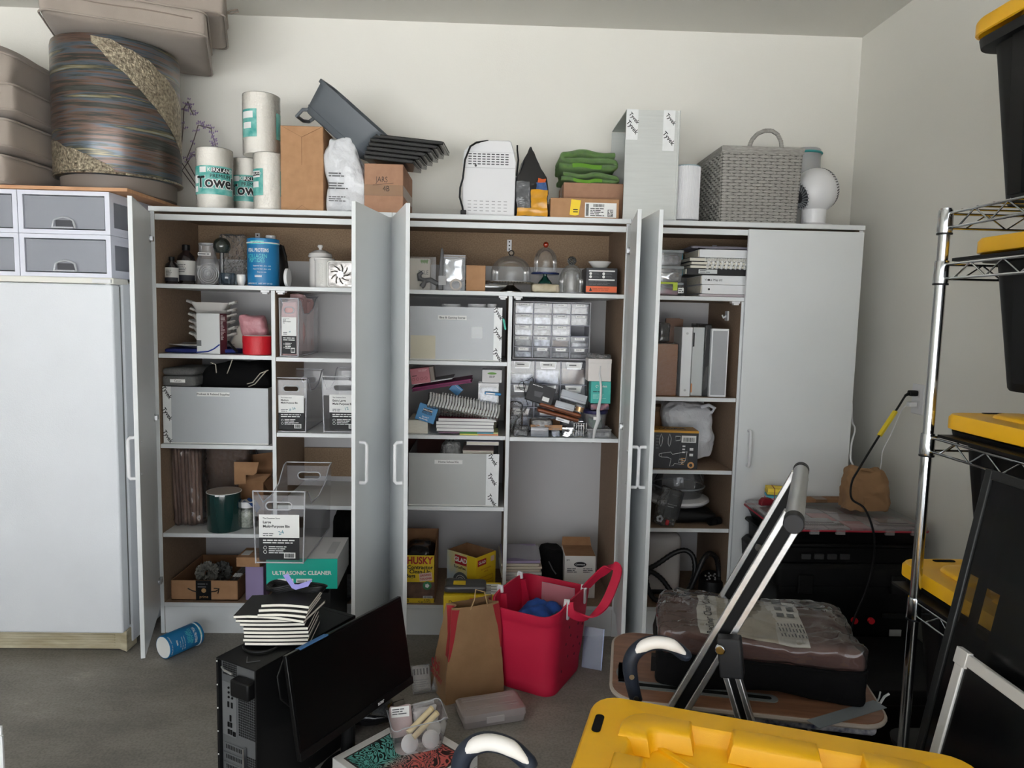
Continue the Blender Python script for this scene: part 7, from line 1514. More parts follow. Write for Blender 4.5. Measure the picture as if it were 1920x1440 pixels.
# dark bag behind the monitor
# pink tote
PINK=mat('pink_eva',(206,26,66),0.62,bump=0.08,bs=300)
t=thing('pink_tote','hot pink moulded tote with white strap clips in front of the cabinet','tote bag',(0.222,-0.335,0.0),math.radians(61));Ht=0.352
def tring(k,z,dip=0,n=6):
 L,S,rr=0.30+0.075*k,0.235+0.05*k,0.05+0.012*k;out=[]
 for p in rrect(L,S,rr,n):out.append((p[0],p[1],z-dip*max(0,abs(p[0])/(L/2)-0.2)**2))
 return out
def dense(ring,m_=3):
 o=[]
 for i in range(len(ring)):
  a,b=Vector(ring[i]),Vector(ring[(i+1)%len(ring)]);n=m_ if(a-b).length>0.03 else 1
  o+=[a.lerp(b,j/n)for j in range(n)]
 return o
def dring(k,z,dip,off=0.0):
 L,S,rr=0.30+0.075*k-2*off,0.235+0.05*k-2*off,0.05+0.012*k;pts=dense([(p[0],p[1],0)for p in rrect(L,S,rr,6)],10)
 return[Vector((p.x,p.y,z-dip*max(0.0,(abs(p.x)/(L/2))**3)))for p in pts]
rings=[dring(-0.12,0.0,0),dring(0.0,0.012,0),dring(0.03,0.045,0),dring(0.0,0.05,0)]+[dring(k,Ht*k,0.0 if k<0.7 else 0.03*(k-0.7)/0.3)for k in(0.3,0.6,0.8)]+[dring(0.9,Ht*0.90,0.03),dring(0.94,Ht*0.905,0.03),dring(1.0,Ht,0.03)]
inner=[dring(1.0,Ht,0.03,0.006),dring(0.5,Ht*0.5,0.0,0.006),dring(0.1,0.06,0,0.008),dring(-0.2,0.02,0,0.02)]
g=G().loft(rings,cap=False);g.add(rings[0],[tuple(range(len(rings[0])))[::-1]]);g.loft([rings[-1],inner[0]],cap=False);g.loft(inner,cap=False);g.add(inner[-1],[tuple(range(len(inner[-1])))])
obj('tote_shell',g,PINK,t,smooth=60)
hl=[]
r=rnd(5);g=G()
for s in(-1,1):
 for(x,z)in((0.02,0.14),(0.06,0.16),(-0.03,0.12),(-0.02,0.2),(0.05,0.22),(-0.06,0.18),(0.0,0.26),(0.09,0.12),(0.04,0.1),(-0.08,0.08),(0.10,0.2),(-0.04,0.24)):
  y=s*(0.1175+0.025*z/Ht+0.0005);g.cyl((x,y-s*0.004,z),(x,y+s*0.0006,z),0.0055,n=10)
o=obj('vent_hole_plugs',g,mat('pink_hole',(122,12,40),0.7),t);o['kind']='stuff'
yy=0.1175+0.025
for s in(-1,1):
 for x in(-0.085,0.085):
  z=Ht-0.002;y=s*yy
  o=obj('strap_clip',G().prism(rrect(0.020,0.066,0.008,4,x,z-0.028),y,y+s*0.005,'xz')if s>0 else G().prism(rrect(0.020,0.066,0.008,4,x,z-0.028),y-0.005,y,'xz'),WPLAS,t,bevel=0.001)
  obj('clip_hook',G().tube([(x,y+s*0.004,z),(x,y+s*0.002,z+0.012),(x,y-s*0.008,z+0.012),(x,y-s*0.010,z-0.012)],0.007,8),WPLAS,o)
 if s<0:
  Mi=(Matrix.Translation((0.222,-0.335,0))@Matrix.Rotation(math.radians(61),4,'Z')).inverted()
  path=[(-0.085,-yy-0.006,Ht+0.005)]+[tuple(Mi@P(a,b,c))for a,b,c in((1072,1150,-0.49),(1100,1158,-0.50),(1130,1138,-0.50),(1150,1098,-0.49),(1158,1068,-0.47),(1146,1062,-0.44),(1120,1080,-0.40))]+[(0.085,-yy-0.006,Ht+0.005)]
 else:path=[(-0.085,yy-0.012,Ht-0.02),(-0.09,yy-0.03,Ht-0.12),(-0.05,yy-0.035,Ht-0.2),(0.0,yy-0.035,Ht-0.22),(0.05,yy-0.035,Ht-0.2),(0.09,yy-0.03,Ht-0.12),(0.085,yy-0.012,Ht-0.02)]
 pv=[Vector(p)for p in path];dn_=[]
 for i in range(len(pv)-1):
  a0,a1,a2,a3=pv[max(0,i-1)],pv[i],pv[i+1],pv[min(len(pv)-1,i+2)]
  for k in range(6):u=k/6;dn_.append(0.5*((2*a1)+(a2-a0)*u+(2*a0-5*a1+4*a2-a3)*u*u+(3*a1-a0-3*a2+a3)*u**3))
 dn_.append(pv[-1]);g=G();vs=[]
 for i,p in enumerate(dn_):
  d_=(dn_[min(i+1,len(dn_)-1)]-dn_[max(0,i-1)]).normalized();cen=Vector((0,p.y,Ht));out=Vector((0,-1 if s<0 else 1,0.6)).normalized();x_=d_.cross(out).normalized();n_=x_.cross(d_).normalized()
  vs+=[p+n_*0.0175*a_+x_*0.0035*b_ for a_,b_ in((-1,-1),(1,-1),(1,1),(-1,1))]
 g.add(vs,[(0,1,2,3),tuple(4*(len(dn_)-1)+i for i in(3,2,1,0))]+[(4*i+j,4*i+4+j,4*i+4+(j+1)%4,4*i+(j+1)%4)for i in range(len(dn_)-1)for j in range(4)])
 obj('strap',g,PINK,t,smooth=60)
Mt=Matrix.Translation((0.222,-0.335,0))@Matrix.Rotation(math.radians(61),4,'Z')
def int_(name,label,cat,p):return thing(name,label,cat,Mt@Vector(p),math.radians(61))
q=int_('blue_cloth_bundle','bunched blue cloth inside the pink tote','cloth',(-0.02,0.0,0.03));obj('cloth',G().rbox(0.09,0.075,0.13,0.05,18,c=(0,0,0.133),fn=crumple(0.022,16,4,0.007)),mat('blue_print_cloth',(34,74,150),0.85,var=0.25,vs=30),q,smooth=180);obj('tag',G().box(-0.03,-0.01,-0.02,0.0,0.235,0.237),PAPER,q)
q=int_('green_cloth_bundle','green patterned cloth inside the pink tote','cloth',(-0.03,-0.075,0.15));obj('cloth',G().rbox(0.04,0.022,0.062,0.02,14,c=(0,0,0.066),fn=crumple(0.010,22,6,0.004)),mat('green_print_cloth',(44,104,92),0.85,c2=(30,60,110),vs=26),q,smooth=180);obj('fold',G().tube([(-0.03,-0.01,0.125),(0.0,-0.012,0.132),(0.03,-0.01,0.124)],0.004,6),mat('green_print_cloth',(44,104,92),0.85),q)
q=int_('clear_folder','frosted plastic folder sticking up inside the pink tote','folder',(0.11,-0.02,0.03));obj('folder',G().box(-0.002,0.002,-0.07,0.07,0,0.30),clear('pinkish_frost',(222,150,160),0.6,0.3,0.4),q);obj('folder_edge',G().tube([(0,-0.07,0),(0,-0.07,0.30),(0,0.07,0.30),(0,0.07,0)],0.002,5),FROST,q)
# brown paper bag
PBAG=mat('paper_bag',(142,110,76),0.85,c2=(156,122,86),vs=10,bump=0.35,bs=25)
c=(PZ(835,1320,0)+PZ(945,1300,0))/2;yb=math.radians(24)
t=thing('paper_bag','brown paper grocery bag with red printed sides standing on the floor','bag',(c.x,c.y,0.0005),yb);w,dp,h=0.235,0.15,P(885,1133,-0.50).z
cr_=crumple(0.006,9,3,0.0022)
def bagp(u,v,f):
 tap=1-0.22*v**1.5;hw=w/2*tap;y0=dp*0.08*v;y1=dp-dp*0.55*v**1.3
 if f=='f':x=-hw+2*hw*u;p=Vector((x,y0+0.006*math.sin(PI*u)*-v,h*v*(1+0.0*u)))
 elif f=='b':p=Vector((hw-2*hw*u,y1,h*v))
 elif f=='l':p=Vector((-hw+0.028*v*math.sin(PI*u),y1+(y0-y1)*u,h*v))
 else:p=Vector((hw-0.028*v*math.sin(PI*u),y0+(y1-y0)*u,h*v))
 q=cr_(p);q.z=max(q.z,0.0)if v>0 else 0.0;return q
for f,nm in(('f','front_panel'),('l','gusset'),('b','back_panel'),('r','gusset')):
 o=obj(nm,G().grid(lambda u,v:bagp(u,v,f),12,16),PBAG,t,smooth=60)
 if nm=='gusset':gl_=o
REDP=mat('red_print',(158,36,44),0.8)
def strip(f,pts,nm='red_print'):
 g=G();nv={'f':Vector((0,-0.0012,0)),'l':Vector((-0.0012,0,0)),'r':Vector((0.0012,0,0))}[f]
 (u0,u1),(u2,u3),v0,v1=pts
 return obj(nm,g.grid(lambda u,v:bagp((u0+(u1-u0)*u)*(1-v)+(u2+(u3-u2)*u)*v,v0+(v1-v0)*v,f)+nv,8,8),REDP,t,smooth=60)
strip('l',((0.55,0.98),(0.05,0.98),0.45,0.98));strip('f',((0.0,0.02),(0.0,0.16),0.45,0.98));strip('r',((0.02,0.5),(0.02,0.9),0.5,0.98));strip('f',((0.98,1.0),(0.86,1.0),0.5,0.98))
T(t,'obi',0.07,(-w/2-0.0085,dp*0.55,h*0.34),REDP,rot=(PI/2,0,-PI/2),bold=0.02);T(t,'DELIVERY',0.028,(-w/2-0.0085,dp*0.5,h*0.22),REDP,rot=(PI/2,0,-PI/2),bold=0.02)
obj('floor_panel',G().grid(lambda u,v:(-w/2+w*u,dp*v,0.0008),2,2),PBAG,t)
s=0.25;obj('twine_handle',G().tube([bagp(0.375,0.97,'f'),bagp(0.4,0.98,'f')+Vector((0.01,0.0,0.03)),bagp(0.55,0.98,'f')+Vector((0,0.03,0.055)),bagp(0.72,0.98,'f')+Vector((0,0.02,0.045)),bagp(0.75,0.97,'f')],0.0022,6),mat('twine',(176,146,104),0.8),t)
# yellow carton behind the paper bag
xa,xb=P(832,1125,-0.22),P(940,1125,-0.22);w=xb.x-xa.x;zt=P(880,1118,-0.24).z
t=thing('bag_carton','yellow carton standing behind the paper bag with a grey tray on it','box',((xa.x+xb.x)/2,-0.24,0.0005));obj('carton',G().box(-w/2,w/2,0,0.15,0,zt),YC,t,bevel=0.002);obj('orange_print',G().box(-w*0.05,w*0.15,-0.0006,0,zt*0.82,zt*0.97),mat('orange_card',(232,110,66),0.5),t);s=obj('white_panel',G().box(w*0.2,w*0.45,0.02,0.13,zt,zt+0.0008),PAPER,t);g=G()
for k in range(7):g.box(w*0.22,w*0.22+w*0.2*(0.5+0.5*(k%2)),0.028+0.014*k,0.033+0.014*k,zt+0.0008,zt+0.0012)
obj('small_print',g,INK,s,smooth=0);T(t,'Drawstring',0.022,(-w*0.2,-0.001,zt*0.9),INK)
q=thing('foil_tray','grey foil-wrapped pack lying on the yellow carton','pack',(t.location.x-0.03,-0.225,zt+0.002));obj('pack',G().rbox(0.085,0.05,0.014,0.010,10,c=(0,0.05,0.016),fn=crumple(0.003,20,3)),mat('dark_foil',(92,92,94),0.3,0.4),q,smooth=180);obj('yellow_tag',G().box(-0.05,0.0,0.02,0.06,0.032,0.0335),YC,q)
# clear sheet and clamshells
t=thing('acrylic_sheet','bluish clear plastic sheet leaning behind the pink tote','sheet',PZ(1113,1255,0.0),rot=(math.radians(-14),0,math.radians(-20)));obj('sheet',G().box(-0.05,0.03,0,0.002,0,0.16),clear('blue_clear',(130,140,180),0.35,0.08,0.25),t);obj('sheet_edge',G().bar((0.03,0.001,0),(0.03,0.001,0.16),0.004,0.004),clear('blue_edge',(110,130,190),0.8,0.1,0.8),t)
for k,(px,py,an,lab)in enumerate(((792,1300,0.25,'clear blister card with rows of dark parts behind the bag of pads, left one'),(824,1300,-0.35,'clear blister card with small print beside the paper bag, right one'))):
 c=PZ(px,py,0.0);t=thing('blister_card',lab,'packaging',(c.x,c.y,0.001),rot=(math.radians(-38),0,an),group='blister cards');obj('card',G().box(-0.035,0.035,0,0.003,0,0.10),mat('card_grey',(150,146,142),0.6),t);obj('blister',G().rbox(0.033,0.008,0.048,0.005,6,c=(0,-0.008,0.05)),clear('blister_clear',(220,220,222),0.25,0.08,1.0),t)
 for i in range(5):obj('dark_part',G().cbox((-0.024+0.012*i,-0.006,0.075 if k==0 else 0.07),(0.005,0.006,0.02)),BLACKM,t)
 lines(t,-0.03,0.03,0.012,0.05,5,-0.0006,INKG,k+3)
# flat clear organiser case
a,b,c_,d_=PZ(865,1372,0.0),PZ(985,1352,0.0),PZ(945,1306,0.05),PZ(862,1320,0.05);ya=math.atan2(b.y-a.y,b.x-a.x)
t=thing('parts_case','flat frosted hinged parts case on the concrete','case',(a.x+0.005,a.y+0.002,0.001),ya);L=(b-a).length;Dp=0.125;PC=clear('parts_case_plastic',(192,184,184),0.62,0.22,0.6)
obj('tray',G().loft([[(p[0]+L/2,p[1]+Dp/2,z)for p in rrect(L*q,Dp*q,0.012,4)]for z,q in((0,0.95),(0.026,1.0))]),PC,t,bevel=0.001);ld=obj('lid',G().loft([[(p[0]+L/2,p[1]+Dp/2,z)for p in rrect(L*q,Dp*q,0.012,4)]for z,q in((0.0265,1.01),(0.044,0.99),(0.048,0.95))]),PC,t)
for k in(0.30,0.42,0.72,0.84):obj('lid_rib',G().box(0.02,L-0.02,Dp*k,Dp*k+0.004,0.048,0.0495),PC,ld)
obj('latch',G().box(L*0.36,L*0.64,-0.004,0.002,0.014,0.036),clear('latch_clear',(214,206,206),0.7,0.2,0.6),t,bevel=0.001);obj('contents',G().rbox(L*0.42,Dp*0.4,0.007,0.004,8,c=(L/2,Dp/2,0.012),fn=crumple(0.004,50,3)),mat('case_contents',(110,96,98),0.6),t)
# marbled gift box and bag of pads
g0,g1,g2=PZ(623,1420,0.085),PZ(762,1345,0.085),PZ(935,1395,0.085);ya=math.atan2(g2.y-g1.y,g2.x-g1.x);Lx=0.28;Ly=(g1-g0).length*1.05
t=thing('marbled_box','white box with a swirled teal and coral picture lid on the floor','box',(g0.x,g0.y,0.001),ya);ux=Vector((math.cos(ya),math.sin(ya),0));v=g1-g0;sh=v.dot(ux)
t.rotation_euler=(0,0,math.atan2(v.y,v.x)-PI/2);Lx=0.31;obj('box_body',G().box(0,Lx,0,Ly,0,0.083),mat('box_white',(216,214,210),0.55),t,bevel=0.002);obj('lid_line',G().box(-0.0005,Lx+0.0005,-0.0005,Ly+0.0005,0.05,0.0515),mat('carton_grey',(150,148,146),0.6),t)
def marble():
 mt=mat('marbled_print',(80,150,140),0.35);nt=mt.node_tree;b=nt.nodes['Principled BSDF'];tc=nt.nodes.new('ShaderNodeTexCoord');n=nt.nodes.new('ShaderNodeTexNoise');n.inputs['Scale'].default_value=7;n.inputs['Detail'].default_value=2;n.inputs['Distortion'].default_value=3.5;nt.links.new(tc.outputs['Object'],n.inputs['Vector'])
 wv=nt.nodes.new('ShaderNodeMath');wv.operation='MULTIPLY';wv.inputs[1].default_value=26;nt.links.new(n.outputs[0],wv.inputs[0]);fr=nt.nodes.new('ShaderNodeMath');fr.operation='PINGPONG';fr.inputs[1].default_value=1.0;nt.links.new(wv.outputs[0],fr.inputs[0])
 sx_=nt.nodes.new('ShaderNodeSeparateXYZ');nt.links.new(tc.outputs['Object'],sx_.inputs[0]);m1=nt.nodes.new('ShaderNodeMapRange');m1.inputs[1].default_value=0.13;m1.inputs[2].default_value=0.19;nt.links.new(sx_.outputs[0],m1.inputs[0])
 mx=nt.nodes.new('ShaderNodeMixRGB');mx.inputs[1].default_value=rgb((96,170,160));mx.inputs[2].default_value=rgb((204,96,88));nt.links.new(m1.outputs[0],mx.inputs[0])
 cr=nt.nodes.new('ShaderNodeValToRGB');cr.color_ramp.elements[0].position=0.35;cr.color_ramp.elements[0].color=rgb((52,46,46));cr.color_ramp.elements[1].position=0.6;nt.links.new(fr.outputs[0],cr.inputs[0]);m2=nt.nodes.new('ShaderNodeMixRGB');m2.blend_type='MULTIPLY';m2.inputs[0].default_value=1;nt.links.new(mx.outputs[0],m2.inputs[1]);nt.links.new(cr.outputs[0],m2.inputs[2]);nt.links.new(m2.outputs[0],b.inputs['Base Color']);return mt
obj('dark_border',G().box(0.028,Lx-0.025,0.02,Ly-0.03,0.083,0.0836),mat('border_dark',(70,62,60),0.5),t);obj('picture',G().box(0.034,Lx-0.031,0.026,Ly-0.036,0.0836,0.0842),marble(),t)
Mg=t.matrix_basis.copy()
q=Mg@Vector((0.135,Ly-0.075,0.085));q=PZ(782,1375,0.115);t=thing('pad_tub','clear plastic tub of cotton pads and wax sticks on the marbled box','tub',(q.x,q.y,0.0865),math.radians(18))
CT=clear('tub_clear',(214,212,212),0.10,0.05,0.9,bump=0.2,bs=18)
rg=[[(p[0],p[1],z+(0.012*math.sin(p[0]*60+p[1]*40)if z>0.05 else 0))for p in rrect(0.17*k,0.13*k,0.03,5)]for z,k in((0.001,0.86),(0.045,0.95),(0.09,1.02))]
obj('tub_wall',G().loft(rg,cap=False),CT,t);obj('tub_floor',G().add(rg[0],[tuple(range(len(rg[0])))]),CT,t);obj('tub_rim',G().tube([Vector(p)for p in rg[-1]],0.0018,6,closed=True),FROST,t)
Mt2=Matrix.Translation((q.x,q.y,0.0885))@Matrix.Rotation(math.radians(18),4,'Z');r=rnd(4);COT=mat('cotton_white',(226,224,222),0.95)
for k,(x,y,z,rx,ry,lab)in enumerate(((-0.03,-0.035,0.02,62,12,'cotton pad flat against the front of the clear tub, left'),(0.035,-0.035,0.022,60,-14,'cotton pad flat against the front of the clear tub, right'),(0.055,0.01,0.03,40,30,'cotton pad leaning at the right end of the clear tub'))):
 u=thing('cotton_pad',lab,'cotton pad',Mt2@Vector((x,y,z)),group='cotton pads',rot=(math.radians(rx),math.radians(ry),math.radians(18)));obj('pad',G().lathe([(0.001,-0.006),(0.022,-0.005),(0.026,0.0),(0.022,0.005),(0.001,0.006)],24),COT,u,smooth=180);obj('pad_edge',G().tube([(0.0255*math.cos(2*PI*j/24),0.0255*math.sin(2*PI*j/24),0)for j in range(24)],0.0014,5,closed=True),COT,u)
for k,lab in enumerate(('cream wax stick lying across the tub of pads, upper','cream wax stick lying across the tub of pads, lower')):
 u=thing('wax_stick',lab,'stick',Mt2@Vector((0.01+0.012*k,0.012-0.02*k,0.058-0.006*k)),group='wax sticks',rot=(0,math.radians(-22),math.radians(46)));obj('stick',G().cyl((-0.05,0,0),(0.05,0,0),0.009,n=14),mat('cream_wax',(226,208,168),0.6),u);obj('stick_cap',G().cyl((0.05,0,0),(0.056,0,0),0.0092,n=14),mat('wax_cap',(206,186,142),0.6),u)
u=thing('label_packet','clear packet with a white printed label in the tub of pads','packet',Mt2@Vector((-0.045,0.02,0.012)),rot=(math.radians(-22),0,math.radians(12)));obj('packet',G().rbox(0.035,0.008,0.045,0.006,10,c=(0,0,0.046),fn=crumple(0.005,30,3)),mat('mauve_packet',(190,170,170),0.4,bump=0.3,bs=50),u,smooth=180);s=plate(u,'label',-0.03,0.025,0.058,0.088,-0.012,PAPER);lines(s,-0.027,0.02,0.064,0.084,3,-0.013,INKG,5)
u=thing('pad_sleeve','crinkled clear sleeve of cotton pads at the back of the tub','packet',Mt2@Vector((0.035,0.035,0.004)),rot=(math.radians(-15),0,math.radians(25)));obj('sleeve',G().rbox(0.04,0.018,0.04,0.012,12,c=(0,0,0.041),fn=crumple(0.008,26,5,0.003)),clear('milky_sleeve',(222,216,216),0.55,0.08,0.9,bump=0.6,bs=50),u,smooth=180);obj('seal',G().box(-0.035,0.035,-0.001,0.001,0.078,0.092),CLEARP,u)
# white papers at the left edge
c=P(4,1420,-1.35);t=thing('white_sheets','white sheets of foam board standing at the lower left corner','board',(c.x-0.09,c.y,0.0005),math.radians(4));hb=P(4,1384,-1.35).z
obj('sheet',G().box(-0.2,0.088,0,0.006,0,hb),mat('foam_board',(240,240,240),0.5),t);obj('sheet',G().box(-0.2,0.083,0.007,0.013,0,hb+0.02),mat('foam_board',(240,240,240),0.5),t)
# black plastic bag and white pouch below the monitor
c=PZ(690,1360,0.0);t=thing('black_sack','slack black sack on the floor between the monitor and the boxes','bag',(c.x,c.y+0.03,0.001));obj('sack',G().rbox(0.075,0.06,0.03,0.028,14,c=(0,0,0.032),fn=lambda v:crumple(0.014,14,4,0.004)(Vector((v.x,v.y,max(v.z,-0.018))))),mat('black_film',(30,30,33),0.16),t,smooth=180);obj('neck_tie',G().tube([(0.07,-0.02,0.02),(0.09,-0.03,0.015),(0.11,-0.03,0.006)],0.006,6),mat('black_film',(30,30,33),0.16),t)
c=PZ(712,1345,0.0);t=thing('grey_pouch','grey zip pouch lying beside the black sack','pouch',(c.x+0.03,c.y+0.06,0.001),0.6);obj('pouch',G().rbox(0.045,0.03,0.014,0.012,10,c=(0,0,0.016),fn=crumple(0.004,20,3)),mat('grey_nylon',(128,122,116),0.7),t,smooth=180);obj('zip',G().tube([(-0.04,-0.02,0.028),(0,-0.022,0.03),(0.04,-0.02,0.028)],0.002,5),BLACKP,t)
# ================================================================== tool boxes in the corner
TBK=mat('toolbox_black',(9,9,10),0.5,spec=0.25)
tx0,tx1,ty0,ty1=1.105,1.69,-0.415,-0.035;cx=(tx0+tx1)/2
t=thing('rolling_toolbox','large black toolbox standing in the dark corner under the organiser','toolbox',(cx,ty0,0));w=tx1-tx0;d=ty1-ty0
obj('chest',G().loft([[(p[0],p[1]+d/2,z)for p in rrect((w-0.03)*k,(d-0.02)*k,0.02,4)]for z,k in((0.02,0.94),(0.36,0.99),(0.365,1.0),(0.40,1.0))]),TBK,t,bevel=0.003);obj('lid',G().loft([[(p[0],p[1]+d/2,z)for p in rrect(w*k,d*k,0.025,4)]for z,k in((0.402,1.0),(0.47,1.02),(0.49,0.97))]),TBK,t,bevel=0.003)
obj('tray_tier',G().loft([[(p[0],p[1]+d/2,z)for p in rrect(w*k,d*k,0.02,4)]for z,k in((0.491,0.93),(0.55,0.94),(0.556,0.99),(0.566,0.98))]),TBK,t,bevel=0.002)
for s in(-0.18,0.18):la=obj('latch',G().box(s-0.03,s+0.03,-0.012,0.004,0.375,0.45),TBK,t,bevel=0.004);obj('handle_slot',G().box(s-0.05,s+0.05,-0.008,0.0,0.28,0.30),TBK,t,bevel=0.002)
for s in(0.02,0.085):obj('red_button',G().cyl((s,-0.012,0.27),(s,0.0,0.27),0.012,n=16),mat('red_button',(190,28,40),0.4),t)
for k in range(4):obj('latch',G().box(-0.20+0.05*k,-0.165+0.05*k,-0.006,0.004,0.51,0.53),mat('toolbox_grey',(60,60,62),0.4),t,bevel=0.001)
obj('sticker',G().box(0.16,0.205,-0.0085,-0.004,0.21,0.235),mat('sticker_pale',(170,172,172),0.5),t)
for s in(-1,1):obj('wheel',G().cyl((s*w*0.42,d*0.8,0.05),(s*w*0.47,d*0.8,0.05),0.05,n=24),BLACKM,t)
obj('foot',G().box(-w*0.4,-w*0.3,0.02,0.08,0,0.03),TBK,t);obj('foot',G().box(w*0.3,w*0.4,0.02,0.08,0,0.03),TBK,t)
q=thing('rolling_chest','low black chest on the floor between the toolbox and the rack','chest',(1.38,-0.86,0))
obj('chest_body',G().loft([[(p[0],p[1]+0.2,z)for p in rrect(0.52*k,0.4*k,0.02,4)]for z,k in((0.0,0.94),(0.18,1.0))]),TBK,q,bevel=0.003);obj('chest_lid',G().loft([[(p[0],p[1]+0.2,z)for p in rrect(0.53*k,0.41*k,0.02,4)]for z,k in((0.181,1.0),(0.215,1.0),(0.228,0.95))]),TBK,q,bevel=0.003)
for s in(-0.15,0.15):obj('latch',G().box(s-0.025,s+0.025,-0.008,0.002,0.15,0.205),TBK,q,bevel=0.003)
t=thing('parts_organiser','shallow black organiser with a clear ribbed lid on the toolbox','organiser',(cx,ty0,0.567));ORL=clear('organiser_lid',(206,196,198),0.38,0.08,1.0);REDB=mat('red_cups',(168,34,52),0.5)
obj('tray',G().loft([[(p[0],p[1]+d/2,z)for p in rrect(w*k,d*k,0.02,4)]for z,k in((0,0.90),(0.045,0.97),(0.05,0.99))]),TBK,t,bevel=0.002)
for i in range(6):
 for j in range(3):obj('bin_cup',G().box(-w*0.45+w*0.15*i+0.003,-w*0.45+w*0.15*(i+1)-0.003,0.03+0.108*j,0.03+0.108*j+0.1,0.0505,0.054),REDB if(i+j)%3==0 else mat('mauve_cups',(146,130,134),0.5),t,smooth=0)
ld=obj('lid',G().loft([[(p[0],p[1]+d/2,z)for p in rrect(w*k,d*k,0.02,4)]for z,k in((0.051,1.0),(0.066,1.0),(0.074,0.96))]),ORL,t)
obj('red_trim',G().tube([(p[0],p[1]+d/2,0.052)for p in rrect(w*1.0,d*1.0,0.02,4)],0.004,6,closed=True),REDB,t)
for sx_ in(-0.12,0.17):
 obj('lid_window',G().box(sx_-0.055,sx_+0.055,0.035,0.09,0.0742,0.0772),ORL,ld,bevel=0.001)
 for k in range(18):obj('lid_rib',G().box(sx_-0.08+0.009*k,sx_-0.076+0.009*k,0.002,0.028,0.0735,0.0765),ORL,ld,smooth=0)
 for k in(-0.055,0.045):obj('clasp',G().box(sx_+k,sx_+k+0.035,-0.008,0.002,0.04,0.062),ORL,t,bevel=0.001)
zo=0.567+0.0775
c=PZ(1450,930,zo+0.02);t=thing('sticky_note_block','block of sticky notes in rainbow colours tied with a band','sticky notes',(P(1452,915,-0.10).x,-0.13,zo+0.0005),math.radians(-12));z=0
for k,col in enumerate(((226,110,150),(240,170,190),(96,190,214),(60,120,120),(226,196,60),(248,214,70))):hh=(0.014,0.009,0.009,0.006,0.011,0.014)[k];obj('note_pad',G().box(-0.038,0.038,0,0.07,z,z+hh-0.0004),mat('note_%d'%k,col,0.7),t,loc=(0.002*(k%2),0,0));z+=hh
obj('rubber_band',G().box(-0.0015-0.01,0.0015-0.01,-0.0012,0.0712,-0.0,z+0.0012),mat('band_red',(150,60,50),0.6),t)
c=PZ(1432,948,zo);t=thing('tape_dispenser','small dark red tape dispenser beside the sticky notes','dispenser',(c.x+0.02,max(c.y,ty0+0.02),zo+0.0005),0.3);obj('body',G().prism([(-0.035,0),(0.035,0),(0.04,0.012),(0.01,0.03),(-0.02,0.032),(-0.035,0.02)],0,0.022,'xz'),mat('dark_red_plastic',(122,20,34),0.35),t,bevel=0.003);obj('cutter',G().box(0.034,0.044,0.002,0.02,0.010,0.014),STEEL,t)
c=PZ(1470,915,zo);t=thing('kraft_mailer','flat brown cardboard mailer at the back of the organiser','cardboard',(1.42,-0.10,zo+0.0005),math.radians(3));obj('board',G().box(-0.17,0.17,0,0.055,0,0.014),KRAFTD,t,bevel=0.001);obj('tape',G().box(-0.03,0.02,-0.0006,0.0556,-0.0004,0.0146),TAPE,t)
c=PZ(1635,945,zo);t=thing('lunch_bag','crumpled brown paper lunch bag on the organiser','bag',(1.60,-0.22,zo+0.0005),math.radians(-10));hb=P(1625,878,-0.22).z-zo
xw=(P(1665,930,-0.25).x-P(1588,930,-0.25).x)/2;t.location.x=P(1627,930,-0.25).x-0.0
obj('bag',G().rbox(xw*1.02,0.06,hb/2,0.022,26,c=(0,0,hb/2),fn=lambda v:crumple(0.018,13,8,0.008)(Vector((v.x*(1-0.25*max(0,v.z/(hb/2))),v.y*(1-0.5*max(0,v.z/(hb/2))),max(v.z,-hb/2+0.016))))),mat('paper_bag_light',(146,112,78),0.85,bump=0.5,bs=30),t,smooth=50);obj('folded_top',G().tube([(-xw*0.5,-0.02,hb*0.98),(0,-0.03,hb*1.0),(xw*0.7,-0.02,hb*0.86)],0.006,6),mat('paper_bag_light',(146,112,78),0.85),t)
# outlet and cords
oy=-0.153;oz=1.10
t=thing('wall_outlet','white double power outlet on the right wall','outlet',(WX1-0.0005,oy,oz));obj('cover_plate',G().box(-0.005,0,-0.04,0.04,-0.062,0.062),WPLAS,t,bevel=0.002)
for z in(-0.022,0.024):s=obj('socket',G().box(-0.007,-0.005,-0.017,0.017,z-0.016,z+0.016),WPLAS,t,bevel=0.001);obj('socket_slots',G().box(-0.0076,-0.007,-0.008,-0.006,z-0.006,z+0.006).box(-0.0076,-0.007,0.006,0.008,z-0.006,z+0.006),BLACKM,s,smooth=0)
def spline(q,n=8):
 o=[]
 for i in range(len(q)-1):
  a0,a1,a2,a3=q[max(0,i-1)],q[i],q[i+1],q[min(len(q)-1,i+2)]
  for k in range(n):u=k/n;o.append(0.5*((2*a1)+(a2-a0)*u+(2*a0-5*a1+4*a2-a3)*u*u+(3*a1-a0-3*a2+a3)*u**3))
 return o+[q[-1]]
pl_=Vector((WX1-0.008,oy,oz+0.024))
t=thing('extension_lead','black power cord with a yellow warning tag running from the outlet over the toolbox','cord',pl_)
pts=[pl_+Vector((-0.03,0,0.0)),pl_+Vector((-0.055,-0.01,-0.012)),P(1683,765,-0.2),P(1648,818,-0.24),P(1610,880,-0.30),P(1597,905,-0.33),P(1597,935,-0.38),P(1622,955,-0.425),P(1640,985,-0.445),P(1636,1060,-0.445),P(1622,1110,-0.445),P(1605,1150,-0.445),P(1590,1200,-0.445)]
for p in pts[5:9]:p.z=max(p.z,zo+0.006)
pts[8].z=zo-0.03;pts[8].y=-0.445
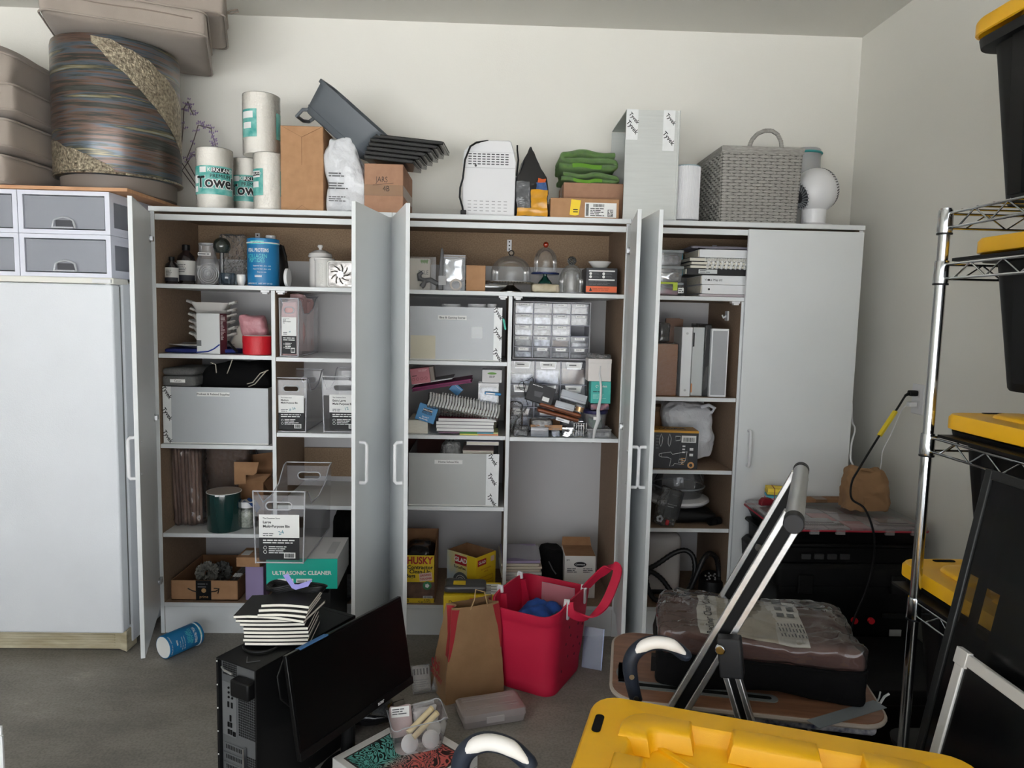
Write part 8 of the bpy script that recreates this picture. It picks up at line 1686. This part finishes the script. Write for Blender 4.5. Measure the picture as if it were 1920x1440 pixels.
obj('cord',G().tube(spline([p-pl_ for p in pts]),0.0042,8),BLACKP,t);obj('plug',G().rbox(0.018,0.013,0.012,0.006,6,c=(-0.018,0,0)).cyl((-0.03,0,0),(-0.055,-0.008,-0.01),0.008,0.0045,n=10),BLACKP,t,smooth=60)
tg=[(pts[2]-pl_).lerp(pts[3]-pl_,k)for k in(0.12,0.98)];obj('warning_tag',G().bar(tg[0],tg[1],0.016,0.010),mat('warning_yellow',(232,206,40),0.5),t);lines_=G()
for k in range(12):a=tg[0].lerp(tg[1],0.08+0.07*k);lines_.bar(a+Vector((0,-0.0055,0.004)),a+Vector((0,-0.0055,-0.004)),0.001,0.0008)
obj('tag_print',lines_,INK,t,smooth=0)
p2=Vector((WX1-0.008,oy,oz-0.022));t=thing('phone_charger','white plug with a thin white cord hanging from the outlet','charger',p2);obj('plug',G().rbox(0.016,0.014,0.010,0.004,6,c=(-0.018,0,0)),WPLAS,t,smooth=60);q=[p2+Vector((-0.034,0,0)),P(1690,770,-0.16),P(1670,815,-0.16),P(1655,845,-0.15),P(1652,870,-0.15),P(1645,905,-0.15)];obj('cord',G().tube(spline([p-p2 for p in q]),0.0022,6),WPLAS,t)
q=[P(1597,755,0.1),P(1598,790,0.06),P(1603,805,0.02),P(1597,830,-0.02),P(1595,860,-0.06),P(1603,878,-0.10),P(1610,890,-0.14)];t=thing('white_cable','white cable snaking down beside the closed cabinet door','cable',q[0]);obj('cable',G().tube(spline([p-q[0]for p in q]),0.004,8),WPLAS,t);obj('strain_relief',G().cyl(q[-1]-q[0],q[-1]-q[0]+Vector((0.01,0,-0.012)),0.0055,n=10),WPLAS,t)
for o_ in(t,):o_.location.x=max(o_.location.x,1.60)
# ================================================================== wire rack with totes
RX,RY,RD,RL=1.085,-1.30,0.60,1.25
t=thing('wire_rack','chrome wire shelving rack against the right wall','rack',(RX,RY,0))
ZS=(1.655,1.535,1.115,0.695)
for x in(0,RD):
 for y in(0,-RL):
  p=obj('post',G().cyl((x,y,0.02),(x,y,1.685),0.0127,n=20),CHROME,t);obj('foot',G().lathe([(0.018,0),(0.018,0.02),(0.012,0.024)],16,c=(x,y,0)),BLACKP,t)
  for z in ZS:
   c=obj('collar',G().lathe([(0.0165,z-0.028),(0.0172,z-0.024),(0.0162,z+0.022),(0.0155,z+0.026)],20,c=(x,y,0)),CHROME,t);obj('collar_ring',G().lathe([(0.0175,z-0.032),(0.0175,z-0.028)],20,c=(x,y,0)),BLACKP,c)
def truss(a,b,z):
 g=G();a,b=Vector(a),Vector(b);n=(b-a).normalized();L=(b-a).length;h=0.034
 a2,b2=a+n*0.016,b-n*0.016
 top=obj('rail',G().cyl(a2+Vector((0,0,z+h/2)),b2+Vector((0,0,z+h/2)),0.0032,n=8),CHROME,t);obj('rail',G().cyl(a2+Vector((0,0,z-h/2)),b2+Vector((0,0,z-h/2)),0.0032,n=8),CHROME,t)
 k=int(L/0.055);pts=[a+n*(0.05+(L-0.1)*i/k)+Vector((0,0,z+(h/2 if i%2 else-h/2)))for i in range(k+1)];obj('zigzag_wire',G().tube(pts,0.0022,6),CHROME,t)
for i,z in enumerate(ZS):
 truss((0,0,0),(0,-RL,0),z);truss((RD,0,0),(RD,-RL,0),z);truss((0,0,0),(RD,0,0),z);truss((0,-RL,0),(RD,-RL,0),z)
for k in range(22):obj('shelf_wire',G().cyl((0.004,-0.05-k*0.052,ZS[0]+0.0205),(RD-0.004,-0.05-k*0.052,ZS[0]+0.0205),0.0022,n=6),CHROME,t)
TOTB=mat('tote_black',(12,12,13),0.5,spec=0.3)
def tote(label,x,y,z,rz,h=0.35,L=0.72,W=0.5,lid=True,tb=0.80,lip=None):
 """heavy black tote with a yellow lid; origin at the middle of its base"""
 t=thing('storage_tote',label,'tote',(x,y,z),rz,group='black totes with yellow lids')
 def R_(k,zz,dx=0):return[(p[0],p[1],zz)for p in rrect(W*k-dx,L*k*1.0-dx,0.05,5)]
 g=G().loft([R_(tb,0),R_(tb+0.01,0.006),R_(0.90,h*0.79),R_(0.905,h*0.80),R_(0.97,h*0.805),R_(0.98,h*0.85),R_(0.93,h*0.855)]);obj('tote_body',g,TOTB,t,smooth=30)
 for s in(-1,1):
  for k in range(4):yy=-L*0.3+L*0.2*k;obj('side_rib',G().prism([(s*W*0.41,0.02),(s*W*0.425,0.02),(s*W*0.462,h*0.84),(s*W*0.44,h*0.84)],yy-0.02,yy+0.02,'xz'),TOTB,t)
 if lip:
  for s in(-1,1):obj('hanging_lip',G().box(min(s*W*0.47,s*0.302-lip),max(s*W*0.47,s*0.302-lip),-L*0.44,L*0.44,h*0.806,h*0.825),TOTB,t)
 if not lid:return t
 z0=h*0.925;rim=G().loft([R_(0.985,z0-0.024),R_(1.0,z0-0.022),R_(1.0,z0+0.004),R_(0.985,z0+0.012),R_(0.76,z0+0.014)],cap=False);rim.loft([R_(0.76,z0+0.014),R_(0.74,z0+0.008),R_(0.72,z0-0.012),R_(0.70,z0-0.016)],cap=False)
 base=R_(0.70,z0-0.016);rim.add(base,[tuple(range(len(base)))])
 ld=obj('lid',rim,YEL,t,smooth=45)
 # stacking ridge with notches: an L at each corner and a block in the middle of each side
 def ridge(poly,h2=0.009):
  c=Vector((sum(p[0]for p in poly),sum(p[1]for p in poly)))/len(poly)
  sh=lambda q:[(p[0]-q*(1 if p[0]>c.x else-1),p[1]-q*(1 if p[1]>c.y else-1))for p in poly]
  return obj('lid_ridge',G().loft([[(p[0],p[1],zz)for p in sh(q)]for zz,q in((z0-0.014,-0.006),(z0+0.013,0.0),(z0+0.013+h2*0.7,0.003),(z0+0.013+h2,0.008))]),YEL,ld,smooth=40)
 a,b,q=W*0.395,L*0.405,0.055;rc=0.05
 for s in(-1,1):
  for s2 in(-1,1):
   arc=[(a-rc+rc*math.sin(k*PI/10),b-rc+rc*math.cos(k*PI/10))for k in range(6)];arc2=[(a-q-0.02+0.02*math.cos(k*PI/6),b-q-0.02+0.02*math.sin(k*PI/6))for k in range(4)]
   ridge([(s*x,s2*y)for x,y in[(a-W*0.17,b)]+arc+[(a,b-L*0.19),(a-q,b-L*0.19)]+arc2+[(a-W*0.17,b-q)]])
   obj('lid_rib',G().bar((s*a*0.72,s2*b*0.74,z0-0.014),(s*0.03,s2*0.05,z0-0.014),0.012,0.010),YEL,ld,bevel=0.002)
   obj('lock_slot',G().prism(rrect(0.06,0.017,0.008,5,s*W*0.28,s2*L*0.465),z0+0.0136,z0+0.0148),BLACKM,ld)
  ridge([(-0.055,s*b),(0.055,s*b),(0.055,s*(b-q)),(-0.055,s*(b-q))]);ridge([(s*a,-0.075),(s*a,0.075),(s*(a-q),0.075),(s*(a-q),-0.075)])
 return t
tx=RX+RD/2;tyc=RY-0.395
for z,lab in((ZS[1],'black tote with a yellow lid hanging just under the top wire shelf'),(ZS[2],'black tote with a yellow lid hanging at waist height in the rack'),(ZS[3],'black tote with a yellow lid hanging lowest in the rack')):
 tote(lab,tx+(0.035 if z>1.4 else 0),tyc+(0.17 if z<0.8 else 0.03),z+0.022-0.37*0.805,0.0,h=0.37,L=0.74,W=0.545,lip=(0.035 if z>1.4 else 1e-6))
tote('black tote with a yellow lid standing on top of the rack',tx-0.01,tyc+0.03,ZS[0]+0.023,0.0,h=0.45,L=0.74,W=0.55,tb=0.79)
tote('lidless black tote on the floor under the rack',tx-0.02,tyc+0.17,0.0005,0.0,h=0.34,L=0.74,W=0.52,lid=False,tb=0.9)
# screens leaning on the rack
MESH=clear('black_mesh',(14,14,15),0.90,0.2,0.15)
MESHT=clear('thin_mesh',(30,26,18),0.35,0.2,0.1)
def lean(name,label,y0,y1,xf,k,h,fm,mm,fw=0.02,holes_=()):
 """framed screen leaning to +x: x = xf + k*z; runs from y0 (far) towards the camera to y1"""
 an=math.atan(k);t=thing(name,label,'screen',(xf,y0,0.001),rot=(0,an,0));hh=h/math.cos(an);L=y0-y1;th=0.012
 for nm,b in(('frame_bar',(-th,0,-fw,0,0,hh)),('frame_bar',(-th,0,-L,-L+fw,0,hh)),('frame_bar',(-th,0,-L+fw,-fw,hh-fw,hh)),('frame_bar',(-th,0,-L+fw,-fw,0,fw))):obj(nm,G().box(*b),fm,t,bevel=0.002)
 if not holes_:obj('mesh',G().box(-th*0.6,-th*0.5,-L+fw,-fw,fw,hh-fw),mm,t,smooth=0)
 else:
  ys=sorted({-L+fw,-fw}|{v for q in holes_ for v in(q[0],q[1])});zs=sorted({fw,hh-fw}|{v for q in holes_ for v in(q[2],q[3])})
  for i in range(len(ys)-1):
   for j in range(len(zs)-1):
    ym,zm=(ys[i]+ys[i+1])/2,(zs[j]+zs[j+1])/2;thin=any(q[0]<ym<q[1]and q[2]<zm<q[3]for q in holes_)
    if thin:obj('worn_patch',G().box(-th*0.6,-th*0.5,ys[i],ys[i+1],zs[j],zs[j+1]),MESHT,t,smooth=0)
  g=G()
  for i in range(len(ys)-1):
   for j in range(len(zs)-1):
    ym,zm=(ys[i]+ys[i+1])/2,(zs[j]+zs[j+1])/2
    if not any(q[0]<ym<q[1]and q[2]<zm<q[3]for q in holes_):g.box(-th*0.6,-th*0.5,ys[i],ys[i+1],zs[j],zs[j+1])
  o=obj('mesh',g,mm,t,smooth=0)
 return t,hh
lean('window_screen','large black framed mesh screen leaning against the rack',-1.55,-2.15,0.885,0.165,1.105,mat('charcoal_frame',(30,31,32),0.45),MESH,holes_=((-0.052,-0.022,0.79,0.896),(-0.118,-0.080,0.785,0.886)))
WFR=mat('white_aluminium',(214,212,208),0.4,0.2)
t,hh=lean('small_screen','smaller white framed mesh screen in front of the black one',-1.65,-2.20,0.828,0.19,0.755,WFR,clear('black_mesh_dense',(12,12,13),0.96,0.2,0.1),fw=0.024)
obj('corner_key',G().box(-0.014,-0.001,-0.03,0.003,hh-0.03,hh+0.003),WFR,t,bevel=0.001)
# ================================================================== step stool ladder with lap desk
A0=Vector((0.638,-1.58,1.0));A1=Vector((0.841,-1.15,1.03));A1.z=1.005;wd=(A1-A0);wd.z=0;wd.normalize();ld_=Vector((-wd.y,wd.x,0))  # towards lower left
t=thing('step_stool','aluminium step stool with a tall handrail, folded out around the lap desk','step stool',(0,0,0));ALB=mat('rail_black_insert',(8,8,9),0.6,spec=0.2);CAPG=mat('grey_end_cap',(40,40,42),0.55,spec=0.3)
foot0=Vector((A0.x,A0.y,0))+ld_*0.45;foot1=Vector((A1.x,A1.y,0))+ld_*0.45;t.location=(0,0,0)
obj('handrail',G().cyl(A0-wd*0.015,A1+wd*0.015,0.0195,n=28),ALU,t)
for p,s in((A0,-1),(A1,1)):obj('end_cap',G().cyl(p+wd*s*0.005,p+wd*s*0.042,0.0205,n=28),CAPG,t,bevel=0.002)
def rail(top,foot,w_=0.045):
 n=(top-foot).normalized();side=n.cross(wd).normalized()
 for s in(-1,1):obj('rail_flange',G().bar(foot+side*s*0.017,top+side*s*0.017,0.013,0.024,up=wd),ALU,t,bevel=0.002)
 obj('rail_channel',G().bar(foot,top,0.022,0.014,up=wd),ALB,t);obj('rail_foot',G().bar(foot-n*0.0,foot+n*0.05,0.056,0.03,up=wd),CAPG,t,bevel=0.003)
up=Vector((0,0,1))
rail(A0+wd*0.035,foot0+wd*0.035+up*0.012);rail(A1-wd*0.035,foot1-wd*0.035+up*0.012)
def onrail(f,z,off=0.0):return(foot0.lerp(A0,z/1.0)if f==0 else foot1.lerp(A1,z/1.005))+wd*(off if f==0 else-off)
bk=-ld_  # away from the rails: where the rear legs stand
for f in(0,1):
 a=onrail(f,0.71,-0.0);a=Vector((a.x,a.y,0.71))+bk*0.02;ft=Vector((a.x,a.y,0.012))+bk*0.22
 for s in(-1,1):obj('rear_leg',G().bar(ft+bk*s*0.013,a+bk*s*0.013-up*0.06,0.012,0.022,up=wd),ALU,t,bevel=0.002)
 obj('rear_leg_channel',G().bar(ft,a-up*0.06,0.016,0.012,up=wd),ALB,t);obj('pivot_bracket',G().bar(a-up*0.075+bk*0.006,a+up*0.012-bk*0.006,0.05,0.034,up=wd),CAPG,t,bevel=0.004);obj('pivot_bolt',G().cyl(a-wd*0.03-bk*0.02-up*0.01,a-wd*0.018-bk*0.02-up*0.01,0.011,n=16),CHROME,t,bevel=0.002);obj('leg_foot',G().bar(ft-up*0.011,ft+up*0.03,0.05,0.03,up=wd),CAPG,t)
for z,dpt in((0.455,0.30),(0.23,0.24)):
 a,b=onrail(0,z,0.05),onrail(1,z,0.05);a.z=b.z=z;vs=[a,b,b+bk*dpt,a+bk*dpt];obj('step',G().add([v_-up*0.02 for v_ in vs]+vs,[(0,3,2,1),(4,5,6,7),(0,1,5,4),(1,2,6,5),(2,3,7,6),(3,0,4,7)]),mat('step_black',(30,30,31),0.7),t,bevel=0.003)
bp_=onrail(1,0.8,0.03);obj('rail_bolt',G().cyl(bp_-wd*0.03,bp_-wd*0.02,0.010,n=14),CHROME,t)
# lap desk
yawb=math.radians(-11)
ZB_=0.4565
t=thing('lap_desk','walnut lap desk with a grey slot and patterned cushion lying on the stool','lap desk',(0.655,-1.262,ZB_),yawb);WAL=mat('walnut_board',(110,74,54),0.4,c2=(140,100,76),vs=7,stretch=(1,9,1))
Lb,Wb=0.635,0.37;bt=0.042
obj('board',G().prism(rrect(Lb,Wb,0.07,7),bt-0.012,bt),WAL,t,bevel=0.003);obj('board_edge',G().tube([(p[0],p[1],bt-0.007)for p in rrect(Lb,Wb,0.07,7)],0.006,8,closed=True),mat('pale_edge',(170,160,150),0.5),t)
obj('cushion',G().rbox(Lb*0.46,Wb*0.45,0.015,0.014,12,c=(0,0,0.015)),mat('patterned_cloth',(52,62,92),0.9,c2=(206,206,210),vs=45),t,smooth=180)
def stad(x,y,w_,h_,mt,z0,z1,nm,an=0):return obj(nm,G().prism(rrect(w_,h_,h_*0.49,6,0,0),z0,z1),mt,t,loc=(x,y,0),rot=(0,0,an))
stad(-0.10,-0.115,0.36,0.035,mat('slot_grey_plastic',(112,118,120),0.5),bt,bt+0.002,'phone_slot');stad(-0.10,-0.115,0.33,0.014,BLACKM,bt+0.002,bt+0.0025,'slot_groove');stad(-0.28,-0.06,0.055,0.10,mat('slot_grey_plastic',(112,118,120),0.5),bt,bt+0.002,'handle_trim');stad(-0.28,-0.06,0.028,0.075,BLACKM,bt+0.002,bt+0.0025,'handle_opening')
tp=obj('duct_tape',G().box(-0.11,0.11,-0.018,0.018,bt,bt+0.0012),mat('duct_tape_grey',(120,128,134),0.5),t,loc=(Lb*0.36,-Wb*0.40,0),rot=(0,0,math.radians(34)))
obj('frayed_end',G().tube([(0.11,0.0,bt+0.002),(0.13,0.005,bt+0.012),(0.14,0.0,bt+0.02)],0.003,5).tube([(0.11,0.008,bt+0.002),(0.125,0.015,bt+0.006),(0.135,0.02,bt+0.016)],0.002,5),clear('fray',(210,214,216),0.7,0.2,0.6),tp)
# chair cover package
Zp=ZB_+bt+0.0035
t=thing('chair_cover_pack','zipped pack holding a brown chair cover under clear film on the lap desk','package',(0.70,-1.235,Zp),math.radians(-13));Lp,Wp,hp=0.49,0.30,0.125
cr_=crumple(0.012,9,4,0.004)
def pf(v):v=v.copy();v.z+=0.02*max(0,1-(v.x/(Lp/2))**2)*max(0,1-(v.y/(Wp/2))**2)*(v.z>0);q=cr_(v);q.z=max(q.z,-hp/2);return q
def pbox(hx,hy,z0,z1,rr,nm,mt,amp=None):return obj(nm,G().rbox(hx,hy,(z1-z0)/2,rr,18,c=(0,0,(z0+z1)/2),fn=(lambda v:pf(Vector((v.x,v.y,v.z+(z0+z1)/2-hp/2)))-Vector((0,0,(z0+z1)/2-hp/2)))),mt,t,smooth=180)
pbox(Lp/2,Wp/2,0.0,hp*0.68,0.02,'black_sides',BLACKF);pbox(Lp/2*0.97,Wp/2*0.96,hp*0.55,hp*0.98,0.02,'brown_cover',mat('brown_velour',(92,62,54),0.85,var=0.1,vs=12,bump=0.3,bs=40));
def rid(v):
 q=pf(Vector((v.x,v.y,v.z+hp*0.33)))-Vector((0,0,hp*0.33));e=min(1,(abs(v.x)/(Lp/2))**2*1.3+0.35)
 n=1-abs(noise.noise(Vector((v.x*16,v.y*38,3))))*2;return q+Vector((0,0,0.014*e*max(0,n)**2*(v.z>0)))
obj('clear_film',G().rbox(Lp/2*0.985,Wp/2*0.985,hp*0.23,0.02,44,c=(0,0,hp*0.83),fn=rid),clear('pack_film',(220,216,214),0.03,0.03,1.0),t,smooth=180)
def onp(x0,x1,y0,y1,mt,nm,par,dz=0.0,n=8):
 def q(u,v):p=pf(Vector((x0+(x1-x0)*u,y0+(y1-y0)*v,hp*0.98-hp/2)));return(p.x,p.y,p.z+hp/2+0.0035+dz)
 return obj(nm,G().grid(q,n,n),mt,par,smooth=180)
PKP=mat('insert_paper',(206,200,186),0.6,c2=(176,168,150),vs=7)
ins=onp(-0.14,0.12,-0.13,0.13,PKP,'paper_insert',t,0.0,12);wp=onp(0.045,0.12,-0.13,0.13,mat('insert_white',(222,220,214),0.6),'care_panel',ins,0.001);ws=onp(-0.14,-0.09,-0.13,0.13,mat('insert_white',(222,220,214),0.6),'title_panel',ins,0.001)
pm=pf(Vector((-0.115,-0.01,hp*0.98-hp/2)));T(ws,'Recliner Chair Cover',0.030,(-0.115,-0.015,pm.z+hp/2+0.0065),INK,rot=(0,0,PI/2))
pm=pf(Vector((0.08,0.0,hp*0.98-hp/2)));g=G();r=rnd(3)
for i in range(8):
 for j in range(3):g.box(0.052+0.008*i,0.055+0.008*i,-0.12+0.03*j,-0.12+0.03*j+0.012+0.012*r.random(),pm.z+hp/2+0.006,pm.z+hp/2+0.0064)
for(x,y)in((0.06,0.0),(0.085,0.0),(0.06,0.04),(0.09,0.04)):g.box(x,x+0.018,y,y+0.022,pm.z+hp/2+0.006,pm.z+hp/2+0.0064)
g.box(0.06,0.085,0.085,0.115,pm.z+hp/2+0.004,pm.z+hp/2+0.0046);obj('care_print',g,INKG,wp,smooth=0)['kind']='stuff'
obj('piping',G().tube([pf(Vector((p[0],p[1],hp*0.63-hp/2)))+Vector((0,0,hp/2))for p in[Vector(q).to_tuple()for q in dense([(a,b,0)for a,b in rrect(Lp*0.985,Wp*0.985,0.03,4)],8)]],0.004,6,closed=True),BLACKF,t);obj('zip_pull',G().box(-Lp/2-0.012,-Lp/2+0.01,-Wp*0.45,-Wp*0.38,hp*0.2,hp*0.5),BLACKP,t)
# ================================================================== two canes with navy handles
NAVY=mat('navy_rubber',(24,33,48),0.55);GRIPW=mat('white_grip',(232,228,222),0.5)
def cane(label,q0,q1,down,Ln,z):
 t=thing('walking_cane',label,'cane',(0,0,0),group='navy walking canes');q0,q1=Vector(q0),Vector(q1);ax=(q1-q0);L=ax.length;ax.normalize()
 f=Vector((down[0],down[1],0));path=[f,f.lerp(q0,0.5)+Vector((0,0,-0.0))]
 top=[q0+Vector((0.012,0,-0.10)),q0+Vector((0,0,-0.055)),q0+Vector((-0.004,0,-0.015)),q0+ax*0.012+Vector((0,0,0.012)),q0+ax*L*0.38+Vector((0,0,0.022)),q0+ax*L*0.72+Vector((0,0,0.012)),q0+ax*L*1.0+Vector((0,0,-0.014))]
 t.location=f;o=[p-f for p in spline([Vector(p)for p in top],6)]
 rs=[0.0135+0.0025*math.sin(PI*min(1,i/(len(o)-1)))for i in range(len(o))];obj('handle',G().tube(o,rs,14),NAVY,t,smooth=70)
 obj('end_knob',G().lathe([(0.001,-0.013),(0.011,-0.008),(0.0145,0),(0.011,0.008),(0.001,0.013)],16,c=o[-1]),NAVY,t)
 gp=[p+Vector((0,-0.0085,0.0045))for p in o[14:37]];n_=len(gp);obj('grip_pad',G().tube(gp,[0.0125*min(1,0.25+3.0*min(i,n_-1-i)/n_)for i in range(n_)],12),GRIPW,t,smooth=70)
 for k in(2,8):obj('rivet',G().cyl(o[k]+Vector((0,-0.0155,0)),o[k]+Vector((0,-0.012,0)),0.0055,n=14),STEEL,t)
 obj('shaft',G().tube([Vector((0,0,0.02)),o[0].lerp(Vector((0,0,0)),0.5),o[0]],0.0105,14),mat('dark_tube',(44,46,50),0.35,0.5),t);obj('rubber_tip',G().lathe([(0.018,0),(0.018,0.012),(0.012,0.03)],16),BLACKP,t)
cane('navy walking cane with a white grip standing beside the lap desk',(0.313,-1.575,0.70),(0.425,-1.575,0.715),(0.42,-1.55),0.12,0.7)
cane('navy walking cane with a white grip at the bottom edge of the picture',(-0.030,-1.915,0.70),(0.075,-1.935,0.712),(0.02,-1.90),0.12,0.7)
# ================================================================== near tote
a=math.radians(-18.3);cc=Vector((0.20,-1.605,0))+Vector((math.cos(a),math.sin(a),0))*0.375+Vector((math.sin(a),-math.cos(a),0))*0.25
tote('black tote under the near one, hidden at the bottom of the picture',cc.x,cc.y,0.0,a+PI/2,h=0.325,L=0.67,W=0.49)
tote('nearest black tote with a bright yellow lid filling the lower right',cc.x,cc.y,0.326,a+PI/2,h=0.325,L=0.685,W=0.50)
finish_texts()
